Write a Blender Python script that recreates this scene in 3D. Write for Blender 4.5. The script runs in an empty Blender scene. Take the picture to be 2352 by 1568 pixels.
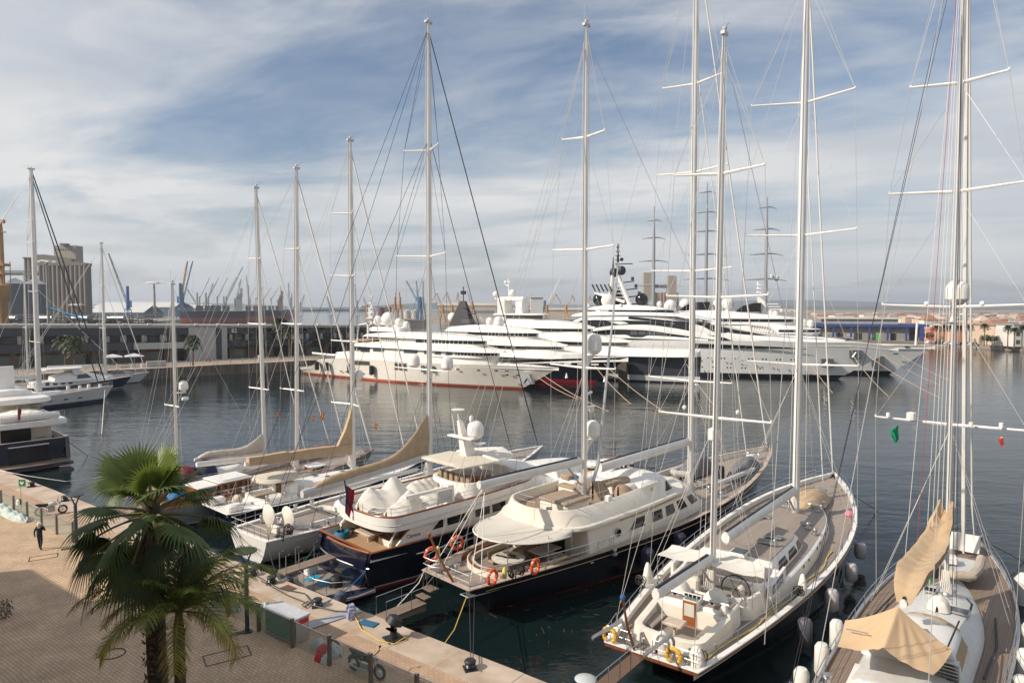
import bpy, bmesh, math, random
from mathutils import Vector, Matrix
from math import sin, cos, pi, radians, sqrt, atan2, hypot
random.seed(7)
SC = bpy.context.scene
COL = SC.collection
# ------------------------------------------------------------------ camera, sky, sun
TILT = math.atan(80/1568.)
cd = bpy.data.cameras.new('camera'); cam = bpy.data.objects.new('camera', cd); COL.objects.link(cam)
cd.lens = 24; cd.sensor_width = 36; cd.clip_start = .2; cd.clip_end = 30000
cam.location = (0, 0, 17); cam.rotation_euler = (pi/2-TILT, 0, 0)
SC.camera = cam
SUN_EL = radians(35.5); SH = Vector((.94, .34))          # shadows run along SH on the ground
SH.normalize()
w = bpy.data.worlds.new('World'); SC.world = w; w.use_nodes = True
nt = w.node_tree; N = nt.nodes; LK = nt.links; N.clear()
def nd(t, **k):
    n = N.new(t)
    for a, b in k.items():
        if a.startswith('i_'): n.inputs[a[2:].replace('_', ' ')].default_value = b
        else: setattr(n, a, b)
    return n
sky = nd('ShaderNodeTexSky', sky_type='NISHITA', sun_disc=False, sun_elevation=SUN_EL)
sky.sun_rotation = atan2(-SH.x, -SH.y)
sky.air_density = 1.0; sky.dust_density = 2.0; sky.ozone_density = 1.5
tc = nd('ShaderNodeTexCoord'); sp = nd('ShaderNodeSeparateXYZ'); LK.new(tc.outputs['Generated'], sp.inputs[0])
def m_(op, a, b=None, c=None):
    n = nd('ShaderNodeMath', operation=op)
    for k, v in enumerate((a, b, c)):
        if v is None: continue
        if isinstance(v, (int, float)): n.inputs[k].default_value = v
        else: LK.new(v, n.inputs[k])
    return n.outputs[0]
zc = m_('ADD', m_('MAXIMUM', sp.outputs[2], 0.0), .10)
cx = m_('DIVIDE', sp.outputs[0], zc); cy = m_('DIVIDE', sp.outputs[1], zc)
def cloud(sx, sy, ox, oy, rot, det, lo, hi, dist=0.6, rough=.55):
    cb = nd('ShaderNodeCombineXYZ')
    a = m_('ADD', m_('MULTIPLY', cx, cos(rot)), m_('MULTIPLY', cy, -sin(rot)))
    b = m_('ADD', m_('MULTIPLY', cx, sin(rot)), m_('MULTIPLY', cy, cos(rot)))
    LK.new(m_('MULTIPLY_ADD', a, sx, ox), cb.inputs[0]); LK.new(m_('MULTIPLY_ADD', b, sy, oy), cb.inputs[1])
    n = nd('ShaderNodeTexNoise'); n.inputs['Scale'].default_value = 1; n.inputs['Detail'].default_value = det
    n.inputs['Distortion'].default_value = dist; n.inputs['Roughness'].default_value = rough
    LK.new(cb.outputs[0], n.inputs['Vector'])
    r = nd('ShaderNodeMapRange'); r.inputs['From Min'].default_value = lo; r.inputs['From Max'].default_value = hi
    r.interpolation_type = 'SMOOTHSTEP'
    LK.new(n.outputs[0], r.inputs[0]); return r.outputs[0]
c1 = cloud(.54, .86, 3.1, 1.7, .35, 7, .36, .62)
c2 = cloud(1.3, 2.3, 7.3, 2.2, .5, 9, .32, .75, .8, .62)
c3 = cloud(.35, .5, 1.3, 8.4, .2, 4, .30, .62, .2)
hz = nd('ShaderNodeMapRange'); LK.new(sp.outputs[2], hz.inputs[0]); hz.inputs['From Min'].default_value = .0; hz.inputs['From Max'].default_value = .22
hz.inputs['To Min'].default_value = .55; hz.inputs['To Max'].default_value = 0; hz.interpolation_type = 'SMOOTHSTEP'
cov = m_('MINIMUM', m_('ADD', m_('MULTIPLY_ADD', c2, .30, m_('MULTIPLY', c1, .78)), hz.outputs[0]), .93)
mixc = nd('ShaderNodeMix', data_type='RGBA'); mixc.inputs[6].default_value = (4.0, 4.25, 4.6, 1); mixc.inputs[7].default_value = (6.0, 5.95, 5.85, 1)
LK.new(c3, mixc.inputs[0])
hc = nd('ShaderNodeMapRange'); LK.new(sp.outputs[2], hc.inputs[0]); hc.inputs['From Min'].default_value = -.02; hc.inputs['From Max'].default_value = .16
hc.inputs['To Min'].default_value = 1; hc.inputs['To Max'].default_value = 0
mixh = nd('ShaderNodeMix', data_type='RGBA'); LK.new(mixc.outputs[2], mixh.inputs[6]); mixh.inputs[7].default_value = (4.6, 4.85, 5.15, 1)
LK.new(hc.outputs[0], mixh.inputs[0])
SKB = nd('ShaderNodeMix', data_type='RGBA', blend_type='MULTIPLY'); SKB.inputs[0].default_value = 1; LK.new(sky.outputs[0], SKB.inputs[6]); SKB.inputs[7].default_value = (.78, .80, .82, 1)
mixs = nd('ShaderNodeMix', data_type='RGBA'); LK.new(cov, mixs.inputs[0]); LK.new(SKB.outputs[2], mixs.inputs[6]); LK.new(mixh.outputs[2], mixs.inputs[7])
bg = nd('ShaderNodeBackground'); bg.inputs[1].default_value = .1; LK.new(mixs.outputs[2], bg.inputs[0])
ow = nd('ShaderNodeOutputWorld'); LK.new(bg.outputs[0], ow.inputs[0])
sd = bpy.data.lights.new('sun', 'SUN'); sun = bpy.data.objects.new('sun', sd); COL.objects.link(sun)
sd.energy = 3.7; sd.angle = radians(.55); sd.color = (1, .90, .77)
sun.rotation_euler = Vector((SH.x*cos(SUN_EL), SH.y*cos(SUN_EL), -sin(SUN_EL))).to_track_quat('-Z', 'Y').to_euler()
vs = SC.view_settings; vs.view_transform = 'Standard'; vs.look = 'None'; vs.exposure = 0.5; vs.gamma = 1; vs.use_curve_mapping = False
# ------------------------------------------------------------------ materials
MATS = {}
def mat(name, col, rough=.5, metal=0., var=.08, scale=3., bump=0., spec=None, coord='Object', alpha=None, trans=0., col2=None, detail=4, streak=None):
    if name in MATS: return MATS[name]
    m = bpy.data.materials.new(name); m.use_nodes = True; t = m.node_tree; n = t.nodes; b = n['Principled BSDF']
    b.inputs['Roughness'].default_value = rough; b.inputs['Metallic'].default_value = metal
    if spec is not None: b.inputs['Specular IOR Level'].default_value = spec
    if trans: b.inputs['Transmission Weight'].default_value = trans
    if alpha is not None: b.inputs['Alpha'].default_value = alpha
    c = (*col, 1)
    b.inputs['Base Color'].default_value = c
    if var > 0 or col2:
        tcn = n.new('ShaderNodeTexCoord'); no = n.new('ShaderNodeTexNoise'); no.inputs['Scale'].default_value = scale; no.inputs['Detail'].default_value = detail
        src = tcn.outputs[coord]
        if streak:
            mp = n.new('ShaderNodeMapping'); mp.inputs['Scale'].default_value = streak; t.links.new(src, mp.inputs[0]); src = mp.outputs[0]
        t.links.new(src, no.inputs[0])
        mx = n.new('ShaderNodeMix'); mx.data_type = 'RGBA'
        rp = n.new('ShaderNodeMapRange'); rp.inputs['From Min'].default_value = .3; rp.inputs['From Max'].default_value = .7
        t.links.new(no.outputs[0], rp.inputs[0]); t.links.new(rp.outputs[0], mx.inputs[0])
        mx.inputs[6].default_value = c
        mx.inputs[7].default_value = (*col2, 1) if col2 else (*[x*(1-2*var) for x in col], 1)
        t.links.new(mx.outputs[2], b.inputs['Base Color'])
        if bump:
            bp = n.new('ShaderNodeBump'); bp.inputs['Strength'].default_value = bump; bp.inputs['Distance'].default_value = .05
            t.links.new(no.outputs[0], bp.inputs['Height']); t.links.new(bp.outputs[0], b.inputs['Normal'])
    MATS[name] = m; return m
def stripes(name, c_a, c_b, width, gap=.12, rough=.6, axis=1, var=.25, cross=0.):
    """planks along local x: thin dark caulking lines plus board to board tone"""
    if name in MATS: return MATS[name]
    m = bpy.data.materials.new(name); m.use_nodes = True; t = m.node_tree; n = t.nodes; L = t.links; b = n['Principled BSDF']; b.inputs['Roughness'].default_value = rough
    tcn = n.new('ShaderNodeTexCoord'); s = n.new('ShaderNodeSeparateXYZ'); L.new(tcn.outputs['Object'], s.inputs[0])
    def mm(op, a, bb=None):
        q = n.new('ShaderNodeMath'); q.operation = op
        for k, v in enumerate((a, bb)):
            if v is None: continue
            if isinstance(v, (int, float)): q.inputs[k].default_value = v
            else: L.new(v, q.inputs[k])
        return q.outputs[0]
    u = mm('MULTIPLY', s.outputs[axis], 1./width); fr = mm('FRACT', u); fl = mm('FLOOR', u)
    line = mm('LESS_THAN', fr, gap)
    wn = n.new('ShaderNodeTexWhiteNoise'); wn.noise_dimensions = '1D'; L.new(fl, wn.inputs[1])
    no = n.new('ShaderNodeTexNoise'); no.inputs['Scale'].default_value = 1.2; no.inputs['Detail'].default_value = 6; L.new(tcn.outputs['Object'], no.inputs[0])
    v = mm('ADD', mm('MULTIPLY', wn.outputs[0], var), mm('MULTIPLY', no.outputs[0], .5))
    mx = n.new('ShaderNodeMix'); mx.data_type = 'RGBA'; mx.inputs[6].default_value = (*c_a, 1); mx.inputs[7].default_value = (*[x*.55 for x in c_a], 1); L.new(v, mx.inputs[0])
    m2 = n.new('ShaderNodeMix'); m2.data_type = 'RGBA'; L.new(line, m2.inputs[0]); L.new(mx.outputs[2], m2.inputs[6]); m2.inputs[7].default_value = (*c_b, 1)
    L.new(m2.outputs[2], b.inputs['Base Color']); MATS[name] = m; return m
def hullmat(name, top, boot, bottom, z1, z0, rough=.12, boot2=None, z2=None, coat=.6):
    """paint zones of a hull by height over the waterline"""
    m = bpy.data.materials.new(name); m.use_nodes = True; t = m.node_tree; n = t.nodes; L = t.links; b = n['Principled BSDF']
    b.inputs['Roughness'].default_value = rough; b.inputs['Coat Weight'].default_value = coat; b.inputs['Coat Roughness'].default_value = .05
    tcn = n.new('ShaderNodeTexCoord'); s = n.new('ShaderNodeSeparateXYZ'); L.new(tcn.outputs['Object'], s.inputs[0])
    no = n.new('ShaderNodeTexNoise'); no.inputs['Scale'].default_value = .6; no.inputs['Detail'].default_value = 6; L.new(tcn.outputs['Object'], no.inputs[0])
    base = n.new('ShaderNodeMix'); base.data_type = 'RGBA'; base.inputs[6].default_value = (*top, 1); base.inputs[7].default_value = (*[x*.86 for x in top], 1); L.new(no.outputs[0], base.inputs[0])
    prev = base.outputs[2]
    for z, c in ([(z2, boot2)] if boot2 else [])+[(z1, boot), (z0, bottom)]:
        lt = n.new('ShaderNodeMath'); lt.operation = 'LESS_THAN'; L.new(s.outputs[2], lt.inputs[0]); lt.inputs[1].default_value = z
        mx = n.new('ShaderNodeMix'); mx.data_type = 'RGBA'; L.new(lt.outputs[0], mx.inputs[0]); L.new(prev, mx.inputs[6]); mx.inputs[7].default_value = (*c, 1); prev = mx.outputs[2]
    L.new(prev, b.inputs['Base Color']); MATS[name] = m; return m
WHITE = mat('white_gelcoat', (.80, .78, .74), .28, var=.05, scale=1.5)
WHITEM = mat('mast_white', (.78, .76, .72), .3, var=.06, scale=2, streak=(1, 1, .2))
CREAM = mat('cream_gelcoat', (.74, .69, .60), .32, var=.05, scale=1.5)
GREYW = mat('grey_white', (.55, .55, .54), .4, var=.06)
TEAK = stripes('teak_grey', (.36, .30, .255), (.10, .085, .075), .11)
TEAKW = stripes('teak_warm', (.50, .33, .20), (.20, .12, .07), .12)
TEAKD = stripes('teak_brown', (.27, .20, .15), (.08, .06, .05), .11)
VARN = mat('varnished_wood', (.34, .11, .03), .2, var=.2, scale=6, streak=(1, 8, 8))
VARND = mat('dark_varnish', (.20, .06, .025), .22, var=.2, scale=5)
CAPW = mat('bleached_caprail', (.50, .40, .33), .5, var=.1)
STEEL = mat('polished_steel', (.55, .55, .55), .36, 1., var=0)
ALU = mat('brushed_aluminium', (.50, .50, .51), .4, .8, var=.05)
WIRE = mat('rigging_wire', (.55, .53, .50), .4, .3, var=0)
WIREW = mat('white_rope', (.80, .76, .70), .7, var=0)
WIRED = mat('dark_rod_rigging', (.03, .03, .032), .35, var=0)
GLASS = mat('dark_glass', (.012, .014, .017), .05, var=0)
GLASSL = mat('tinted_glass', (.09, .10, .10), .08, var=.2, scale=2)
GLASSB = mat('pale_hatch_glass', (.16, .20, .18), .08, var=.1)
BLACK = mat('black_rubber', (.018, .018, .02), .55, var=.1)
NAVYF = mat('navy_fabric', (.02, .03, .09), .8)
CANV = mat('beige_canvas', (.60, .54, .45), .85, var=.07, scale=2, bump=.3)
CANVT = mat('tan_canvas', (.48, .35, .22), .85, var=.08, scale=2, bump=.4)
CANVW = mat('white_canvas', (.74, .70, .63), .85, var=.05, scale=2, bump=.3)
CANVG = mat('grey_canvas', (.17, .17, .18), .8, var=.12, scale=2, bump=.4)
CUSH = mat('tan_cushion', (.36, .27, .19), .85, var=.08, scale=4, bump=.3)
ORNG = mat('lifebuoy_orange', (.75, .10, .02), .5, var=.05)
YEL = mat('yellow_rope', (.65, .48, .08), .6, var=.05)
RED = mat('ensign_red', (.50, .03, .04), .8, var=.1)
BLUE = mat('bright_blue', (.02, .17, .42), .6, var=.1)
TEAL = mat('teal_rope', (.01, .16, .26), .7, var=.2, scale=20)
GREEN = mat('sign_green', (.01, .22, .10), .5, var=.05)
SKIN = mat('skin', (.42, .24, .16), .6, var=.05)
GOLD = mat('gold_line', (.55, .38, .14), .4, var=0)
FEND = mat('fender_grey', (.50, .46, .47), .45, var=.08)
FENDW = mat('fender_white', (.72, .71, .66), .45, var=.06)
FENDN = mat('fender_navy', (.03, .028, .06), .8, var=.1)
# ------------------------------------------------------------------ mesh builder
SPLIT = set('window fin column blind open_front roof_lamp portlight hull_window antenna tank cabin_window porthole bar_stool seat deck_vent awning_pole deck_support pillar door wheel bench tall_window side_window bathing_mat reflective_band cushion tower_window hull_slot anchor_pocket console flybridge_locker dark_canopy balcony_pane rail_opening passerelle_post mullion radar bimini_frame roof_gear outboard'.split())
class MB:
    def __init__(s): s.v = []; s.f = []; s.m = []; s.mi = 0
    def add(s, vs, fs):
        o = len(s.v); s.v += [tuple(p) for p in vs]
        for f in fs: s.f.append(tuple(o+i for i in f)); s.m.append(s.mi)
        return s
    def box(s, x0, x1, y0, y1, z0, z1):
        return s.add([(x0,y0,z0),(x1,y0,z0),(x1,y1,z0),(x0,y1,z0),(x0,y0,z1),(x1,y0,z1),(x1,y1,z1),(x0,y1,z1)],
                     [(0,3,2,1),(4,5,6,7),(0,1,5,4),(1,2,6,5),(2,3,7,6),(3,0,4,7)])
    def rbox(s, c, sz, rot=0., bev=.0, tilt=0.):
        """box centred at c (base centre), size sz, turned by rot, with bevelled upright and top edges"""
        hx, hy, h = sz[0]/2, sz[1]/2, sz[2]; b = bev
        def ring(i, z): return [(-hx+i+b, -hy+i, z), (hx-i-b, -hy+i, z), (hx-i, -hy+i+b, z), (hx-i, hy-i-b, z), (hx-i-b, hy-i, z), (-hx+i+b, hy-i, z), (-hx+i, hy-i-b, z), (-hx+i, -hy+i+b, z)]
        if b <= 0:
            pts = [(-hx,-hy,0),(hx,-hy,0),(hx,hy,0),(-hx,hy,0),(-hx,-hy,h),(hx,-hy,h),(hx,hy,h),(-hx,hy,h)]
            fs = [(0,3,2,1),(4,5,6,7),(0,1,5,4),(1,2,6,5),(2,3,7,6),(3,0,4,7)]
        else:
            pts = ring(0, 0)+ring(0, h-b)+ring(b*.8, h)
            fs = [tuple(range(7, -1, -1)), tuple(range(16, 24))]
            for k in range(2):
                for i in range(8): j = (i+1) % 8; fs.append((k*8+i, k*8+j, k*8+8+j, k*8+8+i))
        c_, s_ = cos(rot), sin(rot)
        return s.add([(c[0]+x*c_-y*s_, c[1]+x*s_+y*c_, c[2]+z+tilt*x) for x, y, z in pts], fs)
    def tube(s, path, r, n=6, caps=True, sq=1.):
        path = [Vector(p) for p in path]; rs = r if isinstance(r, (list, tuple)) else [r]*len(path)
        rings = []
        for i, p in enumerate(path):
            d = (path[min(i+1, len(path)-1)]-path[max(i-1, 0)])
            if d.length < 1e-9: d = Vector((0, 0, 1))
            d.normalize(); a = Vector((0, 0, 1)) if abs(d.z) < .9 else Vector((1, 0, 0))
            u = d.cross(a).normalized(); v = u.cross(d)
            rings.append([p+(u*cos(2*pi*k/n)*sq+v*sin(2*pi*k/n))*rs[i] for k in range(n)])
        return s.loft(rings, True, caps)
    def loft(s, rings, closed=True, caps=True):
        n = len(rings[0]); vs = [p for r in rings for p in r]; fs = []
        for a in range(len(rings)-1):
            for i in range(n if closed else n-1):
                j = (i+1) % n; fs.append((a*n+i, a*n+j, a*n+n+j, a*n+n+i))
        if caps and closed: fs.append(tuple(range(n-1, -1, -1))); fs.append(tuple((len(rings)-1)*n+i for i in range(n)))
        return s.add(vs, fs)
    def lathe(s, prof, c=(0, 0, 0), n=12, axis='z', caps=True):
        rings = []
        for r, h in prof:
            ring = []
            for k in range(n):
                a, b = r*cos(2*pi*k/n), r*sin(2*pi*k/n)
                ring.append({'z': (c[0]+a, c[1]+b, c[2]+h), 'x': (c[0]+h, c[1]+a, c[2]+b), 'y': (c[0]+b, c[1]+h, c[2]+a)}[axis])
            rings.append(ring)
        return s.loft(rings, True, caps)
    def ball(s, c, r, n=12, sz=1.):
        return s.lathe([(max(.001, r*sin(pi*k/(n//2+1))), -r*sz*cos(pi*k/(n//2+1))) for k in range(n//2+2)], c, n)
    def dome(s, c, r, h, n=14):
        """radome: short cone foot, cylinder, hemispherical top"""
        pr = [(r*.45, 0), (r, h*.22), (r*1.0, h-r*.95)]+[(max(.001, r*cos(a)), h-r*.95+r*.95*sin(a)) for a in [pi/10*k for k in range(1, 6)]]
        return s.lathe(pr, c, n)
    def torus(s, c, R, r, axis='z', n=18, m=6, a0=0, a1=2*pi, rot=None):
        pts = []
        for k in range(n+1):
            a = a0+(a1-a0)*k/n; u, v = R*cos(a), R*sin(a)
            p = {'z': (u, v, 0), 'x': (0, u, v), 'y': (u, 0, v)}[axis]
            if rot is not None: p = rot @ Vector(p)
            pts.append((c[0]+p[0], c[1]+p[1], c[2]+p[2]))
        return s.tube(pts, r, m)
    def grid(s, rows):
        n = len(rows[0]); vs = [p for r in rows for p in r]; fs = []
        for a in range(len(rows)-1):
            for i in range(n-1): fs.append((a*n+i, a*n+i+1, a*n+n+i+1, a*n+n+i))
        return s.add(vs, fs)
    def poly(s, pts): return s.add(pts, [tuple(range(len(pts)))])
    def prism(s, pts, z0, z1):
        """vertical prism over a 2D outline (counter clockwise)"""
        n = len(pts); vs = [(x, y, z0) for x, y in pts]+[(x, y, z1) for x, y in pts]
        return s.add(vs, [tuple(range(n-1, -1, -1)), tuple(range(n, 2*n))]+[(i, (i+1) % n, n+(i+1) % n, n+i) for i in range(n)])
    def slab(s, pts, y0, y1):
        """side outline in x,z given thickness across y"""
        n = len(pts); vs = [(x, y0, z) for x, z in pts]+[(x, y1, z) for x, z in pts]
        return s.add(vs, [tuple(range(n)), tuple(range(2*n-1, n-1, -1))]+[(i, n+i, n+(i+1) % n, (i+1) % n) for i in range(n)])
    def build(s, name, ms, parent=None, sharp=35, flat=False, loc=None, rz=None):
        if name in SPLIT and parent is not None:
            par = list(range(len(s.v)))
            def fd(i):
                while par[i] != i: par[i] = par[par[i]]; i = par[i]
                return i
            for f in s.f:
                a = fd(f[0])
                for j in f[1:]: par[fd(j)] = a
            g = {}
            for k, f in enumerate(s.f): g.setdefault(fd(f[0]), []).append(k)
            if 1 < len(g) <= 100:
                for fs in g.values():
                    b = MB(); ids = sorted({i for k in fs for i in s.f[k]}); mp = {i: n for n, i in enumerate(ids)}; b.v = [s.v[i] for i in ids]; b.f = [tuple(mp[i] for i in s.f[k]) for k in fs]; b.m = [s.m[k] for k in fs]
                    o = b.build_one(name, ms, parent, sharp, flat, loc, rz)
                return o
        return s.build_one(name, ms, parent, sharp, flat, loc, rz)
    def build_one(s, name, ms, parent=None, sharp=35, flat=False, loc=None, rz=None):
        me = bpy.data.meshes.new(name); me.from_pydata(s.v, [], s.f)
        for m in (ms if isinstance(ms, (list, tuple)) else [ms]): me.materials.append(m)
        if any(s.m): me.polygons.foreach_set('material_index', s.m)
        bm = bmesh.new(); bm.from_mesh(me); bmesh.ops.remove_doubles(bm, verts=bm.verts, dist=1e-5); bmesh.ops.recalc_face_normals(bm, faces=bm.faces); bm.to_mesh(me); bm.free()
        if not flat:
            me.polygons.foreach_set('use_smooth', [True]*len(me.polygons)); me.set_sharp_from_angle(angle=radians(sharp))
        me.update(); o = bpy.data.objects.new(name, me); COL.objects.link(o)
        if parent is not None: o.parent = parent
        if loc is not None: o.location = loc
        if rz is not None: o.rotation_euler = (0, 0, rz)
        return o
def tag(o, label, cat, group=None):
    o['label'] = label; o['category'] = cat
    if group: o['group'] = group
    return o
def thing(name, label, cat, loc=(0, 0, 0), rz=0., group=None):
    o = bpy.data.objects.new(name, None); COL.objects.link(o); o.location = loc; o.rotation_euler = (0, 0, rz); o.empty_display_size = .5
    return tag(o, label, cat, group)
def struct(o, kind='structure'): o['kind'] = kind; return o
def copy_tree(o, parent=None):
    c = o.copy(); COL.objects.link(c)
    if parent is not None: c.parent = parent
    for ch in o.children: copy_tree(ch, c)
    return c
def lerp(a, b, t): return a+(b-a)*t
def interp(pts, x):
    """smooth interpolation through (x, value) points"""
    if not isinstance(pts, (list, tuple)): return pts
    if x <= pts[0][0]: return pts[0][1]
    for i in range(len(pts)-1):
        if x <= pts[i+1][0]:
            a, b = pts[i], pts[i+1]; h = b[0]-a[0]; t = (x-a[0])/h
            def sl(j):
                if j <= 0: return (pts[1][1]-pts[0][1])/(pts[1][0]-pts[0][0])
                if j >= len(pts)-1: return (pts[-1][1]-pts[-2][1])/(pts[-1][0]-pts[-2][0])
                s0 = (pts[j][1]-pts[j-1][1])/(pts[j][0]-pts[j-1][0]); s1 = (pts[j+1][1]-pts[j][1])/(pts[j+1][0]-pts[j][0])
                return 0 if s0*s1 <= 0 else 2*s0*s1/(s0+s1)
            m0, m1 = sl(i)*h, sl(i+1)*h
            return (2*t**3-3*t*t+1)*a[1]+(t**3-2*t*t+t)*m0+(-2*t**3+3*t*t)*b[1]+(t**3-t*t)*m1
    return pts[-1][1]
def text_mesh(txt, size, font=None, ext=.01):
    c = bpy.data.curves.new('txt', 'FONT'); c.body = txt; c.size = size; c.extrude = ext; c.align_x = 'CENTER'; c.align_y = 'CENTER'
    o = bpy.data.objects.new('txt', c); COL.objects.link(o); dg = bpy.context.evaluated_depsgraph_get(); dg.update()
    me = bpy.data.meshes.new_from_object(o.evaluated_get(dg)); bpy.data.objects.remove(o); return me
def text_obj(name, txt, size, m, parent, loc, rot, ext=.008):
    me = text_mesh(txt, size, None, ext); me.materials.clear(); me.materials.append(m)
    o = bpy.data.objects.new(name, me); COL.objects.link(o); o.parent = parent; o.location = loc; o.rotation_euler = rot; return o
# near quay frame: t runs along the quay edge to the right, n away from the building
QT = Vector((.805, -.593)); QN = Vector((.593, .805))
def Q(t, n, z=None):
    p = QT*t+QN*n
    return (p.x, p.y) if z is None else (p.x, p.y, z)
QA = atan2(QT.y, QT.x)
PZ = 1.6
# ------------------------------------------------------------------ surveying helpers: where a sight line meets a level or a depth
def W(vx, vy, z):
    u = (vx-1176)/1568.; v = (784-vy)/1568.; d = (u, cos(TILT)+v*sin(TILT), -sin(TILT)+v*cos(TILT)); t = (z-17)/d[2]
    return (d[0]*t, d[1]*t)
def zat(vy, Y): return 17+Y*(-sin(TILT)+(784-vy)/1568.*cos(TILT))/(cos(TILT)+(784-vy)/1568.*sin(TILT))
def xat(vx, Y): return (vx-1176)/1568.*Y
# ------------------------------------------------------------------ water
def water_mat():
    m = bpy.data.materials.new('harbour_water'); m.use_nodes = True; t = m.node_tree; n = t.nodes; L = t.links; b = n['Principled BSDF']
    b.inputs['Base Color'].default_value = (.006, .013, .014, 1); b.inputs['Roughness'].default_value = .07; b.inputs['IOR'].default_value = 1.33
    b.inputs['Specular IOR Level'].default_value = .5
    tcn = n.new('ShaderNodeTexCoord'); prev = None
    for sc, st, dist, det, rot in ((.95, .45, .085, 4, .5), (.22, .5, .20, 3, .3), (3.2, .30, .04, 3, .9)):
        mp = n.new('ShaderNodeMapping'); mp.inputs['Rotation'].default_value = (0, 0, rot); mp.inputs['Scale'].default_value = (sc*.5, sc*1.15, sc)
        L.new(tcn.outputs['Object'], mp.inputs[0]); no = n.new('ShaderNodeTexNoise'); no.inputs['Scale'].default_value = 1; no.inputs['Detail'].default_value = det; no.inputs['Distortion'].default_value = .4
        L.new(mp.outputs[0], no.inputs[0]); bp = n.new('ShaderNodeBump'); bp.inputs['Strength'].default_value = st; bp.inputs['Distance'].default_value = dist
        L.new(no.outputs[0], bp.inputs['Height'])
        if prev: L.new(prev, bp.inputs['Normal'])
        prev = bp.outputs[0]
    L.new(prev, b.inputs['Normal']); return m
struct(MB().poly([(-8800, -180, 0), (11900, -180, 0), (11900, 11400, 0), (-8800, 11400, 0)]).build('water', water_mat(), flat=True))
# ------------------------------------------------------------------ near plaza and quay
def paving_mat(name, c1, c2, mortar, bw, bh, rot, mort=.012, dirt=.35, off=.5):
    m = bpy.data.materials.new(name); m.use_nodes = True; t = m.node_tree; n = t.nodes; L = t.links; b = n['Principled BSDF']; b.inputs['Roughness'].default_value = .8
    tcn = n.new('ShaderNodeTexCoord'); mp = n.new('ShaderNodeMapping'); mp.inputs['Rotation'].default_value = (0, 0, rot); L.new(tcn.outputs['Object'], mp.inputs[0])
    wob = n.new('ShaderNodeTexNoise'); wob.inputs['Scale'].default_value = .35; wob.inputs['Detail'].default_value = 2; L.new(tcn.outputs['Object'], wob.inputs[0])
    add = n.new('ShaderNodeMix'); add.data_type = 'RGBA'; add.blend_type = 'LINEAR_LIGHT'; add.inputs[0].default_value = .12; L.new(mp.outputs[0], add.inputs[6]); L.new(wob.outputs[1], add.inputs[7])
    br = n.new('ShaderNodeTexBrick'); br.inputs['Scale'].default_value = 1; br.inputs['Brick Width'].default_value = bw; br.inputs['Row Height'].default_value = bh
    br.inputs['Mortar Size'].default_value = mort; br.inputs['Mortar Smooth'].default_value = .3; br.offset = off
    br.inputs['Color1'].default_value = (*c1, 1); br.inputs['Color2'].default_value = (*c2, 1); br.inputs['Mortar'].default_value = (*mortar, 1); L.new(add.outputs[2], br.inputs[0])
    no = n.new('ShaderNodeTexNoise'); no.inputs['Scale'].default_value = .6; no.inputs['Detail'].default_value = 8; no.inputs['Roughness'].default_value = .65; L.new(tcn.outputs['Object'], no.inputs[0])
    mr = n.new('ShaderNodeMapRange'); mr.inputs['From Min'].default_value = .35; mr.inputs['From Max'].default_value = .7; mr.inputs['To Min'].default_value = 1; mr.inputs['To Max'].default_value = 1-dirt; L.new(no.outputs[0], mr.inputs[0])
    mx = n.new('ShaderNodeMix'); mx.data_type = 'RGBA'; mx.blend_type = 'MULTIPLY'; mx.inputs[0].default_value = 1; L.new(br.outputs[0], mx.inputs[6]); L.new(mr.outputs[0], mx.inputs[7])
    L.new(mx.outputs[2], b.inputs['Base Color'])
    bp = n.new('ShaderNodeBump'); bp.inputs['Strength'].default_value = .4; bp.inputs['Distance'].default_value = .01; L.new(br.outputs[1], bp.inputs['Height']); bp.invert = True; L.new(bp.outputs[0], b.inputs['Normal'])
    return m
PAVE = paving_mat('tan_block_paving', (.60, .43, .275), (.53, .37, .235), (.24, .17, .12), .30, .15, -QA, .012, .32)
PAVE2 = paving_mat('pink_block_paving', (.54, .37, .24), (.48, .32, .205), (.28, .19, .14), .28, .14, -QA, .011, .3)
STONE = mat('quay_stone', (.52, .43, .345), .8, var=.2, scale=.9, bump=.3, detail=9, col2=(.36, .26, .185))
WALLS = paving_mat('quay_wall_blocks', (.26, .20, .15), (.16, .125, .10), (.05, .04, .035), 1.8, .55, 0, .03, .5)
T0, T1 = -164.5, 70
o = MB()
a, b_, c_, d_ = Q(T0, -80), Q(T1, -80), Q(T1, 19.6), Q(T0, 19.6)
struct(MB().prism([a, b_, c_, d_], -2, PZ).build('plaza', PAVE, flat=True))
struct(MB().prism([Q(T0, 19.6), Q(T1, 19.6), Q(T1, 20.9), Q(T0, 20.9)], -2, PZ+.004).build('pavement', PAVE2, flat=True))
# stone coping in separate slabs
q = MB(); t = T0
while t < T1:
    l = random.uniform(2.2, 3.4); h = PZ+.012+random.uniform(0, .012)
    q.prism([Q(t+.012, 20.9), Q(min(t+l, T1)-.012, 20.9), Q(min(t+l, T1)-.012, 22.8+random.uniform(-.03, .03)), Q(t+.012, 22.8)], PZ-.5, h); t += l
struct(q.build('quay', STONE, flat=True))
struct(MB().prism([Q(T0, 20.9), Q(T1, 20.9), Q(T1, 22.72), Q(T0, 22.72)], -2, PZ-.02).build('quay_wall', WALLS, flat=True))
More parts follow.
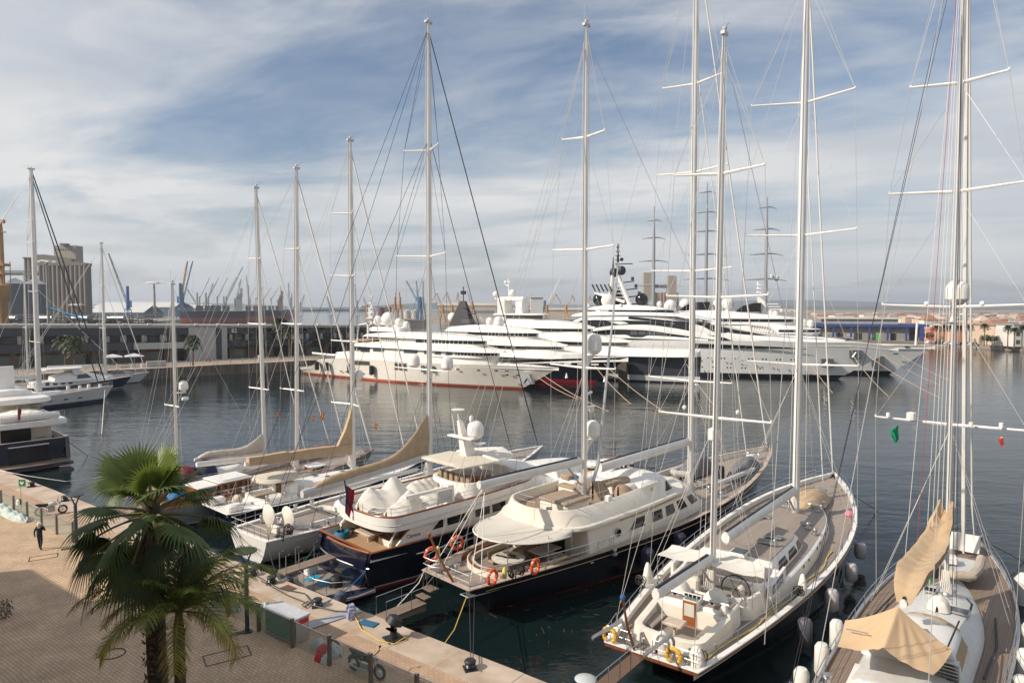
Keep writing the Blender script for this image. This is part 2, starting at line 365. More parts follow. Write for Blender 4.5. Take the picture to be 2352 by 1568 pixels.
# the harbour building the view is taken from: its shadow lies across the plaza
bl = thing('building', 'tall harbour building behind the viewpoint whose shadow falls across the plaza', 'building', Q(0, -1.8, PZ), QA)
BW = mat('building_render', (.55, .48, .40), .8)
MB().box(-49.9, 60, -18, -.02, 0, 18.7).box(-57.4, -49.9, -18, -.02, 0, 14.4).build('wall', BW, bl)
g = MB()
for i in range(20):
    for k in range(5): g.box(-48+i*5.2, -45+i*5.2, -.03, .03, 1+k*3.5, 3.1+k*3.5)
g.build('window', GLASS, bl)
# ------------------------------------------------------------------ far mole and land
FD = Vector((.782, .623)); FN = Vector((-.623, .782)); FO = Vector((-84.4, 160.6))
def FQ(s, n): p = FO+FD*s+FN*n; return (p.x, p.y)
MZ = 2.4
struct(MB().prism([FQ(-60, 0), FQ(210, 0), FQ(210, 62), FQ(-60, 62)], -2, MZ).build('mole', paving_mat('mole_paving', (.46, .36, .27), (.40, .31, .24), (.3, .24, .19), 1.2, .6, 0, .02, .3), flat=True))
struct(MB().prism([FQ(-60, -.25), FQ(210, -.25), FQ(210, -.01), FQ(-60, -.01)], -2, MZ+.02).build('mole_wall', WALLS, flat=True))
struct(MB().prism([FQ(-60, -.3), FQ(210, -.3), FQ(210, .9), FQ(-60, .9)], MZ+.024, MZ+.15).build('mole_kerb', STONE, flat=True))
PORTG = mat('port_ground', (.30, .255, .21), .9, var=.15, scale=.01)
struct(MB().prism([(-1500, 330), (-700, 330), (-333, 538), (-377, 759), (-560, 1500), (-3000, 1500), (-3000, 400)], -2, 2).build('port_land', PORTG, flat=True))
struct(MB().prism([(96, 352), (137, 311), (182, 300), (196, 262), (330, 214), (3500, 214), (7000, 5000), (-500, 5000), (-330, 2400), (-330, 2300), (-150, 2300), (-150, 1500), (-215, 980), (-190, 880), (20, 640)], -2, 1.6).build('far_land', PORTG, flat=True))
struct(MB().prism([(-3000, 2600), (-620, 2600), (-300, 3600), (-500, 5000), (-6000, 5000)], -2, 1.5).build('far_shore', PORTG, flat=True))
def ridge(name, x0, x1, y, hf, m, n=160, depth=900):
    r0, r1, r2 = [], [], []
    for i in range(n+1):
        x = lerp(x0, x1, i/n); h = hf(x); r0.append((x, y, -1)); r1.append((x, y+depth*.4, h*.6)); r2.append((x, y+depth, h))
    struct(MB().grid([r0, r1, r2]).build(name, m))
HILL = mat('hill_scrub', (.045, .065, .06), .95, var=.25, scale=.004)
def hn(x, a, s): return sum(sin(x/(s*k)+k*k*1.7+a)/k for k in (1, 1.9, 3.1, 4.7, 7.3))
ridge('hills', -5500, 9500, 7200, lambda x: max(8, 40+34*min(1, max(0, (x-700)/1500))+22*hn(x, .6, 620)-24*(x < 400)), HILL)
ridge('near_hills', -5200, 200, 4300, lambda x: 32+12*hn(x, 2, 260), HILL)
ridge('town_hill', 500, 6500, 3000, lambda x: 15+6*min(1, max(0, (x-700)/900))+2*hn(x, 1, 150), mat('dry_slope', (.14, .13, .10), .95, var=.3, scale=.01), depth=1400)
# ------------------------------------------------------------------ glazed block along the mole
BO = Vector((-112.9, 164.7)); BD = atan2(.6, .8)
def roofz(s): return lerp(12.6, 11.6, s/59.9)
B2 = thing('building', 'long low dark harbour block with mirrored panels, glass ground floor and white B2 lettering', 'building', (BO.x, BO.y, 0), BD)
MIR = mat('mirror_panel', (.05, .055, .062), .08, .9, var=0)
t_ = MIR.node_tree; no_ = t_.nodes.new('ShaderNodeTexNoise'); no_.inputs['Scale'].default_value = .35; no_.inputs['Detail'].default_value = 2; tcx = t_.nodes.new('ShaderNodeTexCoord'); t_.links.new(tcx.outputs['Object'], no_.inputs[0])
bp_ = t_.nodes.new('ShaderNodeBump'); bp_.inputs['Strength'].default_value = .8; bp_.inputs['Distance'].default_value = .9; t_.links.new(no_.outputs[0], bp_.inputs['Height']); t_.links.new(bp_.outputs[0], t_.nodes['Principled BSDF'].inputs['Normal'])
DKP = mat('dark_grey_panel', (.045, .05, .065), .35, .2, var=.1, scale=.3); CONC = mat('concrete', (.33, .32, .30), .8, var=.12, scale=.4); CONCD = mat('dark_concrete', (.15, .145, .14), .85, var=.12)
STW = paving_mat('stone_cladding', (.42, .42, .42), (.36, .36, .37), (.22, .22, .22), 2.4, .9, 0, .02, .15)
BRN = mat('brown_column', (.13, .08, .055), .7); GGL = mat('green_shopfront', (.20, .27, .24), .12, var=.25, scale=.15)
B2.scale = (.948, .948, 1)
def tl(s, f): return MZ+(roofz(s)-MZ)*f        # storey heights follow the roof line
def slabx(mb, s0, s1, y0, y1, f0, f1):
    mb.add([(s0, y0, tl(s0, f0)), (s1, y0, tl(s1, f0)), (s1, y1, tl(s1, f0)), (s0, y1, tl(s0, f0)), (s0, y0, tl(s0, f1)), (s1, y0, tl(s1, f1)), (s1, y1, tl(s1, f1)), (s0, y1, tl(s0, f1))],
           [(0,3,2,1),(4,5,6,7),(0,1,5,4),(1,2,6,5),(2,3,7,6),(3,0,4,7)])
m = MB(); slabx(m, -72, 101, -.3, 16, .925, 1.0); m.build('roof', CONC, B2, flat=True)
m = MB()
for s in range(-66, 100, 6):
    if random.random() < .8: m.rbox((s, -.1, tl(s, 1.0)), (1.0, .7, .45))
m.build('roof_lamp', WHITE, B2, flat=True)
m = MB(); slabx(m, -72, 33.8, 0, 15, .735, .925); slabx(m, -72, 33.8, -.6, 15, .345, .545); m.build('cladding', DKP, B2, flat=True)
m = MB(); slabx(m, 44.1, 101, 0, 15, .735, .925); slabx(m, 44.1, 101, -.6, 15, .345, .545); m.build('mirror_cladding', MIR, B2, flat=True)
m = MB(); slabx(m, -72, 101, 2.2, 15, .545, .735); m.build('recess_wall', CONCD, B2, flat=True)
m = MB(); s = -70
while s < 100:
    if not 31 < s < 44: slabx(m, s, s+.8, .1, 2.19, .545, .735)
    s += 4.6
m.build('fin', CONC, B2, flat=True)
m = MB(); s = -68
while s < 98:
    if not 30 < s < 44: slabx(m, s, s+3.1, 2.1, 2.18, .56, .72)
    s += 4.6
m.build('window', GLASSL, B2, flat=True)
m = MB()
for s in (8, 13, 17, 22, 27, 61, 66, 79, 84, 90): slabx(m, s, s+1.5, 1.2, 1.3, .56, .71)
m.build('blind', mat('pale_blind', (.55, .56, .55), .6), B2, flat=True)
m = MB(); slabx(m, 33.8, 44.1, -.7, 15, 0, .925); m.build('stone_wall', STW, B2, flat=True)
m = MB(); slabx(m, 41, 42.6, -.75, -.7, 0, .925); m.build('slot', DKP, B2, flat=True)
m = MB(); slabx(m, -72, 101, 3.2, 15, 0, .345); m.build('shopfront', GGL, B2, flat=True)
m = MB(); s = -71
while s < 100:
    if not 32 < s < 44: slabx(m, s, s+1.3, .6, 3.19, 0, .345)
    s += 5.8
slabx(m, -72, 33, 2.9, 3.18, .27, .345); slabx(m, 45, 101, 2.9, 3.18, .27, .345)
m.build('column', BRN, B2, flat=True)
m = MB()
for s in (-60, -46, -22, -4, 9, 30, 52, 58, 64, 76, 95): slabx(m, s, s+3.2, 3.1, 3.18, .0, .26)
m.build('open_front', mat('dark_interior', (.015, .015, .016), .6), B2, flat=True)
m = MB(); slabx(m, 102, 111, -1, 9, 0, 1.22); m.build('tower', CONC, B2, flat=True)
text_obj('lettering', 'B2', 1.5, WHITE, B2, (46.3, -.06, tl(46.3, .83)), (pi/2, 0, 0))
m = MB(); slabx(m, 20, 33.7, -.66, -.601, .36, .53); m.build('pale_panel', mat('pale_panel', (.42, .46, .43), .3, var=.1), B2, flat=True)
def fq3(px, py, z=2.4): x, y = W(px, py, z); return (x, y, z)
for i, (px, py) in enumerate(((260, 843), (309, 841))):
    u = thing('parasol', ['white square parasol on the terrace left of its twin', 'white square parasol on the terrace beside the pale stone block'][i], 'parasol', fq3(px, py), .6, 'white parasols outside the harbour block')
    MB().tube([(0, 0, 0), (0, 0, 3.0)], .05).build('pole', STEEL, u)
    MB().add([(-2, -2, 2.55), (2, -2, 2.55), (2, 2, 2.55), (-2, 2, 2.55), (0, 0, 3.2), (-2, -2, 2.4), (2, -2, 2.4), (2, 2, 2.4), (-2, 2, 2.4)], [(0, 1, 4), (1, 2, 4), (2, 3, 4), (3, 0, 4), (0, 5, 6, 1), (1, 6, 7, 2), (2, 7, 8, 3), (3, 8, 5, 0)]).build('canopy', mat('parasol_white', (.62, .62, .66), .8), u, flat=True)
def terrace_table(px, py, lab):
    u = thing('cafe_table', lab, 'table', fq3(px, py), random.random(), 'cafe tables on the far terrace')
    MB().lathe([(.3, 0), (.05, .05), (.05, .7), (.5, .72), (.5, .76)], n=8).build('tabletop', WHITE, u)
    for a in (0, 2.1, 4.2):
        MB().rbox((.8*cos(a), .8*sin(a), 0), (.45, .45, .45), a).rbox((1.0*cos(a), 1.0*sin(a), .45), (.06, .45, .45), a).build('chair_shell', WHITE, u, flat=True)
for px, py, lab in ((246, 846, 'white cafe table with chairs under the left parasol'), (275, 845, 'white cafe table with chairs between the two parasols'), (305, 843, 'white cafe table with chairs under the right parasol'), (330, 842, 'white cafe table with chairs right of the right parasol'), (28, 860, 'white cafe table with chairs at the far left of the terrace')):
    terrace_table(px, py, lab)
# glass fence along the mole
GLF = mat('fence_glass', (.32, .42, .37), .06, var=0, alpha=.16)
GLF2 = mat('green_fence_glass', (.20, .33, .26), .06, var=0, alpha=.42)
ff = thing('glass_fence', 'glass panel fence on posts along the far promenade in front of the dark block', 'fence', (*FQ(-58, 5.5), MZ), atan2(FD.y, FD.x))
for i in range(46):
    MB().box(i*3.2-.07, i*3.2+.07, -.07, .07, 0, 1.25).build('post', CONC, ff, flat=True)
    MB().box(i*3.2+.12, i*3.2+3.08, -.02, .02, .12, 1.15).build('panel', GLF, ff, flat=True)
tag(MB().rbox((0, 0, 0), (4.2, 1.4, 1.3)).rbox((0, 0, 1.3), (4.3, 1.5, .08)).build('planter_block', STW, loc=fq3(359, 842), rz=.6), 'pale stone block on the far promenade right of the parasols', 'block')
tag(MB().rbox((0, 0, 0), (1.3, 1.2, 1.4), 0, .1).rbox((0, 0, 1.4), (1.35, 1.25, .1), 0, .03).build('cabinet', mat('cab_beige', (.5, .46, .4), .6), loc=fq3(599, 828), rz=.6), 'small beige cabinet on the far promenade below the B2 lettering', 'cabinet')
# ------------------------------------------------------------------ port far left
SILO = mat('silo_concrete', (.21, .18, .155), .85, var=.1, scale=.02, streak=(1, 1, .1)); SILOD = mat('silo_dark', (.10, .115, .13), .6, var=.2, scale=.05)
def silo_block(name, label, x0, x1, y, z0, z1, n, parent=None, m=SILO, dep=2, ang=0):
    r = thing(name, label, 'silo', ((x0+x1)/2, y, z0), ang); wd = (x1-x0)/n; mb = MB()
    for j in range(dep):
        for i in range(n): mb.lathe([(wd*.53, 0), (wd*.53, z1-z0)], ((i-(n-1)/2)*wd, j*wd, 0), 14)
    mb.build('silo_row', m, r, sharp=40); return r
Y = 560
s1 = silo_block('grain_silo', 'huge grey concrete grain silo with ribbed cylinders and a square head tower', xat(93, Y), xat(206, Y), Y, 1, zat(607, Y), 11, ang=0)
MB().slab([(-20, zat(607, Y)-2), (-20, zat(588, Y)), (-14, zat(587.5, Y)), (8, zat(597, Y)), (8, zat(603, Y)), (20, zat(607, Y)), (20, zat(607, Y)-2)], -1.9, 6).build('gallery', SILO, s1, flat=True)
MB().box(xat(125, Y)-xat(149.5, Y), xat(175, Y)-xat(149.5, Y), 2.2, 12, 0, zat(566, Y)).build('tower', mat('tower_concrete', (.34, .30, .245), .85, var=.06, scale=.05), s1, flat=True)
m = MB()
for i in range(7): m.box(-8+i*2.2, -6.8+i*2.2, 2.1, 2.18, zat(577, Y), zat(574.5, Y))
m.build('window', GLASS, s1, flat=True)
m = MB(); m.box(-1, 4, -2, 3, zat(566, Y), zat(562, Y)); m.build('roof_cabin', CONCD, s1, flat=True)
s2 = silo_block('grain_silo', 'narrow pale silo wing at the left end of the big grain silo', xat(61, 530), xat(78, 530), 530, 1, zat(593, 530), 2)
MB().box(-3, 3, -2.2, 6, zat(593, 530)-1, zat(591, 530)-1).build('cap', SILO, s2, flat=True)
for i, (px, lab) in enumerate(((38, 'dark metal silo with a cone roof beside the yellow crane'), (66, 'second dark metal silo with a cone roof, nearer the concrete silo'))):
    d = thing('metal_silo', lab, 'silo', (xat(px, 500), 500+i*8, 1)); MB().lathe([(7.6, 0), (7.6, zat(655, 500))], n=24).build('wall', SILOD, d); MB().lathe([(7.8, zat(655, 500)), (.5, zat(641, 500))], n=24).build('roof', ALU, d)
cv = thing('conveyor_bridge', 'grey steel conveyor bridge running between the metal silos and the concrete silo', 'conveyor', (xat(40, 495), 495, 0)); m = MB()
m.box(-12, 16, -1.5, 1.5, zat(632, 495), zat(626, 495)); m.box(-12, 16, -1.2, 1.2, zat(624, 495), zat(622, 495))
for i in range(12): m.tube([(-12+i*2.4, -1.3, zat(632, 495)), (-10+i*2.4, -1.3, zat(622, 495))], .12, 4)
m.build('truss', CONCD, cv, flat=True)
ORC = mat('crane_orange', (.50, .25, .08), .6, var=.15, scale=.3); YLC = mat('crane_yellow', (.44, .24, .08), .6, var=.1, scale=.3); BLC = mat('crane_blue', (.03, .13, .30), .6, var=.1, scale=.3); GRC = mat('crane_grey', (.34, .35, .36), .6, var=.1); LBC = mat('crane_pale_blue', (.13, .20, .29), .6, var=.1)
WHC = mat('crane_white', (.62, .62, .6), .6)
def truss(mb, a, b, wd, r, n=8):
    a, b = Vector(a), Vector(b); d = (b-a).normalized(); u = d.cross(Vector((0, 1, 0))).normalized(); v = Vector((0, 1, 0))
    cs = [u*wd/2+v*wd/2, u*wd/2-v*wd/2, -u*wd/2-v*wd/2, -u*wd/2+v*wd/2]
    for c in cs: mb.tube([a+c, b+c*.5], r, 4)
    for i in range(n):
        p, q_ = a.lerp(b, i/n), a.lerp(b, (i+1)/n); k, k2 = 1-.5*i/n, 1-.5*(i+1)/n
        mb.tube([p+cs[i % 2]*k, q_+cs[(i+1) % 2]*k2], r*.8, 3); mb.tube([p+cs[2+i % 2]*k, q_+cs[2+(i+1) % 2]*k2], r*.8, 3)
def tower_crane(label, px, Y, base_vy, top_vy, m):
    r = thing('tower_crane', label, 'crane', (xat(px, Y), Y, 1)); zb, zt = zat(base_vy, Y), zat(top_vy, Y); h = zt-zb; k = Y/1568.
    MB().lathe([(10*k, 0), (10*k, 2), (10*k, zb), (15*k, zb+h*.05), (15*k, zb+h*.21), (12*k, zb+h*.22)], n=14).build('drum', m, r)
    MB().lathe([(5.5*k, zb+h*.2), (5*k, zb+h*.86), (3.2*k, zt-1)], n=10).build('mast', m, r)
    q = MB()
    for x, y in ((-1, -1), (1, -1), (1, 1), (-1, 1)): q.tube([(x*11*k, y*11*k, zb+h*.21), (x*11*k, y*11*k, zb+h*.50)], 1.1*k, 4)
    q.box(-12*k, 12*k, -12*k, 12*k, zb+h*.44, zb+h*.47); q.box(-12*k, 12*k, -12*k, 12*k, zb+h*.34, zb+h*.352); q.build('cage', m, r, flat=True)
    q = MB(); q.box(-10*k, 10*k, -3*k, 3*k, zt-2, zt-.3); q.box(-11*k, 11*k, -4*k, 4*k, zb+h*.84, zb+h*.85); q.build('head', ORC, r, flat=True)
tower_crane('yellow ochre harbour crane tower at the left edge of the photo', 9, 330, 700, 508, YLC)
def harbour_crane(label, px, Y, base_vy, cab_vy, tip, m, jm=None, thick=1., group=None, fold=None):
    """slewing crane: portal legs, tower, cab, lattice jib to tip (px,py)"""
    r = thing('harbour_crane', label, 'crane', (xat(px, Y), Y, 1), 0, group); k = Y/1568.; zb, zc_ = zat(base_vy, Y)-1, zat(cab_vy, Y)-1; tx, tz = xat(tip[0], Y)-xat(px, Y), zat(tip[1], Y)-1
    q = MB()
    for x, y in ((-1, -1), (1, -1), (1, 1), (-1, 1)): q.tube([(x*5*k*thick, y*5*k*thick, 0), (x*2.4*k*thick, y*2.4*k*thick, zb+(zc_-zb)*.35)], .7*k*thick, 4)
    q.build('portal', m, r, flat=True)
    MB().lathe([(2.6*k*thick, zb+(zc_-zb)*.3), (2.0*k*thick, zc_)], n=8).build('tower', m, r)
    s_ = 1 if tx >= 0 else -1; MB().box(-5*k*s_*thick if s_ > 0 else 5*k*thick*-1*s_-0, 2*k*thick, -2*k, 2*k, zb+(zc_-zb)*.38, zb+(zc_-zb)*.58).build('machine_house', m, r, flat=True)
    q = MB(); hz_ = zb+(zc_-zb)*.45; truss(q, (0, 0, hz_), (tx, 0, tz), 2.2*k*thick, .35*k*thick)
    q.tube([(0, 0, zc_), (tx, 0, tz)], .22*k, 3)
    if fold: q.tube([(tx, 0, tz), (xat(fold[0], Y)-xat(px, Y), 0, zat(fold[1], Y)-1)], .7*k*thick, 4)
    q.build('jib', jm or m, r, flat=True); q = MB(); e = (tx, 0, tz) if not fold else (xat(fold[0], Y)-xat(px, Y), 0, zat(fold[1], Y)-1); q.tube([e, (e[0], 0, e[2]*.45)], .12*k, 3); q.build('hook_rope', CONCD, r)
    return r
harbour_crane('blue mobile harbour crane with a grey jib pointing up left, beside the blue sheds', 295, 700, 736, 657, (254, 582), BLC, GRC, 1.6)
harbour_crane('blue harbour crane column with a tall yellow jib behind the black cargo ship', 416, 820, 724, 650, (434, 600), BLC, YLC, 1.5)
harbour_crane('blue harbour crane with a blue jib just right of the yellow jib', 421, 860, 724, 652, (446, 600), BLC, BLC, 1.1)
harbour_crane('pale grey crane with a very long jib over the cargo ship holds', 515, 900, 724, 680, (560, 613), GRC, GRC, .9)
harbour_crane('thin grey harbour crane standing over the second cargo ship', 572, 900, 724, 655, (568, 632), GRC, GRC, .8)
for px, py0, c, tx, ty, lab in ((820, 722, GRC, 816, 652, 'grey container crane far out left of the white superyacht mast'), (666, 722, GRC, 664, 650, 'grey container crane far out beside the second nearest slender mast')):
    harbour_crane(lab, px, 1500, 730, 690, (tx, ty), c, c, 1.2)
for px, tx, ty, c, lab in ((908, 910, 671, ORC, 'left one of the pair of orange cranes right of the dark red tanks'), (919, 918, 671, ORC, 'right one of the pair of orange cranes right of the dark red tanks'),
        (962, 957, 645, LBC, 'pale blue crane with its jib up, left of the tall sail mast'), (972, 973, 645, LBC, 'grey blue crane with its jib up close to the tall sail mast'), (966, 934, 645, BLC, 'blue crane with a long jib leaning left over the port')):
    harbour_crane(lab, px, 780, 722, 682, (tx, ty), c, c, 1.3)
for px, tx, ty, fx, fy, lab in ((1017, 1004, 673, 992, 690, 'leftmost orange luffing crane before the long beige building'), (1039, 1027, 671, 1018, 687, 'middle orange luffing crane before the long beige building'), (1056, 1052, 671, 1048, 690, 'rightmost orange luffing crane before the long beige building'),
        (1256, 1277, 675, 1288, 696, 'orange luffing crane with its arm folded to the right, beside the blue column'), (1300, 1315, 678, 1320, 692, 'orange luffing crane left of the tallest radar dome mast'), (1345, 1354, 679, 1358, 690, 'orange luffing crane at the right end of the orange row')):
    harbour_crane(lab, px, 700, 727, 700, (tx, ty), ORC, ORC, 1.3, 'orange luffing cranes', (fx, fy))
harbour_crane('blue crane column with a white lattice jib reaching up right', 1251, 720, 726, 690, (1290, 633), BLC, WHC, 1.3)
for px, Yc, cv_, tx, ty, c, lab in ((454, 1000, 672, 432, 664, GRC, 'grey gantry like crane left of the ship deck cranes'), (474, 1000, 672, 492, 650, GRC, 'grey crane behind the grey craned cargo ship, jib to the right'), (540, 1050, 684, 556, 640, GRC, 'slim grey crane between the two craned cargo ships'), (640, 1400, 690, 650, 668, GRC, 'small hazy crane right of the blue and red ship'), (690, 1500, 694, 700, 676, GRC, 'small hazy crane over the far tanker'), (760, 1600, 694, 752, 680, LBC, 'tiny pale blue crane on the horizon before the white superyacht'), (844, 1000, 700, 836, 682, ORC, 'small orange crane beside the white storage tank'), (1085, 900, 694, 1074, 668, ORC, 'slim orange crane at the right end of the long beige building'), (1212, 900, 700, 1222, 676, ORC, 'small orange crane right of the white cube building'), (1385, 950, 700, 1392, 680, ORC, 'thin orange crane left of the black radar mast')):
    harbour_crane(lab, px, Yc, 724, cv_, (tx, ty), c, c, 1.1)
# sheds
def shed(label, px0, px1, Y, eave_vy, ridge_vy, base_z, mw, mr, dep=40, cat='shed', ribs=True, name='warehouse'):
    x0, x1 = xat(px0, Y), xat(px1, Y); xm = (x0+x1)/2; r = thing(name, label, cat, (xm, Y, base_z)); h = zat(eave_vy, Y)-base_z; hr = zat(ridge_vy, Y)-base_z; a = (x1-x0)/2
    MB().box(-a, a, 0, dep, 0, h).build('wall', mw, r, flat=True)
    MB().add([(-a-1, -1, h), (a+1, -1, h), (a+1, dep/2, hr), (-a-1, dep/2, hr), (-a-1, dep+1, h), (a+1, dep+1, h), (-a-1, -1, h+.6), (a+1, -1, h+.6), (a+1, dep/2, hr+.6), (-a-1, dep/2, hr+.6), (-a-1, dep+1, h+.6), (a+1, dep+1, h+.6)],
             [(6, 7, 8, 9), (9, 8, 11, 10), (0, 1, 7, 6), (4, 10, 11, 5), (0, 6, 9, 3), (3, 9, 10, 4), (1, 2, 8, 7), (2, 5, 11, 8)]).build('roof', mr, r, flat=True)
    if ribs:
        q = MB(); n = max(3, int(2*a/8))
        for i in range(n): q.box(-a+i*2*a/n+.5, -a+i*2*a/n+1.6, -.3, 0, 0, h*.8)
        q.build('pilaster', mat('pilaster', (.5, .47, .4), .8), r, flat=True)
    return r
SB = mat('shed_blue', (.06, .13, .19), .6, var=.1, scale=.02); SR = mat('shed_roof', (.58, .58, .57), .5, var=.06, scale=.02); BEI = mat('beige_wall', (.48, .42, .34), .85, var=.08, scale=.05)
shed('dark blue port shed with a pale roof nearest the concrete silo', 205, 330, 880, 718, 700, 2, SB, SR, 50)
shed('dark blue port shed with a pale ridged roof behind the blue harbour crane', 215, 400, 1000, 706, 694, 2, SB, SR, 60)
shed('low blue port shed behind the black cargo ship', 340, 470, 1100, 708, 700, 2, SB, SR, 60)
shed('long beige port building with a row of blue windows behind the orange cranes', 1005, 1140, 1100, 702, 696, 1.6, BEI, BEI, 40, 'building', False)
r_ = [o for o in COL.objects if o.get('label', '').startswith('long beige port')][0]; q = MB()
for i in range(26): q.box(-44+i*3.4, -41.8+i*3.4, -.3, -.05, 5, 9)
q.build('window', mat('blue_window', (.10, .20, .30), .3), r_, flat=True)
shed('white cube shaped port building behind the superyacht radar arch', 1233-14, 1233+14, 640, 683, 682, 1.6, mat('wcube', (.62, .62, .6), .7), SR, 14, 'building', False)
shed('beige quay shed behind the orange cranes at the right', 1180, 1420, 900, 712, 708, 1.6, BEI, BEI, 30, 'shed', False)
for i, (px, c, tv, lab) in enumerate(((854, (.6, .6, .58), 711, 'white storage tank left of the dark red tanks'), (876, (.14, .05, .055), 709, 'left dark red storage tank behind the white superyacht'), (892, (.14, .05, .055), 708, 'right dark red storage tank behind the white superyacht'), (935, (.5, .48, .45), 716, 'low beige storage tank right of the twin orange cranes'), (952, (.5, .48, .45), 716, 'second low beige storage tank by the pale blue cranes'))):
    tk = thing('storage_tank', lab, 'tank', (xat(px, 900), 900, 1.6)); MB().lathe([(4.4, 0), (4.4, zat(tv, 900))], n=20).build('wall', mat('tank%d' % i, c, .6), tk); MB().lathe([(4.6, zat(tv, 900)), (.4, zat(tv, 900)+1.2)], n=20).build('roof', mat('tankroof%d' % i, tuple(x*1.1 for x in c), .6), tk)
s3 = silo_block('grain_silo', 'brown concrete grain silo with two pale towers behind the superyachts', xat(1483, 900), xat(1558, 900), 900, 1.6, zat(672, 900), 10, m=mat('silo_brown', (.34, .245, .19), .85, var=.1, scale=.05))
for a_, b_ in ((1476, 1496), (1532, 1551)):
    MB().box(xat(a_, 900)-xat(1520.5, 900), xat(b_, 900)-xat(1520.5, 900), -5, 6, 0, zat(629 if a_ < 1500 else 636, 900)).build('tower', mat('tower_concrete', (.44, .39, .32)), s3, flat=True)
MB().box(-18, 14, -1, 2, zat(664, 900), zat(656, 900)).build('conveyor', CONCD, s3, flat=True)
# far breakwater blocks and haulage stuff
q = MB()
for i in range(40): q.rbox((-330+i*4.6, 2300-i*.5, 0), (2.6, 3, 5))
q.build('x', mat('pale_block', (.5, .47, .42), .8), flat=True); bpy.data.objects[-1] if False else None
o = COL.objects[-1]; o.name = 'breakwater'; struct(o)
# dark pipe racks and machinery behind the block on the left: one steel structure
pr = thing('pipe_rack', 'low dark tangle of pipe racks and steelwork in front of the silos', 'structure', (xat(60, 420), 420, 1.5)); q = MB()
for i in range(46):
    x = -68+i*3.2; h = random.uniform(6, 11); q.tube([(x, 0, 0), (x+random.uniform(-1, 1), 0, h)], .3, 4); q.tube([(x, 0, h), (x+3.2, 0, random.uniform(5, 11))], .2, 4); q.tube([(x, 4, 2), (x+3, 4, 8)], .2, 4)
for z in (5, 7, 9, 10.5): q.tube([(-68, 1, z), (80, 1, z-.3)], .35, 5)
for i in range(16): q.rbox((random.uniform(-66, 76), 3, 0), (random.uniform(3, 8), 3, random.uniform(4, 9)))
q.build('steelwork', mat('dark_steelwork', (.10, .10, .105), .7, var=.3, scale=.2), pr, flat=True)
q = MB()
for i in range(6): q.lathe([(1.5, 0), (1.5, random.uniform(6, 12))], (-60+i*22, 1, 8.5), 8, 'x')
q.build('tank', ALU, pr)
lp = thing('boom_lift', 'blue articulated boom lift rising left over the dark block roof', 'lift', (xat(183, 300), 300, 2)); MB().tube([(0, 0, zat(746, 300)-2), (1.5, 0, zat(733, 300)-2), (-14.5, 0, zat(704, 300)-2)], .45, 4).build('boom', mat('lift_blue', (.03, .25, .50), .5), lp); MB().box(-.8, 3, -1, 1, 0, zat(742, 300)-2).build('base', WHITE, lp, flat=True)
for px, tv, Yl, lab in ((112, 600, 300, 'tall floodlight mast with a ring of lamps in front of the concrete silo'), (181, 700, 560, 'slim floodlight mast at the right side of the concrete silo'), (356, 650, 900, 'slim floodlight mast over the blue sheds')):
    f = thing('floodlight_mast', lab, 'lamp mast', (xat(px, Yl), Yl, 1.5)); h = zat(tv, Yl)-1.5; MB().tube([(0, 0, 0), (0, 0, h)], [.0022*Yl, .0014*Yl], 6).build('pole', CONC, f)
    q = MB()
    for a in range(6): q.rbox((.012*Yl*cos(a*pi/3), .008*Yl*sin(a*pi/3), h-.6), (.005*Yl, .005*Yl, .8))
    q.torus((0, 0, h), .009*Yl, .0012*Yl, n=10, m=4); q.build('lamp_ring', WHITE, f, flat=True)
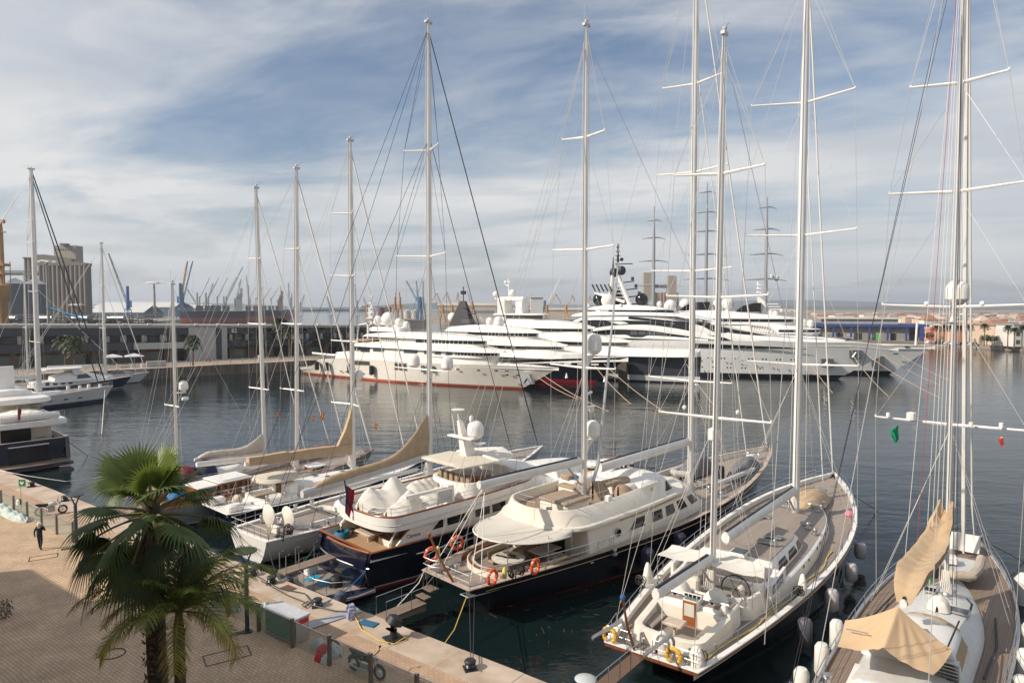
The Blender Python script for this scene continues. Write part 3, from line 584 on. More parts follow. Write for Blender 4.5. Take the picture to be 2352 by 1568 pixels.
# ------------------------------------------------------------------ boat building
class Hull:
    """local axes: x from stern to bow, y to port, z up from the water"""
    def __init__(s, L, B, zs, zm, zb, sw=.6, tm=.42, bow_oh=1.5, st_oh=.5, bul=.3, p=2.2, flare=.0, wfine=.82, zmid=.4, sp_=2.0, bot=-.7, keelw=.35, swl=.93, bil=1.):
        s.__dict__.update(dict(L=L, B=B, zs=zs, zm=zm, zb=zb, sw=sw, tm=tm, bow_oh=bow_oh, st_oh=st_oh, bul=bul, p=p, flare=flare, wfine=wfine, zmid=zmid, sp_=sp_, bot=bot, keelw=keelw, swl=swl, bil=bil))
    def b(s, x):
        t = min(1, max(0, x/s.L))
        if t < s.tm: return s.B/2*(s.sw+(1-s.sw)*(1-((s.tm-t)/s.tm)**s.sp_))
        q = (t-s.tm)/(1-s.tm); return s.B/2*max(0.004, 1-q**s.p)
    def z(s, x): return interp([(0, s.zs), (s.L*s.zmid, s.zm), (s.L, s.zb)], x)
    def dz(s, x): return s.z(x)-s.bul
    def pt(s, t, u, side):
        """u 0 waterline .. 1 rail"""
        x0 = s.st_oh*(1-u) if s.st_oh >= 0 else s.st_oh*(1-u)
        x1 = s.L-s.bow_oh*(1-max(u, -.2))
        x = x0+(x1-x0)*t; xd = t*s.L; bd = s.b(xd); q = max(0, (t-s.tm)/(1-s.tm))
        bw = s.B/2*((s.sw*s.swl+(1-s.sw*s.swl)*(1-((s.tm-t)/s.tm)**2)) if t < s.tm else max(.003, 1-q**(s.p*.72)))*lerp(1, s.wfine, 0 if t > s.tm else (s.tm-t)/s.tm)*.96
        if u >= 0: y = lerp(bw, bd, u**((1+s.flare*q) if t > s.tm else lerp(1, s.bil, (s.tm-t)/s.tm))); zz = u*s.z(xd)
        else: y = bw*(1+u*(1-s.keelw)/.3*.3); zz = u*abs(s.bot)/.3
        return (x, side*y, zz)
    def build(s, root, m, cap=None, deck=None, inner=None, n=36, name='hull', us=(-.3, -.12, 0, .15, .35, .55, .75, .9, 1.), capw=.14, cove=None, rub=None):
        cap = cap or WHITE; inner = inner or WHITE
        ts = [(i/n)**1.0 for i in range(n+1)]
        mb = MB(); rings = [[s.pt(t, u, 1) for u in reversed(us)]+[s.pt(t, u, -1) for u in us] for t in ts]
        mb.loft(rings, False, False); mb.poly(rings[0]); h = mb.build(name, m, root, 40)
        iw = MB(); cp = MB(); dk = MB(); rows = []
        for side in (1, -1):
            ra, rb, rc, rd = [], [], [], []
            for t in ts:
                x = t*s.L; b = s.b(x); bi = max(.001, b-capw); z = s.z(x)
                ra.append((x, side*b+side*.02, z)); rb.append((x, side*b+side*.02, z+.05)); rc.append((x, side*bi, z+.05)); rd.append((x, side*bi, z))
            cp.loft([[ra[i], rb[i], rc[i], rd[i]] for i in range(n+1)], True, True)
            iw.grid([[(x, side*max(.001, s.b(x)-capw*.8), s.z(x)), (x, side*max(.001, s.b(x)-capw*.8), s.dz(x)-.05)] for x in [t*s.L for t in ts]])
        b0 = s.b(0); z0 = s.z(0); cp.box(-.02, capw, -b0+.002, b0-.002, z0+.002, z0+.053)
        kx = max(0, s.st_oh)*(s.bul+.1)/s.zs+.03; iw.slab([(kx, z0-s.bul-.05), (kx+.06, z0-s.bul-.05), (.12, z0-.002), (.05, z0-.002)], -b0+.1, b0-.1)
        iw.build('bulwark', inner, h); cp.build('caprail', cap, h)
        for t in ts:
            x = min(max(t*s.L, .06+max(0, s.st_oh)*(s.bul+.1)/s.zs), s.L-.02); bi = max(.001, s.b(x)-capw*.75); rows.append([(x, bi*k/4, s.dz(x)+.06*(1-(k/4)**2)) for k in range(-4, 5)])
        dk.grid(rows); dk.build('deck', deck or TEAK, root)
        if cove:
            for side in (1, -1):
                MB().tube([s.offs(t, .86, side, .012) for t in [.02+.96*i/40 for i in range(41)]], .022, 4).build('cove_line', cove, h)
        if rub:
            for side in (1, -1): MB().tube([s.offs(t, rub[0], side, .02) for t in [rub[2]+(rub[3]-rub[2])*i/40 for i in range(41)]], rub[4] if len(rub) > 4 else .045, 5).build('rubbing_strake', rub[1], h)
        s.root = root; s.obj = h; return h
    def offs(s, t, u, side, o): p = s.pt(t, u, side); return (p[0], p[1]+side*o, p[2])
class Shell:
    """rounded deckhouse or roof: plan with elliptic nose and tail, sides leaning in"""
    def __init__(s, x0, x1, w, zb, zt, nose=2., tail=.5, tumble=.0, p=2., ch=.08, crown=.06, pt_=2., rake=0., rakea=0.):
        s.__dict__.update(dict(x0=x0, x1=x1, w=w, zb=zb, zt=zt, nose=nose, tail=tail, tumble=tumble, p=p, ch=ch, crown=crown, pt_=pt_, rake=rake, rakea=rakea))
    def W(s, x):
        w = interp(s.w, x) if isinstance(s.w, (list, tuple)) else s.w
        if s.nose > 0 and x > s.x1-s.nose: w *= max(0, 1-((x-(s.x1-s.nose))/s.nose)**s.p)**(1/s.p)
        if s.tail > 0 and x < s.x0+s.tail: w *= max(0, 1-((s.x0+s.tail-x)/s.tail)**s.pt_)**(1/s.pt_)
        return max(w, .004)
    def ZB(s, x): return interp(s.zb, x)
    def ZT(s, x): return interp(s.zt, x)
    def xs(s, n=14, k=9):
        out = []
        if s.tail > 0: out += [s.x0+s.tail*(1-cos(pi/2*i/k)) for i in range(k)]
        else: out += [s.x0]
        a, b = s.x0+s.tail, s.x1-s.nose; out += [a+(b-a)*i/n for i in range(0 if s.tail > 0 else 1, n+1)]
        if s.nose > 0: out += [b+s.nose*sin(pi/2*i/k) for i in range(1, k+1)]
        return out
    def sx(s, x, z):
        """x sheared by rake with height: the front leans aft, the back leans forward"""
        zb, zt = s.ZB(x), s.ZT(x); f = 0 if zt-zb < 1e-6 else (z-zb)/(zt-zb); k = (x-s.x0)/(s.x1-s.x0)
        return x-s.rake*f*max(0, (k-.5)*2)+s.rakea*f*max(0, (.5-k)*2)
    def y(s, x, z):
        zb, zt = s.ZB(x), s.ZT(x); f = (z-zb)/max(1e-6, zt-zb); return max(.003, s.W(x)-s.tumble*f)
    def ring(s, x):
        w, zb, zt = s.W(x), s.ZB(x), s.ZT(x); h = zt-zb; c = min(s.ch, h*.5, w*.5); wt = max(.003, w-s.tumble)
        f1 = lambda z: s.sx(x, z)
        L_ = [(f1(zb), w, zb), (f1(zt-c), max(.003, wt+(w-wt)*c/max(h, .01)), zt-c), (f1(zt), max(.002, wt-c), zt)]
        return L_+[(f1(zt), (wt-c)*.5, zt+s.crown*.75), (f1(zt), 0, zt+s.crown), (f1(zt), -(wt-c)*.5, zt+s.crown*.75)]+[(a, -b_, c_) for a, b_, c_ in reversed(L_)]
    def build(s, name, m, parent, n=14, sharp=38):
        return MB().loft([s.ring(x) for x in s.xs(n)], True, True).build(name, m, parent, sharp)
    def win(s, mb, xb0, xb1, xt0, xt1, z0, z1, side, o=.012, nx=6, z0b=None, z1b=None):
        """pane following the side; slanted ends; z0b, z1b heights at the forward end"""
        z0b = z0 if z0b is None else z0b; z1b = z1 if z1b is None else z1b; rows = []
        for j in range(4):
            v = j/3; r = []
            for i in range(nx+1):
                u = i/nx; z = lerp(lerp(z0, z0b, u), lerp(z1, z1b, u), v); x = lerp(lerp(xb0, xb1, u), lerp(xt0, xt1, u), v)
                r.append((s.sx(x, z), side*(s.y(x, z)+o), z))
            rows.append(r)
        mb.grid(rows); return mb
    def band(s, name, m, parent, xa, xb, za, zb_, o=.014, n=30, both=True, wrap=True):
        """window band following the plan from xa to xb between two heights (numbers or (x,z) lists)"""
        mb = MB(); xs = [xa+(xb-xa)*sin(pi/2*i/n) for i in range(n+1)]
        for side in (1, -1):
            mb.grid([[(s.sx(x, interp(za, x))+(o if x > s.x1-s.nose*.3 else 0), side*(s.y(x, interp(za, x))+o), interp(za, x)), (s.sx(x, interp(zb_, x))+(o if x > s.x1-s.nose*.3 else 0), side*(s.y(x, interp(zb_, x))+o), interp(zb_, x))] for x in xs])
        return mb.build(name, m, parent)
def tub(name, m, parent, out, floor, th=.14, fm=None, n=12, zt=None):
    """open topped shell: outer wall, rim and inner wall, with a floor"""
    mb = MB(); xs = out.xs(n); rp = []; rings = []
    for sgn in (1, -1):
        rr = []
        for x in (xs if sgn == 1 else reversed(xs)):
            w, zb, z1 = out.W(x), out.ZB(x), out.ZT(x); wt = max(.003, w-out.tumble); k = max(0, min(1, (x-out.x0)/(out.x1-out.x0)))
            xi = x+(th if k < .5 else -th)*abs(2*k-1)**3; wi = max(.002, wt-th); fl = interp(floor, x)
            rr.append([(x, sgn*w, zb), (x, sgn*wt, z1-.03), (x*.5+xi*.5, sgn*(wt-th*.5), z1), (xi, sgn*wi, z1-.03), (xi, sgn*wi, fl)])
        rings += rr
    mb.loft([list(r) for r in rings]+[list(rings[0])], False, False); o = mb.build(name, m, parent, 40)
    f = MB(); f.grid([[(x, (max(.01, out.W(x)-out.tumble-th*.5))*k/4, interp(floor, x)) for k in range(-4, 5)] for x in xs]); f.build('floor', fm or TEAK, o); return o
def boat(name, label, s, ang, cat='yacht', group=None): return thing(name, label, cat, (s[0], s[1], 0), ang, group)
def wp(root, x, y, z=0.):
    a = root.rotation_euler.z; return (root.location.x+x*cos(a)-y*sin(a), root.location.y+x*sin(a)+y*cos(a), z)
def mast(root, x, z0, z1, r, sprd=(), rake=0., mh=True, m=None, sq=.75, dark=False, hb=None, hull=None, stay=None, back=None, furl=.05, inner=None, wire=None, wr=.013, yb=0.):
    """mast with spreaders [(z, half, sweep)], masthead gear, shrouds, stays and halyards"""
    m = m or WHITEM; wire = wire or WIRE; H = z1-z0
    mx = lambda z: x-rake*(z-z0)/H
    a = MB().tube([(mx(z0), yb, z0), (mx(z0+H*.75), yb, z0+H*.75), (mx(z1), yb, z1)], [r, r*.94, r*.62], 12, True, sq).build('mast', m, root)
    tr = MB()
    tr.tube([(mx(z0)-r*.98, yb, z0+1.5), (mx(z0+H*.75)-r*.93, yb, z0+H*.75), (mx(z1)-r*.64, yb, z1)], .035, 4).build('sail_track', ALU, a)
    if mh:
        q = MB(); q.box(mx(z1)-r*1.3, mx(z1)+r*1.3, yb-r*.5, yb+r*.5, z1-.02, z1+.14); q.tube([(mx(z1)-r, yb, z1), (mx(z1)-r, yb, z1+1.3)], .015, 4); q.tube([(mx(z1)+r, yb, z1), (mx(z1)+r*1.8, yb, z1+.7), (mx(z1)+r*3.5, yb, z1+.75)], .015, 4)
        q.ball((mx(z1), yb, z1+.3), .12, 8); q.build('masthead', GREYW, a)
    tips = []
    for z, hw, sw in sprd:
        for sd in (1, -1):
            tip = (mx(z)-sw, sd*hw, z+hw*.04); MB().tube([(mx(z), sd*r*.6, z), tip], [.09, .05], 6, True, 1.).tube([tip, (tip[0], tip[1], tip[2]+.12)], .05, 5).build('spreader', m, a)
        tips.append((z, hw, sw))
    tips.sort()
    for sd in (1, -1):
        if hb is None: break
        cp = (x-.35, sd*hb[0], hb[1]); path = [cp]+[(mx(z)-sw, sd*hw, z+hw*.04) for z, hw, sw in tips]+[(mx(z1-.3), yb, z1-.3)]
        MB().tube(path, wr, 4).build('shroud', wire, root)
        zs_ = [cp[2]]+[t[0] for t in tips]
        q = MB(); prev = cp
        for i, (z, hw, sw) in enumerate(tips):
            q.tube([prev, (mx(z), yb, z-.1)], wr*.8, 3); prev = (mx(z)-sw, sd*hw, z+hw*.04)
        q.tube([prev, (mx(z1-.3), yb, z1-H*.04)], wr*.8, 3)
        if tips: q.tube([(cp[0]-1.2, cp[1], cp[2]), (mx(tips[0][0]), yb, tips[0][0]-.2)], wr*.8, 3)
        q.build('shroud', wire, root)
    if stay:
        for k, (sx, sz, top, rr, mm) in enumerate(stay): MB().tube([(sx, yb if k else 0, sz), (sx+(mx(top)-sx)*.06, 0, sz+(top-sz)*.06), (mx(top)+r*.5, yb, top)], [rr*.5, rr, rr*.8] if rr > .03 else rr, 6).build('forestay', mm, root)
    for bx, by, bz, top in (back or ()): MB().tube([(bx, by, bz), (mx(top), yb, top)], wr, 4).build('backstay', wire, root)
    q = MB()
    for i, (dx, dy) in enumerate(((-r*1.5, .12), (r*1.25, -.12), (-r*.6, -r*1.1))): q.tube([(mx(z0)+dx*1.8, yb+dy*2, z0+.9), (mx(z1*.97)+dx*.5, yb+dy*.6, z1*.97)], .010, 3)
    q.build('halyard', WIREW if not dark else WIRED, root)
    q = MB()                                       # winches, ropes and gear round the foot
    for k in range(5):
        an = k*1.26; q.lathe([(.10, 0), (.07, .1), (.09, .22)], (x+cos(an)*(r+.22), yb+sin(an)*(r+.22), z0+.0+.35*(k % 3)), 8)
    q.tube([(x, yb, z0), (x, yb, z0+.3)], r*1.35, 10); q.build('mast_collar', ALU, a)
    q = MB()
    for k in range(5): q.tube([(x-r-.05, yb+(k-2)*.07, z0+1.6), (x-r-.12-.03*k, yb+(k-2)*.09, z0+.8), (x-r-.05, yb+(k-2)*.06, z0+.5)], .03, 4)
    q.build('coiled_halyards', WIREW, a); return a
def boom(root, x0, x1, z0, z1, r=.28, m=None, slot=True, name='boom', y0=0.):
    m = m or WHITEM
    o = MB().tube([(x0, y0, z0), (x0+.25, y0, z0), (x1-.3, 0, z1), (x1, 0, z1)], [r*.86, r, r, r*.5], 10, True, .8).build(name, m, root)
    if slot: MB().tube([(x0+.12, y0, z0+r*.93), (x1-.5, 0, z1+r*.93)], .085, 6, True, 1.).build('furling_slot', BLACK, o)
    return o
def sailbag(root, x0, x1, z0, z1, r, m, rise=2.0, wide=1., y0=0.):
    """stowed sail in its cover along the boom, climbing the mast at the front end, laced under the boom"""
    rows = []; n = 44; rg = []
    for i in range(n+1):
        t = i/n; x = lerp(x0, x1, t); k = max(0, (t-.55)/.45); zb = lerp(z0, z1, t)-.05; end = min(1, t*6)**.6; top = zb+(r*1.55*end+rise*k**2.0)+.012*sin(t*23); wy = wide*r*(.30+.42*end)*(1-.5*k**1.5)+.012*sin(t*31); yy = y0*(1-t)
        prof = ((0, -.02), (.5, 0), (.95, .25), (1.0, .5), (.72, .78), (.30, .95), (.06, 1.0)) if wide <= 1 else ((0, -.02), (.35, 0), (.62, .3), (.95, .75), (1.0, .98), (.72, 1.0), (.25, .80))
        L_ = [(x+.01*sin(j*3+i), yy+wy*a*(1+.03*sin(i*.9+j*1.3)), lerp(zb, top, b)+.008*sin(i*1.3+j)) for j, (a, b) in enumerate(prof)]
        rg.append(L_+[(p[0], 2*yy-p[1], p[2]) for p in reversed(L_[1:])])
    o = MB().loft(rg, True, True).build('sail_cover', m, root, 60); q = MB()
    for i in range(3, n-2, 4): q.tube([rg[i][j] for j in range(len(rg[i]))]+[rg[i][0]], .018, 3)
    q.build('sail_tie', m, o); return o
def rail(root, path, h=.62, step=1.9, m=None, name='guard_rail', wires=2, r=.018):
    m = m or STEEL; q = MB(); P_ = [Vector(p) for p in path]; d = 0
    for k in range(1, wires+1): q.tube([(p.x, p.y, p.z+h*k/wires) for p in P_], r*.7 if k < wires else r, 4)
    last = None
    for i in range(len(P_)-1):
        a, b = P_[i], P_[i+1]; l = (b-a).length; s_ = 0 if last is None else step-last
        while s_ <= l: p = a.lerp(b, s_/l if l else 0); q.tube([p, (p.x, p.y, p.z+h)], r, 4); s_ += step
        last = l-(s_-step)
    q.tube([P_[-1], P_[-1]+Vector((0, 0, h))], r, 4)
    return q.build(name, m, root)
def hull_rail(H, x0, x1, side, inset=.1, n=24, **k):
    return rail(H.root, [(x, side*max(.05, H.b(x)-inset), H.z(x)+.05) for x in [lerp(x0, x1, i/n) for i in range(n+1)]], **k)
def winch(root, x, y, z, s=1.):
    q = MB(); q.lathe([(.19*s, 0), (.19*s, .1*s), (.12*s, .13*s), (.11*s, .3*s), (.15*s, .36*s), (.13*s, .42*s), (.03, .44*s)], (x, y, z), 12); return q.build('winch', STEEL, root)
def hatch(root, x, y, z, a=.6, b=.6, m=None):
    o = MB().rbox((x, y, z), (a, b, .08), 0, .03).build('deck_hatch', ALU, root); MB().rbox((x, y, z+.075), (a-.12, b-.12, .015)).build('pane', m or GLASSB, o, flat=True); return o
def horn(q, x, y, z): q.tube([(x-.15, y, z+.1), (x+.15, y, z+.1)], .03, 5); q.tube([(x-.06, y, z), (x-.06, y, z+.1)], .03, 5); q.tube([(x+.06, y, z), (x+.06, y, z+.1)], .03, 5)
def cleats(root, pts):
    for p in pts: q = MB(); horn(q, *p); q.build('cleat', STEEL, root)
def fender(root, x, side, y, z, L_=1.35, r=.3, m=None, label='', top=None, group=None):
    m = m or FEND; p = wp(root, x, side*y, z)
    pr = [(.06, 0), (r*.7, .04), (r, .2), (r, L_-.2), (r*.7, L_-.04), (.07, L_)]
    o = MB().lathe(pr, (0, 0, 0), 14).build('fender', m, loc=p, rz=0); tag(o, label, 'fender', group)
    if top: e = wp(root, x, side*top[0], top[1]); MB().tube([(0, 0, L_), (e[0]-p[0], e[1]-p[1], e[2]-p[2])], .015, 4).build('lanyard', WIRED, o)
    return o
def lifebuoy(loc, label, rot, m=None, R=.36, r=.085, u=False, group=None):
    o = tag(MB().torus((0, 0, 0), R, r, 'x', 20, 8, *((-pi*.32, pi*1.32) if u else (0, 2*pi))).build('lifebuoy', m or ORNG, loc=loc, rz=rot), label, 'lifebuoy', group)
    q = MB()
    for k in range(4):
        a = pi/4+k*pi/2
        if not u: q.torus((0, R*cos(a), R*sin(a)), r*1.06, .02, 'x', 8, 4, rot=None)
    if q.v: q2 = MB(); [q2.ball((0, R*cos(pi/4+k*pi/2), R*sin(pi/4+k*pi/2)), r*1.1, 6, 1.) for k in range(4)]; q2.build('reflective_band', WHITE, o)
    return o
def rope(pts, label, m=None, r=.02, cat='rope', name='mooring_line', sag=0., n=14):
    P_ = [Vector(p) for p in pts]
    if len(P_) == 2 and sag: P_ = [P_[0].lerp(P_[1], i/n)-Vector((0, 0, sag*4*(i/n)*(1-i/n))) for i in range(n+1)]
    o = P_[0].copy(); return tag(MB().tube([p-o for p in P_], r, 5).build(name, m or WIREW, loc=o), label, cat)
def coil(root, x, y, z, m, R=.16, n=5, name='rope_coil'):
    q = MB()
    for k in range(n): q.torus((x, y+(k-n/2)*.05, z-.12*(k % 2)), R*random.uniform(.8, 1.1), .028, 'x' if random.random() < .5 else 'y', 12, 5)
    return q.build(name, m, root)
def flag(loc, label, cols, w=.5, h=1.3, rz=0., emblem=None):
    """limp ensign hanging from its staff: folds of cloth; cols are upright strips of colour"""
    rows = []; n = 8; mbs = []
    for i in range(11):
        t = i/10; rows.append([(w*k/n*(1-.45*t)+.03*sin(t*5), .10*sin(k*2.1+t*3)*(k/n), -h*t-.25*(k/n)*h) for k in range(n+1)])
    q = MB(); 
    for k in range(n):
        q.mi = min(len(cols)-1, int(k/n*len(cols))); q.grid([[r[k], r[k+1]] for r in rows])
    o = tag(q.build('flag', cols, loc=loc, rz=rz, sharp=80), label, 'flag')
    if emblem: MB().poly([(w*.35, -.04, -h*.35), (w*.55, -.05, -h*.5), (w*.35, -.04, -h*.68), (w*.15, -.03, -h*.5)]).build('emblem', emblem, o)
    return o
def cover(name, root, x0, x1, w, z0, prof, m, bump=.06, n=18, k=9, y0=0., seed=0, sk=None):
    ex, pw = (1.25, 1.0) if sk == 'tent' else (2.4, .7)
    """cloth thrown over something: height profile along x, falling to the sides, with pleats"""
    rd = random.Random(seed); ph = rd.random()*6; rows = []
    for i in range(n+1):
        t = i/n; x = lerp(x0, x1, t); h = interp(prof, t); ww = w*(max(0.02, 1-abs(2*t-1)**4))**.5; r = []
        for j in range(-k, k+1):
            s_ = j/k; c = max(0, 1-abs(s_)**ex); r.append((x, y0+ww*s_, z0+h*c**pw+bump*(sin(j*1.7+ph+i*.35)*.5+sin(i*1.1+j*.4+ph))*c))
        rows.append(r)
    return MB().grid(rows).build(name, m, root, 80)
# ================================================================== E: navy ketch with teak decks (name board ANAKENA)
E = boat('sailing_yacht', 'navy ketch with teak decks, white coachroof and ANAKENA name board, right of centre', (5.91, 28.65), radians(53.1), 'sailing yacht')
HE = Hull(35.6, 8.3, 1.95, 1.95, 3.0, sw=.53, tm=.5, bow_oh=3.6, st_oh=2.6, swl=.5, bil=.6, bul=.32, p=2.3, sp_=1.9)
HE.build(E, hullmat('navy_hull_e', (.006, .008, .022), (.4, .4, .38), (.03, .03, .05), .22, .12), cap=WHITE, cove=GOLD, capw=.26)
HE.build_strip = [MB().tube([HE.offs(t, .955, sd, .018) for t in [i/40 for i in range(41)]], .05, 5).build('toe_strip', VARND, HE.obj) for sd in (1, -1)]
MB().tube([(-.02, y, 1.86) for y in (-2.15, -1, 0, 1, 2.15)], .06, 5).build('toe_strip', VARND, HE.obj)
dE = lambda x: HE.dz(x)+.05
cr = Shell(9.2, 27.4, [(9, 2.75), (15, 2.9), (21, 2.6), (27.4, 1.9)], lambda_ := [(9, 1.6), (18, 1.75), (27.4, 2.1)], [(9, 2.38), (18, 2.42), (27.4, 2.55)], nose=6.5, tail=.3, tumble=.12, crown=.1, ch=.1)
cr.build('coachroof', WHITE, E, 24)
tk = Shell(9.4, 27.1, [(9, 2.5), (15, 2.62), (21, 2.35), (27.4, 1.7)], [(9, 2.385), (18, 2.425), (27.4, 2.555)], [(9, 2.405), (18, 2.445), (27.4, 2.575)], nose=6.2, tail=.3, crown=.1, ch=.01); tk.build('coachroof_deck', TEAK, E, 24)
q = MB(); [cr.win(q, x, x+.32, x, x+.32, 2.05+(x-10)*.015, 2.22+(x-10)*.015, sd) for sd in (1, -1) for x in (14, 15.2, 17.5, 18.5, 20.5, 21.6, 23)]; q.build('portlight', GLASS, cr and E)
dh = Shell(10.6, 18.4, [(10, 2.25), (15, 2.25), (18.5, 2.0)], 2.3, [(10, 3.28), (18.4, 3.12)], nose=1.6, tail=.25, tumble=.28, rake=1.0, ch=.14, crown=.1, p=2.6)
dho = dh.build('deckhouse', WHITE, E, 16)
rt = Shell(10.75, 17.2, [(10, 1.85), (15, 1.85), (17.5, 1.6)], [(10, 3.30), (18.4, 3.15)], [(10, 3.36), (18.4, 3.20)], nose=1.3, tail=.2, ch=.01, crown=.1, p=2.6); rt.build('roof_deck', TEAK, E, 14)
for sd in (1, -1):
    for x0, x1 in ((11.5, 13.2), (13.5, 15.3), (15.6, 17.0)):
        dh.win(MB(), x0, x1+.15, x0+.35, x1-.1, 2.55, 3.0, sd).build('side_window', GLASS, dho)
dh.band('windscreen', GLASS, dho, 17.25, 18.39, 2.55, 2.95)
for y in (-1.35, 1.3):                                                     # aft windows with pleated blinds either side of the door
    MB().box(10.52, 10.56, y-.55, y+.55, 2.45, 3.0).build('window_frame', WHITE, dho, flat=True); MB().box(10.50, 10.519, y-.45, y+.45, 2.5, 2.95).build('blind', stripes('blind', (.5, .55, .48), (.3, .36, .32), .06), dho, flat=True)
MB().box(10.45, 10.58, -.75, .35, 1.7, 3.22).build('door_surround', WHITE, dho, flat=True)
do = MB().box(10.40, 10.448, -.62, .22, 1.75, 3.05).build('door', VARN, dho, flat=True); MB().box(10.385, 10.399, -.55, -.24, 2.15, 2.95).build('pane', GLASS, do, flat=True); MB().box(10.385, 10.399, -.15, .15, 2.15, 2.95).build('pane', GLASS, do, flat=True)
MB().rbox((10.9, -.2, 3.3), (1.0, .95, .16), 0, .04).build('sliding_hatch', WHITE, dho); MB().rbox((10.95, -.2, 3.46), (.8, .75, .015)).build('pane', GLASSL, dho, flat=True)
for x, y in ((13.4, -.9), (14.6, -1.0)): hatch(E, x, y, 3.42, .65, .95)
for x, y in ((21.0, -1.2), (24.5, -1.0), (21, 1.3), (24.7, .9)): hatch(E, x, y, 2.58, .6, .7)
hatch(E, 31, 0, HE.dz(31)+.07, .7, .7)
winch(E, 13.2, -1.45, 3.42, .8); [winch(E, *p) for p in ((20.2, -1.6, 2.55), (19.4, -2.2, 2.5, ), (25.8, -1.3, 2.6), (25.6, 1.2, 2.6), (20.2, 1.6, 2.55))]
# cockpit with wheel, wings and awning
ck = Shell(5.9, 10.6, [(5.9, 2.1), (8, 2.45), (10.6, 2.55)], 1.6, [(5.9, 2.75), (8.5, 2.7), (10.6, 3.05)], nose=0, tail=1.1, tumble=.12)
tub('cockpit_coaming', WHITE, E, ck, 1.95, .2)
w_ = MB().torus((7.1, -1.3, 2.85), .72, .035, 'x', 28, 6)
for k in range(6): w_.tube([(7.1, -1.3, 2.85), (7.1, -1.3+.7*cos(k*pi/3), 2.85+.7*sin(k*pi/3))], .014, 4)
w_.build('steering_wheel', BLACK, E)
MB().rbox((7.45, -1.3, 1.95), (.45, .6, 1.0), 0, .08).build('pedestal', CREAM, E); MB().rbox((7.4, 1.1, 1.95), (.5, .8, .9), 0, .1).build('pedestal', CREAM, E)
MB().rbox((6.55, -1.3, 1.95), (.5, 1.3, .5), 0, .08).rbox((6.6, 1.1, 1.95), (.5, 1.4, .5), 0, .08).rbox((9.2, 1.6, 1.95), (1.6, .7, .5), 0, .08).rbox((9.2, -1.75, 1.95), (1.6, .6, .5), 0, .08).build('seat', CREAM, E)
for sd in (1, -1):
    wg = MB().slab([(8.3, 2.2), (10.9, 2.3), (10.9, 3.15), (10.5, 3.12), (8.3, 2.95)], sd*2.62-.07, sd*2.62+.07).build('wing_coaming', WHITE, E, flat=True)
nb = MB().slab([(8.55, 2.47), (10.3, 2.56), (10.3, 2.96), (8.55, 2.86)], -2.73, -2.695).build('name_board', mat('name_blue', (.02, .06, .17), .4, var=0), E, flat=True)
text_obj('lettering', 'ANAKENA', .40, mat('name_white', (.75, .75, .72), .5, var=0), nb, (9.42, -2.735, 2.715), (pi/2, radians(-3), 0), .004)
aw = MB(); rows = []
for i in range(11):
    y = lerp(2.75, -2.35, i/10); sg = .10*sin(pi*i/10)+.09*abs(sin(pi*i/5)); rows.append([(lerp(6.55, 8.55, k/6)+(.1*abs(y)*.1), y, 4.15-.1*abs(y)-sg*.8-.07*sin(pi*k/6)+(.03*sin(i*2+k))) for k in range(7)])
aw.grid(rows).build('awning', CANVW, E, 80)
for x, y in ((6.6, 2.7), (8.5, 2.7), (6.6, -2.3), (8.5, -2.3)): MB().tube([(x, y, 2.3), (x, y, 3.9)], .02, 5).build('awning_pole', STEEL, E)
# aft trunk with covered lockers, instrument bar and the sunk aft cockpit
at = Shell(4.55, 6.0, 1.95, 1.55, 2.62, nose=0, tail=.1, tumble=.08, crown=.05, ch=.06); at.build('aft_trunk', WHITE, E, 4)
MB().box(4.75, 5.9, -1.7, 1.7, 2.645, 2.685).build('trunk_deck', TEAK, E, flat=True)
for y in (1.05, -.85): cover('winch_cover', E, 5.05, 6.05, .62, 2.6, [(0, .3), (.15, .62), (.85, .62), (1, .3)], CANVW, .03, 12, 6, y0=y, seed=int(y*9))
ib = MB().tube([(4.85, -1.75, 2.95), (4.85, 1.75, 2.95)], .05, 6).tube([(4.85, -1.7, 2.6), (4.85, -1.7, 2.95)], .04).tube([(4.85, 1.7, 2.6), (4.85, 1.7, 2.95)], .04).build('traveller', ALU, E)
MB().box(4.72, 4.8, -.45, .45, 2.93, 3.1).build('instrument_panel', WHITE, E, flat=True); q = MB()
for k in range(4): q.box(4.70, 4.719, -.40+k*.21, -.24+k*.21, 2.95, 3.07)
q.build('display', GLASS, E, flat=True)
cover('winch_cover', E, 4.5, 5.0, .2, 2.62, [(0, .1), (.3, .35), (.7, .35), (1, .1)], CANVW, .01, 8, 5, y0=-1.55); cover('winch_cover', E, 4.5, 5.0, .2, 2.62, [(0, .1), (.3, .35), (.7, .35), (1, .1)], CANVW, .01, 8, 5, y0=1.6)
ac = Shell(1.45, 4.6, [(1.4, 1.75), (4.6, 2.05)], 1.55, [(1.4, 2.3), (4.6, 2.5)], nose=0, tail=.75, tumble=.1, pt_=3)
tub('aft_cockpit', CREAM, E, ac, 1.72, .34)
MB().box(4.3, 4.5, -1.5, 1.5, 1.72, 2.45).build('bulkhead', CREAM, E, flat=True)
d2 = MB().box(4.22, 4.29, -.38, .28, 1.72, 2.9).build('cabin_door', VARN, E, flat=True); MB().box(4.20, 4.219, -.30, .20, 2.2, 2.8).build('blind', stripes('blind2', (.62, .62, .52), (.5, .52, .6), .05), d2, flat=True)
MB().box(4.3, 5.0, -.42, .32, 2.45, 2.93).build('companionway', WHITE, E, flat=True); MB().box(4.35, 4.95, -.36, .26, 2.932, 2.95).build('pane', GLASSB, E, flat=True)
MB().rbox((3.0, .15, 2.25), (.75, .95, .12), 0, .04).tube([(3, .15, 1.7), (3, .15, 2.3)], .07).build('cockpit_table', mat('pale_teak', (.55, .45, .36), .6), E)
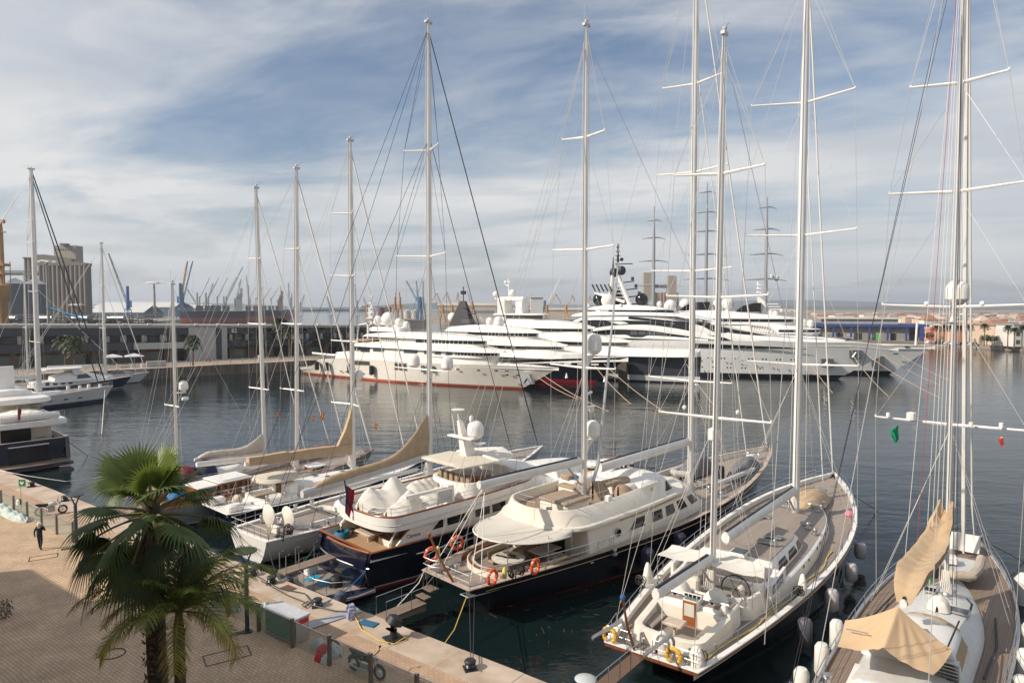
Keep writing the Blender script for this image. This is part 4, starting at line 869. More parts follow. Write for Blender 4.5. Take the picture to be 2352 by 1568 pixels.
MB().rbox((3.3, 1.25, 1.72), (1.6, .5, .35), 0, .05).rbox((3.5, -1.2, 1.72), (1.3, .5, .35), 0, .05).build('seat', TEAK, E)
cover('locker_cover', E, .95, 1.75, .42, 1.65, [(0, .35), (.15, .8), (.85, .8), (1, .35)], CANVW, .03, 12, 6, y0=.1, seed=5)
[winch(E, *p) for p in ((.95, 1.25, 1.7, 1.2), (.75, -1.35, 1.7, 1.2), (5.9, 2.2, 2.7), (5.9, -2.1, 2.7))]
# masts, booms
mE = mast(E, 23.35, 2.2, 40.5, .33, [(30.9, 3.3, .9), (21.9, 3.6, .9), (12.99, 3.9, .8)], hb=(4.0, 2.4), rake=-.1, stay=[(34.9, 3.2, 40, .07, WIREW), (31.5, 3.0, 30.5, .045, WIREW), (28.5, 2.8, 21.5, .02, WIRE)], back=[(4.2, 3.6, 1.9, 39), (4.2, -3.6, 1.9, 39)], wr=.016)
mizE = mast(E, 7.35, 1.95, 30.6, .21, [(23.7, 2.3, .5), (17.46, 2.6, .5), (11.32, 2.9, .5)], hb=(3.35, 2.0), rake=-.55, stay=[(22.9, 12.5, 30, .016, WIRE), (12.4, 3.4, 23, .016, WIRE)], back=[(.2, 1.9, 1.9, 30), (.2, -1.9, 1.9, 30)], wr=.014)
boom(E, 9.2, 22.9, 4.62, 4.25, .33); boom(E, .55, 7.1, 4.5, 4.2, .27)
MB().tube([(21.5, 0, 4.0), (22.9, 0, 2.9)], .07).build('vang', ALU, E); MB().tube([(5.9, 0, 4.0), (7.1, 0, 2.9)], .06).build('vang', ALU, E)
MB().tube([(10.3, 0, 4.2), (11.6, -.8, 3.4)], .02).tube([(10.3, 0, 4.2), (11.6, .8, 3.4)], .02).tube([(1.3, 0, 4.2), (1.2, 0, 2.4)], .02).build('mainsheet', WIREW, E)
q = MB(); q.lathe([(.32, 0), (.32, .5), (.1, .62)], (7.6, .1, 10.2), 10); q.ball((7.3, 1.6, 11.75), .12, 8); q.ball((7.3, -1.2, 11.75), .12, 8); q.build('radar', WHITE, E)
cd_ = cover('tender_cover', E, 24.4, 29.6, 1.25, 2.35, [(0, .2), (.12, .75), (.5, 1.0), (.85, .8), (1, .3)], CANVT, .05, 24, 9, seed=3); tag_ = MB().tube([(24.9, -1.35, 2.4), (24.9, -1.35, 2.9), (24.9, 1.35, 2.9), (24.9, 1.35, 2.4)], .09, 6).build('tender_arch', WHITE, E)
for sd in (1, -1): hull_rail(HE, 1.5, 33.2, sd, .16, 30, wires=2)
rail(E, [(33.2, 1.0, HE.z(33.2)+.05), (34.6, .55, HE.z(34.6)+.05), (35.5, 0, HE.z(35.5)+.05), (34.6, -.55, HE.z(34.6)+.05), (33.2, -1.0, HE.z(33.2)+.05)], .85, 1.2, name='pulpit')
rail(E, [(1.5, 2.4, 2), (.1, 2.1, 2), (.1, .9, 2)], .7, .8, name='pushpit'); rail(E, [(1.5, -2.4, 2), (.1, -2.1, 2), (.1, -.1, 2)], .7, .8, name='pushpit')
for y0, y1 in ((-.74, -.59), (1.63, 1.8)):
    MB().tube([(.85, y0, 1.7), (.85, y0, 2.55), (.55, y0, 2.9), (-1.75, y1, 2.95)], .11, 4, True, .6).build('davit', STEEL, E)
MB().tube([(.1, .73, 1.9), (-.25, .95, 3.2), (-.45, 1.05, 4.35)], [.06, .06, .045], 8).build('flagstaff', VARND, E); MB().ball((-.46, 1.06, 4.45), .13, 8, 1.2).build('staff_cap', mat('cap_blue', (.05, .12, .28), .7), E)
MB().slab([(0, 1.80), (0, 1.86), (-4.4, 1.98), (-4.4, 1.92)], .2, .85).build('passerelle', mat('brown_plank', (.15, .09, .06), .6), E, flat=True)
rail(E, [(-4.2, .2, 1.98), (-.2, .2, 1.88)], .9, .95, name='passerelle_rail', wires=1)
coil(E, .8, -1.9, 2.35, BLACK, .22, 7); coil(E, 9.9, -3.6, 2.5, BLACK, .2, 6); coil(E, 6.2, 3.5, 2.5, BLACK, .2, 6)
cover('rail_bag', E, 10.6, 11.2, .25, 1.9, [(0, .2), (.5, 1.1), (1, .2)], CANVW, .02, 8, 5, y0=-3.55, seed=8); cover('rail_bag', E, 6.8, 7.6, .25, 1.9, [(0, .2), (.5, 1.2), (1, .2)], CANVW, .02, 8, 5, y0=3.55, seed=9); cover('rail_bag', E, .3, 1.0, .4, 1.8, [(0, .2), (.5, .95), (1, .2)], CANVW, .02, 8, 5, y0=-1.85, seed=10)
cleats(E, [(x, sd*(HE.b(x)-.5), HE.dz(x)+.03) for x in (2.5, 8, 14, 20, 27, 32) for sd in (1, -1)])
MB().tube([(.3, -1.6, 2.1)]+[(x, -(HE.b(x)-.75+.12*sin(x*1.3)), HE.dz(x)+.07) for x in [1.5+i*.7 for i in range(26)]], .035, 5).build('hose', YEL, E)
MB().grid([[(x, -(HE.b(x)-.36), HE.z(x)-.10), (x, -(HE.b(x)-.28), HE.z(x)+.10)] for x in [15+i for i in range(12)]]).build('red_line', VARND, E)
tag(cover('gear_pile', None, 0, .7, .28, 0, [(0, .1), (.5, .35), (1, .1)], mat('pink', (.65, .2, .3), .7), .05, 8, 4), 'small pink bundle by the starboard rail of the navy ketch with ANAKENA board', 'bundle').location = wp(E, 26.2, -(HE.b(26.4)-.75), HE.dz(26.4)+.05)
for i, (x, y, z, l, n_, mm) in enumerate(((22.3, 4.35, .55, 1.05, 'farthest forward', FEND), (18.0, 4.6, .5, 1.1, 'second from the bow', FEND), (13.3, 4.5, .35, 1.25, 'third from the bow', FEND), (8.6, 4.25, .2, 1.45, 'nearest the stern', mat('fender_slate', (.10, .10, .12), .5)))):
    fender(E, x, -1, y, z, l, .36, mm, '%s fender hanging on the starboard side of the ANAKENA ketch' % n_, (4.1 if i else 3.9, 2.0), 'fenders on the starboard side of the ketch')
lifebuoy(wp(E, .02, 1.95, 2.35), 'yellow horseshoe lifebuoy at the left end of the ANAKENA ketch stern rail', radians(53), mat('lifebuoy_yellow', (.70, .40, .05), .6), .3, .1, True); lifebuoy(wp(E, .02, -1.1, 2.35), 'yellow horseshoe lifebuoy at the right end of the ANAKENA ketch stern rail', radians(53), mat('lifebuoy_yellow', (.7, .4, .05)), .3, .1, True)
# ================================================================== F: white sloop with tan awning at the right edge
F = boat('sailing_yacht', 'white sloop with grey teak decks and a pleated tan awning, at the right edge', (16.45-.30-.643*8, 26.88+.26-.766*8), radians(50), 'sailing yacht')
FX = 8.0
HF = Hull(29.2, 6.5, 1.5, 1.55, 2.3, sw=.72, tm=.48, bow_oh=2.2, st_oh=1.2, bul=.10, p=2.2)
HF.build(F, hullmat('white_hull_f', (.72, .71, .68), (.03, .05, .12), (.03, .03, .05), .3, .12), cap=ALU, capw=.1, deck=TEAKD)
cf = Shell(5.5, 21.6, [(5.5, 1.9), (13, 2.05), (21.6, 1.1)], [(5, 1.4), (21, 1.8)], [(5, 2.35), (14, 2.25), (21.6, 2.1)], nose=7, tail=.3, tumble=.35, crown=.14, ch=.2, rake=1.2)
cfo = cf.build('coachroof', mat('pale_grey_coachroof', (.62, .62, .60), .35), F, 20)
hd = Shell(8.0, 12.4, [(8, 1.85), (12.4, 1.75)], 2.2, [(8, 3.35), (10, 3.4), (12.4, 3.15)], nose=1.3, tail=.4, tumble=.35, crown=.16, rake=1.0, ch=.2, p=2.6)
hdo = hd.build('hardtop', WHITE, F, 14)
for sd in (1, -1):
    hd.win(MB(), 8.2, 11.4, 8.6, 10.9, 2.45, 3.1, sd).build('side_window_cover', CANVT, hdo)
q = MB(); [q.box(7.9, 8.3, -1.75, -1.0, 2.3+k*.14, 2.33+k*.14) for k in range(6)]; q.build('step', STEEL, hdo, flat=True)
MB().tube([(7.7, -1.35, 3.62), (11.2, -1.35, 3.5)], .035).build('grab_rail', BLACK, hdo); MB().tube([(7.7, 1.35, 3.62), (11.2, 1.35, 3.5)], .035).build('grab_rail', BLACK, hdo)
cover('windscreen_cover', F, 12.0, 13.6, 1.25, 2.25, [(0, .8), (.5, .6), (1, .05)], CANVT, .02, 10, 8)
hatch(F, 15.2, -.9, 2.38, .7, .9, GLASSL); hatch(F, 17.2, 0.6, 2.35, .6, .6, GLASS)
MB().tube([(16.8, -1.25, 2.3), (15.4, -1.3, 2.35)], .05).tube([(16.7, -1.25, 2.35), (16.9, -1.0, 2.5)], .04).build('spinnaker_fitting', BLACK, F)
cover('sail_bundle', F, 14.4, 15.4, .5, 2.4, [(0, .25), (.3, .6), (.7, .6), (1, .25)], CANVW, .06, 12, 6, y0=-.1, seed=4)
mF = mast(F, 17.1, 2.1, 38.5, .15, [(27.87, 2.0, .4), (22.64, 2.8, .5), (16.98, 3.0, .5), (11.1, 3.2, .5)], rake=.5, hb=(3.0, 1.7), yb=-.1, stay=[(24.6, 2.4, 37, .12, WHITEM), (28.7, 2.4, 38, .06, WHITEM)], back=[(-.0, 1.8, 1.6, 38), (.0, -1.8, 1.6, 38)], wire=WIRE, wr=.014)
MB().dome((0, 0, 0), .52, 1.25).build('radome', WHITE, F, loc=(17.3, -.15, 17.1)); MB().tube([(16.7, 0, 16.2), (17.3, -.15, 17.1)], .1).build('radome_bracket', WHITE, F)
q = MB(); q.lathe([(.22, 0), (.22, .35), (.05, .4)], (16.4, 1.55, 11.25), 10); q.lathe([(.1, 0), (.1, .2)], (16.4, 2.6, 11.3), 8); q.lathe([(.1, 0), (.1, .2)], (16.4, -1.0, 11.2), 8); q.lathe([(.1, 0), (.1, .2)], (16.4, -2.2, 11.3), 8); q.ball((16.2, 1, 17.15), .12, 8); q.ball((16.2, -1.3, 17.15), .12, 8); q.build('antenna', WHITE, F)
for k, (dx, dy, c) in enumerate(((-.4, .35, WIREW), (-.5, .55, RED), (-.6, .2, WIREW), (-.55, .8, WIREW), (-.3, -.25, WIRED), (-.35, -.35, WIRED))):
    MB().tube([(16.9+dx*2.5, dy*2, 2.3), (16.5+dx*.2, dy*.2, 35-k)], .011, 4).build('halyard', c, F)
MB().tube([(-1, 2.3, 1.6), (16.4, 0, 36)], .012, 4).build('running_backstay', WIRED, F); MB().tube([(-.6, 2.5, 1.6), (16.4, 0, 35)], .012, 4).build('running_backstay', WIRED, F)
boom(F, 8.7, 16.9, 4.6, 4.55, .2, y0=.35)
sailbag(F, 8.8, 17.0, 4.65, 4.7, .72, CANVT, 1.5, wide=1.25, y0=.35)
# pleated awning: ridge hung from the boom end, four corners pulled down
rows = []
for i in range(49):
    u = i/48; r = []; s_ = u*2-1; A = abs(s_)
    for j in range(19):
        v = j/18; y = .42+lerp(1.95, 1.62, v)*-s_-.05*v; x = 7.9-2.65*v+.35*(1-A)*(v-.3)*-.6+.18*sin(pi*v)*A*A*(-1 if v > .5 else 1)*0
        z = 3.6+lerp(1.15, .55, v)*(1-A)**1.15-.10*sin(pi*min(1, A*1.1))*(.4+.6*v)-.12*A*sin(pi*v)
        ph_ = atan2(s_, v+.12); z += .035*sin(ph_*19)*min(1, v*3)*(1-v*.5)*(1-A**4)+.02*sin(ph_*31+1)*v*(1-A)
        r.append((x, y, z))
    rows.append(r)
MB().grid(rows).build('awning', mat('awning_tan', (.60, .42, .25), .9, var=.04, scale=1.2), F, 80)
MB().tube([(6.6, 2.0, 3.82), (6.1, 1.1, 4.1)], .025).build('awning_batten', STEEL, F)
cc = Shell(2.2, 7.3, [(2.2, 1.7), (7.3, 1.9)], 1.35, [(2.2, 1.95), (7.3, 2.2)], nose=0, tail=.6, tumble=.1); tub('cockpit_coaming', WHITE, F, cc, .95, .3, TEAKD)
MB().rbox((4.6, .0, .95), (1.5, 1.0, .7), 0, .06).build('cockpit_table', TEAKW, F); MB().rbox((4.7, 1.35, .95), (2.6, .5, .45), 0, .05).rbox((4.7, -1.35, .95), (2.6, .5, .45), 0, .05).build('bench', TEAKD, F)
[winch(F, x, y, 1.75+(.2 if x > 3 else 0), 1.3) for x, y in ((3.0, 2.15), (5.0, 2.3), (3.2, -2.2), (6.6, -2.1))]
q = MB().torus((3.0, .85, 2.0), .45, .03, 'x', 20, 5); q.build('steering_wheel', STEEL, F); MB().rbox((3.2, .1, .95), (.3, .5, 1.0), 0, .05).build('chart_console', WHITE, F); MB().box(3.0, 3.03, -.15, .35, 1.75, 2.0).build('display', GLASS, F, flat=True); MB().lathe([(.35, 0), (.35, .3), (.1, .36)], (2.6, -.9, 1.9), 12).build('liferaft', WHITE, F)
td = MB(); td.tube([(23.2, -1.0, 2.7), (21.4, -1.05, 2.65), (20.0, -.9, 2.65), (19.6, -.2, 2.65), (20.0, .5, 2.65), (21.4, .6, 2.65), (23.2, .5, 2.7)], .24, 10).build('tender_tube', mat('tender_tan', (.5, .42, .34), .7), F)
MB().rbox((21.5, -.2, 2.3), (3.0, 1.3, .3), 0, .05).build('tender_floor', GREYW, F); MB().rbox((19.3, .75, 2.4), (.5, .4, .9), 0, .08).build('outboard', BLACK, F); MB().rbox((19.0, .9, 2.2), (.3, .3, .9), 0, .05).build('fuel_can', GREEN, F)
MB().rbox((21.3, .35, 2.75), (.7, .8, .35), .3, .05).build('gear_box', WHITE, F)
wbx = MB().slab([(25.3, 2.3), (26.0, 2.35), (26.0, 3.2), (25.5, 3.3)], -.7, .8).build('raised_locker_lid', WHITE, F, flat=True)
for sd in (1, -1): hull_rail(HF, 1.5, 26.8, sd, .12, 26, wires=2, h=.6)
rail(F, [(26.8, 1.0, 2.3), (28.2, .6, 2.35), (29.1, 0, 2.4), (28.2, -.6, 2.35), (26.8, -1.0, 2.3)], .8, 1.0, name='pulpit')
cleats(F, [(x, sd*(HF.b(x)-.4), HF.dz(x)+.03) for x in (6, 10, 14, 19, 24) for sd in (1, -1)])
MB().tube([(10.5, -2.35, 1.62), (14, -2.5, 1.66), (17, -2.2, 1.8)], .05).build('jib_track', BLACK, F); MB().tube([(10.5, 2.4, 1.62), (14, 2.5, 1.66), (17, 2.2, 1.8)], .05).build('jib_track', BLACK, F)
MB().tube([(27.3, -.3, 2.3), (28.9, -.5, 2.45), (29.6, -.4, 2.0)], .06).build('anchor', STEEL, F)
for i, (x, sd, z, l, n_) in enumerate(((11.3, 1, .5, 1.9, 'upper left'), (8.9, 1, .3, 1.9, 'middle left'), (6.0, 1, .25, 2.0, 'lower left, almost upright'), (16.6, -1, .6, 1.9, 'right side, farthest forward'), (13.6, -1, .4, 2.0, 'right side, middle'), (11.5, -1, .3, 1.8, 'right side, nearest'))):
    fender(F, x, sd, 3.55, z, l-.35, .31, FENDW, 'white cylinder fender, %s, on the sloop with the tan awning' % n_, (3.2, 1.7), 'white fenders round the sloop')
fl = flag(wp(F, 16.4, 2.1, 10.9), 'small green flag with a yellow centre under the lowest spreader of the right hand mast', [mat('flag_green', (.01, .30, .16), .7)], .5, .75, radians(200), mat('flag_yellow', (.7, .55, .05), .7))
flag(wp(F, 16.4, -2.3, 10.9), 'tiny red and yellow flag under the right end of the lowest spreader at the right', [RED, mat('flag_yellow', (.7, .55, .05)), RED], .2, .42, radians(200))
flag(wp(F, -.6+3, 2.9, 3.2), 'blue and white ensign hanging by the left side of the tan awning', [mat('flag_blue', (.03, .09, .35), .7), WHITE], .35, 1.3, 1.)
tag(MB().lathe([(.1, 0), (.45, .1), (.5, .6), (.5, 1.6), (.2, 2.0)], n=14).build('fender', FENDW, loc=(*W(2350, 1385, 0), -.25), rz=0), 'upright white fender alone at the right edge beyond the sloop bow', 'fender')
# ================================================================== D: large navy ketch with cream superstructure
D = boat('sailing_yacht', 'large navy ketch with white flybridge superstructure and round cream stern awning, in the centre', (-3.65, 36.26), radians(44.8), 'sailing yacht')
HD = Hull(40.2, 8.7, 2.2, 2.35, 3.8, sw=.46, tm=.48, bow_oh=3.4, st_oh=2.4, swl=.5, bil=.6, bul=.42, p=2.2, sp_=1.7)
HD.build(D, hullmat('navy_hull_d', (.006, .007, .018), (.22, .02, .02), (.10, .015, .015), .25, .1), cap=CAPW, cove=GOLD, capw=.3, deck=TEAK)
hs = Shell(8.3, 24.4, [(8, 3.35), (14, 3.45), (20, 3.1), (24.4, 2.6)], [(8, 1.75), (24, 2.2)], [(8, 3.9), (20, 3.95), (24.4, 3.8)], nose=3.6, tail=.15, tumble=.35, rake=1.8, ch=.25, crown=.1, p=2.5)
hso = hs.build('deckhouse', CREAM, D, 20)
for i, (a, b_, c, d_) in enumerate(((12.3, 14.1, 13.2, 14.2), (14.9, 16.3, 15.1, 16.3), (16.8, 18.3, 16.9, 18.2), (18.8, 20.2, 18.8, 20.0), (20.9, 22.4, 20.7, 21.8))):
    for sd in (1, -1): hs.win(MB(), a, b_, c, d_, 2.75, 3.4, sd).build('side_window', GLASS, hso)
hs.band('windscreen', GLASS, hso, 22.6, 24.39, 2.9, 3.4)
for sd in (1, -1):
    MB().lathe([(.26, -.02), (.26, .03), (.2, .035)], (11.2, sd*3.32, 3.0), 14, 'y').build('porthole', STEEL, hso); MB().lathe([(.2, -.04), (.2, .045)], (11.2, sd*3.325, 3.0), 14, 'y').build('porthole_glass', GLASS, hso)
    MB().tube([(8.6, sd*3.45, 2.3), (10.1, sd*3.45, 3.1)], .035).build('handrail', STEEL, hso)
    MB().tube([(11.6, sd*3.22, 3.62)]+[(12+i, sd*(hs.y(12+i, 3.6)+.03), 3.62+.01*i) for i in range(11)], .03, 4).build('trim_line', GOLD, hso)
rf = Shell(6.2, 21.5, [(6.2, 3.35), (12, 3.5), (21.5, 3.0)], [(6, 3.86), (21, 3.93)], [(6, 4.08), (21, 4.1)], nose=3.5, tail=2.4, ch=.05, crown=.04, pt_=2.4); rf.build('side_roof', CREAM, D, 18)
fb = Shell(6.3, 17.6, [(6.3, 3.2), (12, 3.3), (17.6, 3.0)], [(6, 4.0), (17.6, 4.05)], [(6.3, 4.95), (12, 5.0), (15, 5.05), (17.6, 5.1)], nose=.5, tail=2.3, tumble=.55, pt_=2.3)
tub('flybridge_coaming', CREAM, D, fb, 4.35, .16, TEAKW if False else mat('fly_teak', (.38, .27, .19), .6, var=.15, scale=1, streak=(.3, 6, 1)))
ph = Shell(15.0, 20.2, [(15, 2.65), (18, 2.6), (20.2, 2.3)], 4.04, [(15, 5.05), (17, 5.35), (20.2, 5.0)], nose=2.2, tail=.1, tumble=.3, rake=1.8, ch=.22, crown=.12, p=2.6)
pho = ph.build('pilothouse', WHITE, D, 12)
for sd in (1, -1): ph.win(MB(), 17.6, 19.0, 18.0, 18.5, 4.2, 4.85, sd).build('side_window', GLASS, pho)
ph.band('windscreen', GLASS, pho, 18.7, 20.19, 4.3, 4.9)
MB().rbox((13.0, 1.6, 4.35), (2.2, 1.5, .95), 0, .1).rbox((14.6, .2, 4.35), (1.2, 4.2, .75), 0, .1).build('console', WHITE, D)
for x, y, l, w_ in ((13.9, -.95, 2.5, .75), (12.3, 1.7, .9, .8)): MB().rbox((x, y, 5.12 if x > 13 else 5.3), (l, w_, .3), radians(-4), .07).build('cushion', CUSH, D)
cover('seat_cover', D, 11.9, 13.3, .7, 4.35, [(0, 1.2), (.4, 1.2), (1, .5)], CUSH, .03, 10, 6, y0=-.7, seed=1); cover('seat_cover', D, 12.9, 14.4, .7, 4.35, [(0, 1.0), (.4, 1.0), (1, .4)], CUSH, .03, 10, 6, y0=-2.0, seed=2)
MB().rbox((12.6, 1.5, 5.32), (.9, .9, .05)).build('chart_table', BLUE, D); MB().lathe([(.17, 0), (.2, .4)], (16.4, .7, 5.45), 12).build('bucket', BLUE, D)
q = MB(); [q.lathe([(.1, 0), (.07, .3), (.12, .35)], (15.8+i*.35, .9-i*.1, 5.45), 8) for i in range(5)]; q.tube([(16.5, .5, 5.52), (19, -.9, 5.35)], .03).build('roof_gear', BLACK, D)
MB().rbox((9.2, -.6, 4.35), (2.4, 2.3, .62), 0, .18).build('flybridge_locker', CREAM, D); MB().rbox((9.2, -.6, 4.98), (2.45, 2.35, .14), 0, .06).build('locker_cushion', CUSH, D)
MB().rbox((11.9, 1.1, 4.35), (1.3, 1.4, .6), 0, .1).build('flybridge_locker', CREAM, D); MB().rbox((11.9, 1.1, 4.96), (1.35, 1.45, .13), 0, .05).build('locker_cushion', CUSH, D)
ar = [(fb.x0+.05+(2.2*(1-cos(a))), 2.62*sin(a) if False else 0, 0) for a in (0,)]
pth = [(x, (fb.W(x)-.6), 5.0) for x in reversed([6.35+.12*i*i*.25 for i in range(12)]+[11])] + [(x, -(fb.W(x)-.6), 5.0) for x in [6.35+.12*i*i*.25 for i in range(12)]+[11]]
rail(D, pth, .6, 1.0, name='flybridge_rail'); q = MB()
for k in range(6): q.torus((11.2+.1*k, -1.9-.05*k, 4.42+.02*k), .3, .025, 'z', 14, 4)
q.build('hose_coil', YEL, D)
MB().rbox((10.6, -2.95, 5.02), (.4, .35, .35), 0, .05).build('spotlight', WHITE, D); MB().lathe([(.2, 0), (.15, .12), (.2, .35)], (7.1, -1.2, 4.62), 10).build('stern_winch', STEEL, D)
MB().lathe([(.18, 0), (.18, .02)], (15.6, -2.78, 4.75), 14, 'y').build('crest', GOLD, D)
# half round stern awning on its poles
rows = []
for i in range(19):
    a = pi*i/18; ex, ey = 7.0-4.1*sin(a)**.9, 2.95*cos(a); rows.append([(lerp(7.2-.35*(1-abs(ey)/3), ex, v), ey*(lerp(1, 1, v)), 4.2-.25*v-.10*sin(pi*v)-.12*(ey/3)**2*v) for v in [k/8 for k in range(9)]])
awn = MB().grid([[(x, y, z-.16) for x, y, z in r] for r in rows]).build('awning', mat('awning_stone', (.56, .53, .47), .85, var=.05, scale=1), D, 80); MB().tube([(r[-1][0], r[-1][1], r[-1][2]-.16) for r in rows], .05, 5).build('awning_hem', CANVW, awn)
q = MB(); [q.tube([(x, y, 1.9), (x, y, 3.9)], .03, 6) for x, y in ((3.4, 1.4), (3.4, -1.4), (5.6, 2.5), (5.6, -2.5), (7.2, -2.9), (7.2, 2.9))]; q.build('awning_pole', STEEL, D)
# under the awning: sunk saloon deck with horseshoe seat, tables, chairs
hsx = Shell(2.4, 7.4, 2.35, 1.85, 2.25, nose=0, tail=2.2, tumble=0, pt_=2.0); tub('horseshoe_coaming', CREAM, D, hsx, 1.6, .42, TEAKD)
q = MB(); q.tube([(x, hsx.W(x)-.2, 2.27) for x in reversed(hsx.xs(4))]+[(x, -hsx.W(x)+.2, 2.27) for x in hsx.xs(4)], .07, 6); q.build('coaming_cap', VARND, D)
MB().slab([(2.6, 1.8), (7.6, 1.8), (7.6, 2.25), (2.6, 2.2)], 2.38, 2.42).build('wood_panel', VARND, D, flat=True)
MB().lathe([(.2, 0), (.08, .1), (.08, .85), (.95, .9), (.98, .98), (.9, 1.0)], (4.1, -.75, 1.62), 24).build('round_table', mat('cream_top', (.66, .62, .55), .4), D)
MB().rbox((3.9, -.5, 2.63), (.16, .9, .03), .3).rbox((4.1, -1.0, 2.63), (.16, .9, .03), .5).rbox((4.35, -.8, 2.63), (.3, .5, .03), .1).build('table_gear', BLACK, D, flat=True)
def dchair(x, y, a):
    q = MB(); c_, s_ = cos(a), sin(a); q.rbox((x, y, 1.95), (.5, .5, .12), a, .02); q.rbox((x+.24*c_, y+.24*s_, 2.05), (.06, .5, .5), a, .02)
    for u, v in ((.2, .2), (-.2, .2), (-.2, -.2), (.2, -.2)): q.tube([(x+u*c_-v*s_, y+u*s_+v*c_, 1.62), (x+u*c_-v*s_, y+u*s_+v*c_, 1.97)], .025, 4)
    q.build('deck_chair', CUSH, D, flat=True)
for x, y, a in ((5.4, -.2, 0), (5.2, -1.6, -.6), (4.2, .6, 1.5), (3.9, -2.05, -1.6)): dchair(x, y, a)
cover('sofa_cover', D, 5.3, 7.4, .55, 1.65, [(0, .7), (.5, .85), (1, .7)], CUSH, .04, 12, 6, y0=.2); cover('sofa_cover', D, 5.9, 7.8, .5, 1.65, [(0, .6), (.5, .75), (1, .6)], CUSH, .04, 12, 6, y0=-2.0)
MB().rbox((7.0, -.9, 2.35), (1.9, 1.1, .08), 0, .02).tube([(7, -.9, 1.6), (7, -.9, 2.36)], .1).build('saloon_table', mat('cream_top', (.66, .62, .55)), D)
MB().box(8.22, 8.3, -1.4, 1.4, 1.9, 3.85).build('saloon_door_opening', mat('dark_interior', (.015, .015, .016)), D, flat=True); MB().lathe([(1.1, 0), (1.1, 2.0)], (9.0, 1.6, 1.85), 20).build('curved_bulkhead', CREAM, D)
[winch(D, *p) for p in ((1.7, 1.0, 1.85, 1.3), (1.6, -1.5, 1.85), (10, 3.9, 2.0), (10, -3.9, 2.0))]
rail(D, [(.3, .75, 2.24), (.05, 1.1, 2.24), (.05, 1.95, 2.24), (2.5, 2.55, 2.3), (4.6, 2.95, 2.32), (7.4, 3.5, 2.35)], .75, .9, name='stern_rail'); rail(D, [(.05, .2, 2.24), (.05, -1.95, 2.24), (2.5, -2.5, 2.3), (4.6, -2.9, 2.32), (7.4, -3.45, 2.35), (10, -3.8, 2.4)], .75, 1.1, name='stern_rail')
MB().tube([(.15, -.6, 2.2), (-.45, -.1, 3.6), (-.85, .2, 4.85)], [.07, .07, .05], 8).build('flagstaff', VARN, D); MB().ball((-.87, .22, 4.9), .12, 8).build('staff_knob', VARN, D)
mD = mast(D, 25.3, 2.3, 46, .30, [(34.3, 2.6, .5), (27.5, 3.1, .5), (19.8, 3.5, .5), (11.1, 3.7, .5)], hb=(4.1, 2.7), rake=.1, stay=[(39.0, 3.8, 45, .08, WIREW), (35, 3.4, 36, .05, WIREW)], back=[(13, 3.3, 4.2, 45), (13, -3.3, 4.2, 45)], wr=.016)
mizD = mast(D, 11.85, 4.3, 34.9, .22, [(27.9, 1.75, .3), (20.7, 2.5, .3), (13.0, 2.7, .3)], rake=0, hb=(2.6, 4.9), stay=[(25.2, 19.6, 34, .014, WIRE)], back=[(.4, .45, 2.2, 34), (.4, -.45, 2.2, 34), (2.4, 3.0, 6.8, 30), (.3, 1.5, 2.3, 34)], wr=.014)
boom(D, 13.5, 24.9, 6.1, 6.3, .34); boom(D, 2.5, 11.6, 6.95, 6.9, .27)
MB().tube([(10.2, 0, 6.7), (11.6, 0, 5.2)], .06).build('vang', ALU, D); MB().tube([(12.2, -.2, 4.6), (13.1, -.2, 6.5), (14.9, -.4, 20)], [.13, .12, .05], 8).build('inner_stay', STEEL, D)
MB().tube([(2.9, .1, 6.7), (.4, 1.6, 2.3)], .02).tube([(2.9, -.1, 6.7), (.4, -1.6, 2.3)], .02).tube([(2.9, .05, 6.7), (1.2, 1.6, 2.3)], .02).tube([(2.9, -.05, 6.7), (1.2, -1.6, 2.3)], .02).build('mainsheet', WIREW, D)
for z, r_, h_ in ((8.25, .50, 1.25), (13.85, .56, 1.45)):
    MB().slab([(12.0, z-.55), (12.05, z-.9), (12.3, z-.5), (12.8, z-.05), (12.0, z-.05)], -.12, .12).build('radome_bracket', WHITEM, mizD, flat=True); MB().dome((0, 0, 0), r_, h_).build('radome', WHITE, D, loc=(12.75, 0, z-.05))
q = MB(); q.rbox((12.4, 0, 10.3), (.9, .25, .12), 0, .03); q.ball((12.6, 0, 10.15), .2, 10); q.rbox((12.5, .1, 11.2), (1.1, .12, .15), .4, .03); q.lathe([(.1, 0), (.02, .35)], (11.9, 1.6, 12.2), 8); q.lathe([(.1, 0), (.02, .35)], (11.9, -1.6, 12.2), 8); q.build('radar', WHITE, mizD)
MB().lathe([(.35, 0), (.38, .2), (.36, .5), (.1, .62)], (26.1, .2, 10.2), 12).build('radar', WHITE, mD)
for x0, x1, y0, w_, h_ in ((26.6, 31.4, 1.7, .95, 1.6), (29.0, 33.6, -1.6, .9, 1.5)): cover('tender_cover', D, x0, x1, w_, 2.75, [(0, .35), (.2, .9), (.6, h_), (.85, h_*.75), (1, .3)], CANVG, .09, 22, 8, y0=y0, seed=int(x0))
q = MB(); q.tube([(26.4, 1.1, 3.2), (26.0, 1.7, 3.25), (26.4, 2.3, 3.2), (28.5, 2.5, 3.3)], .26, 8); q.build('tender_bow', mat('tender_grey', (.45, .44, .43), .7), D); MB().rbox((28.6, -.9, 2.8), (.4, .5, 1.1), 0, .1).build('outboard', BLACK, D)
for x, y in ((26.9, -.9), (27.6, .4), (34.5, .2)): hatch(D, x, y, HD.dz(x)+.06, .8, .8)
[winch(D, x, y, HD.dz(x)+.05, 1.2) for x, y in ((25.6, -1.5), (25.6, 1.5), (36.3, .5), (36.3, -.5), (24.9, -2.9))]
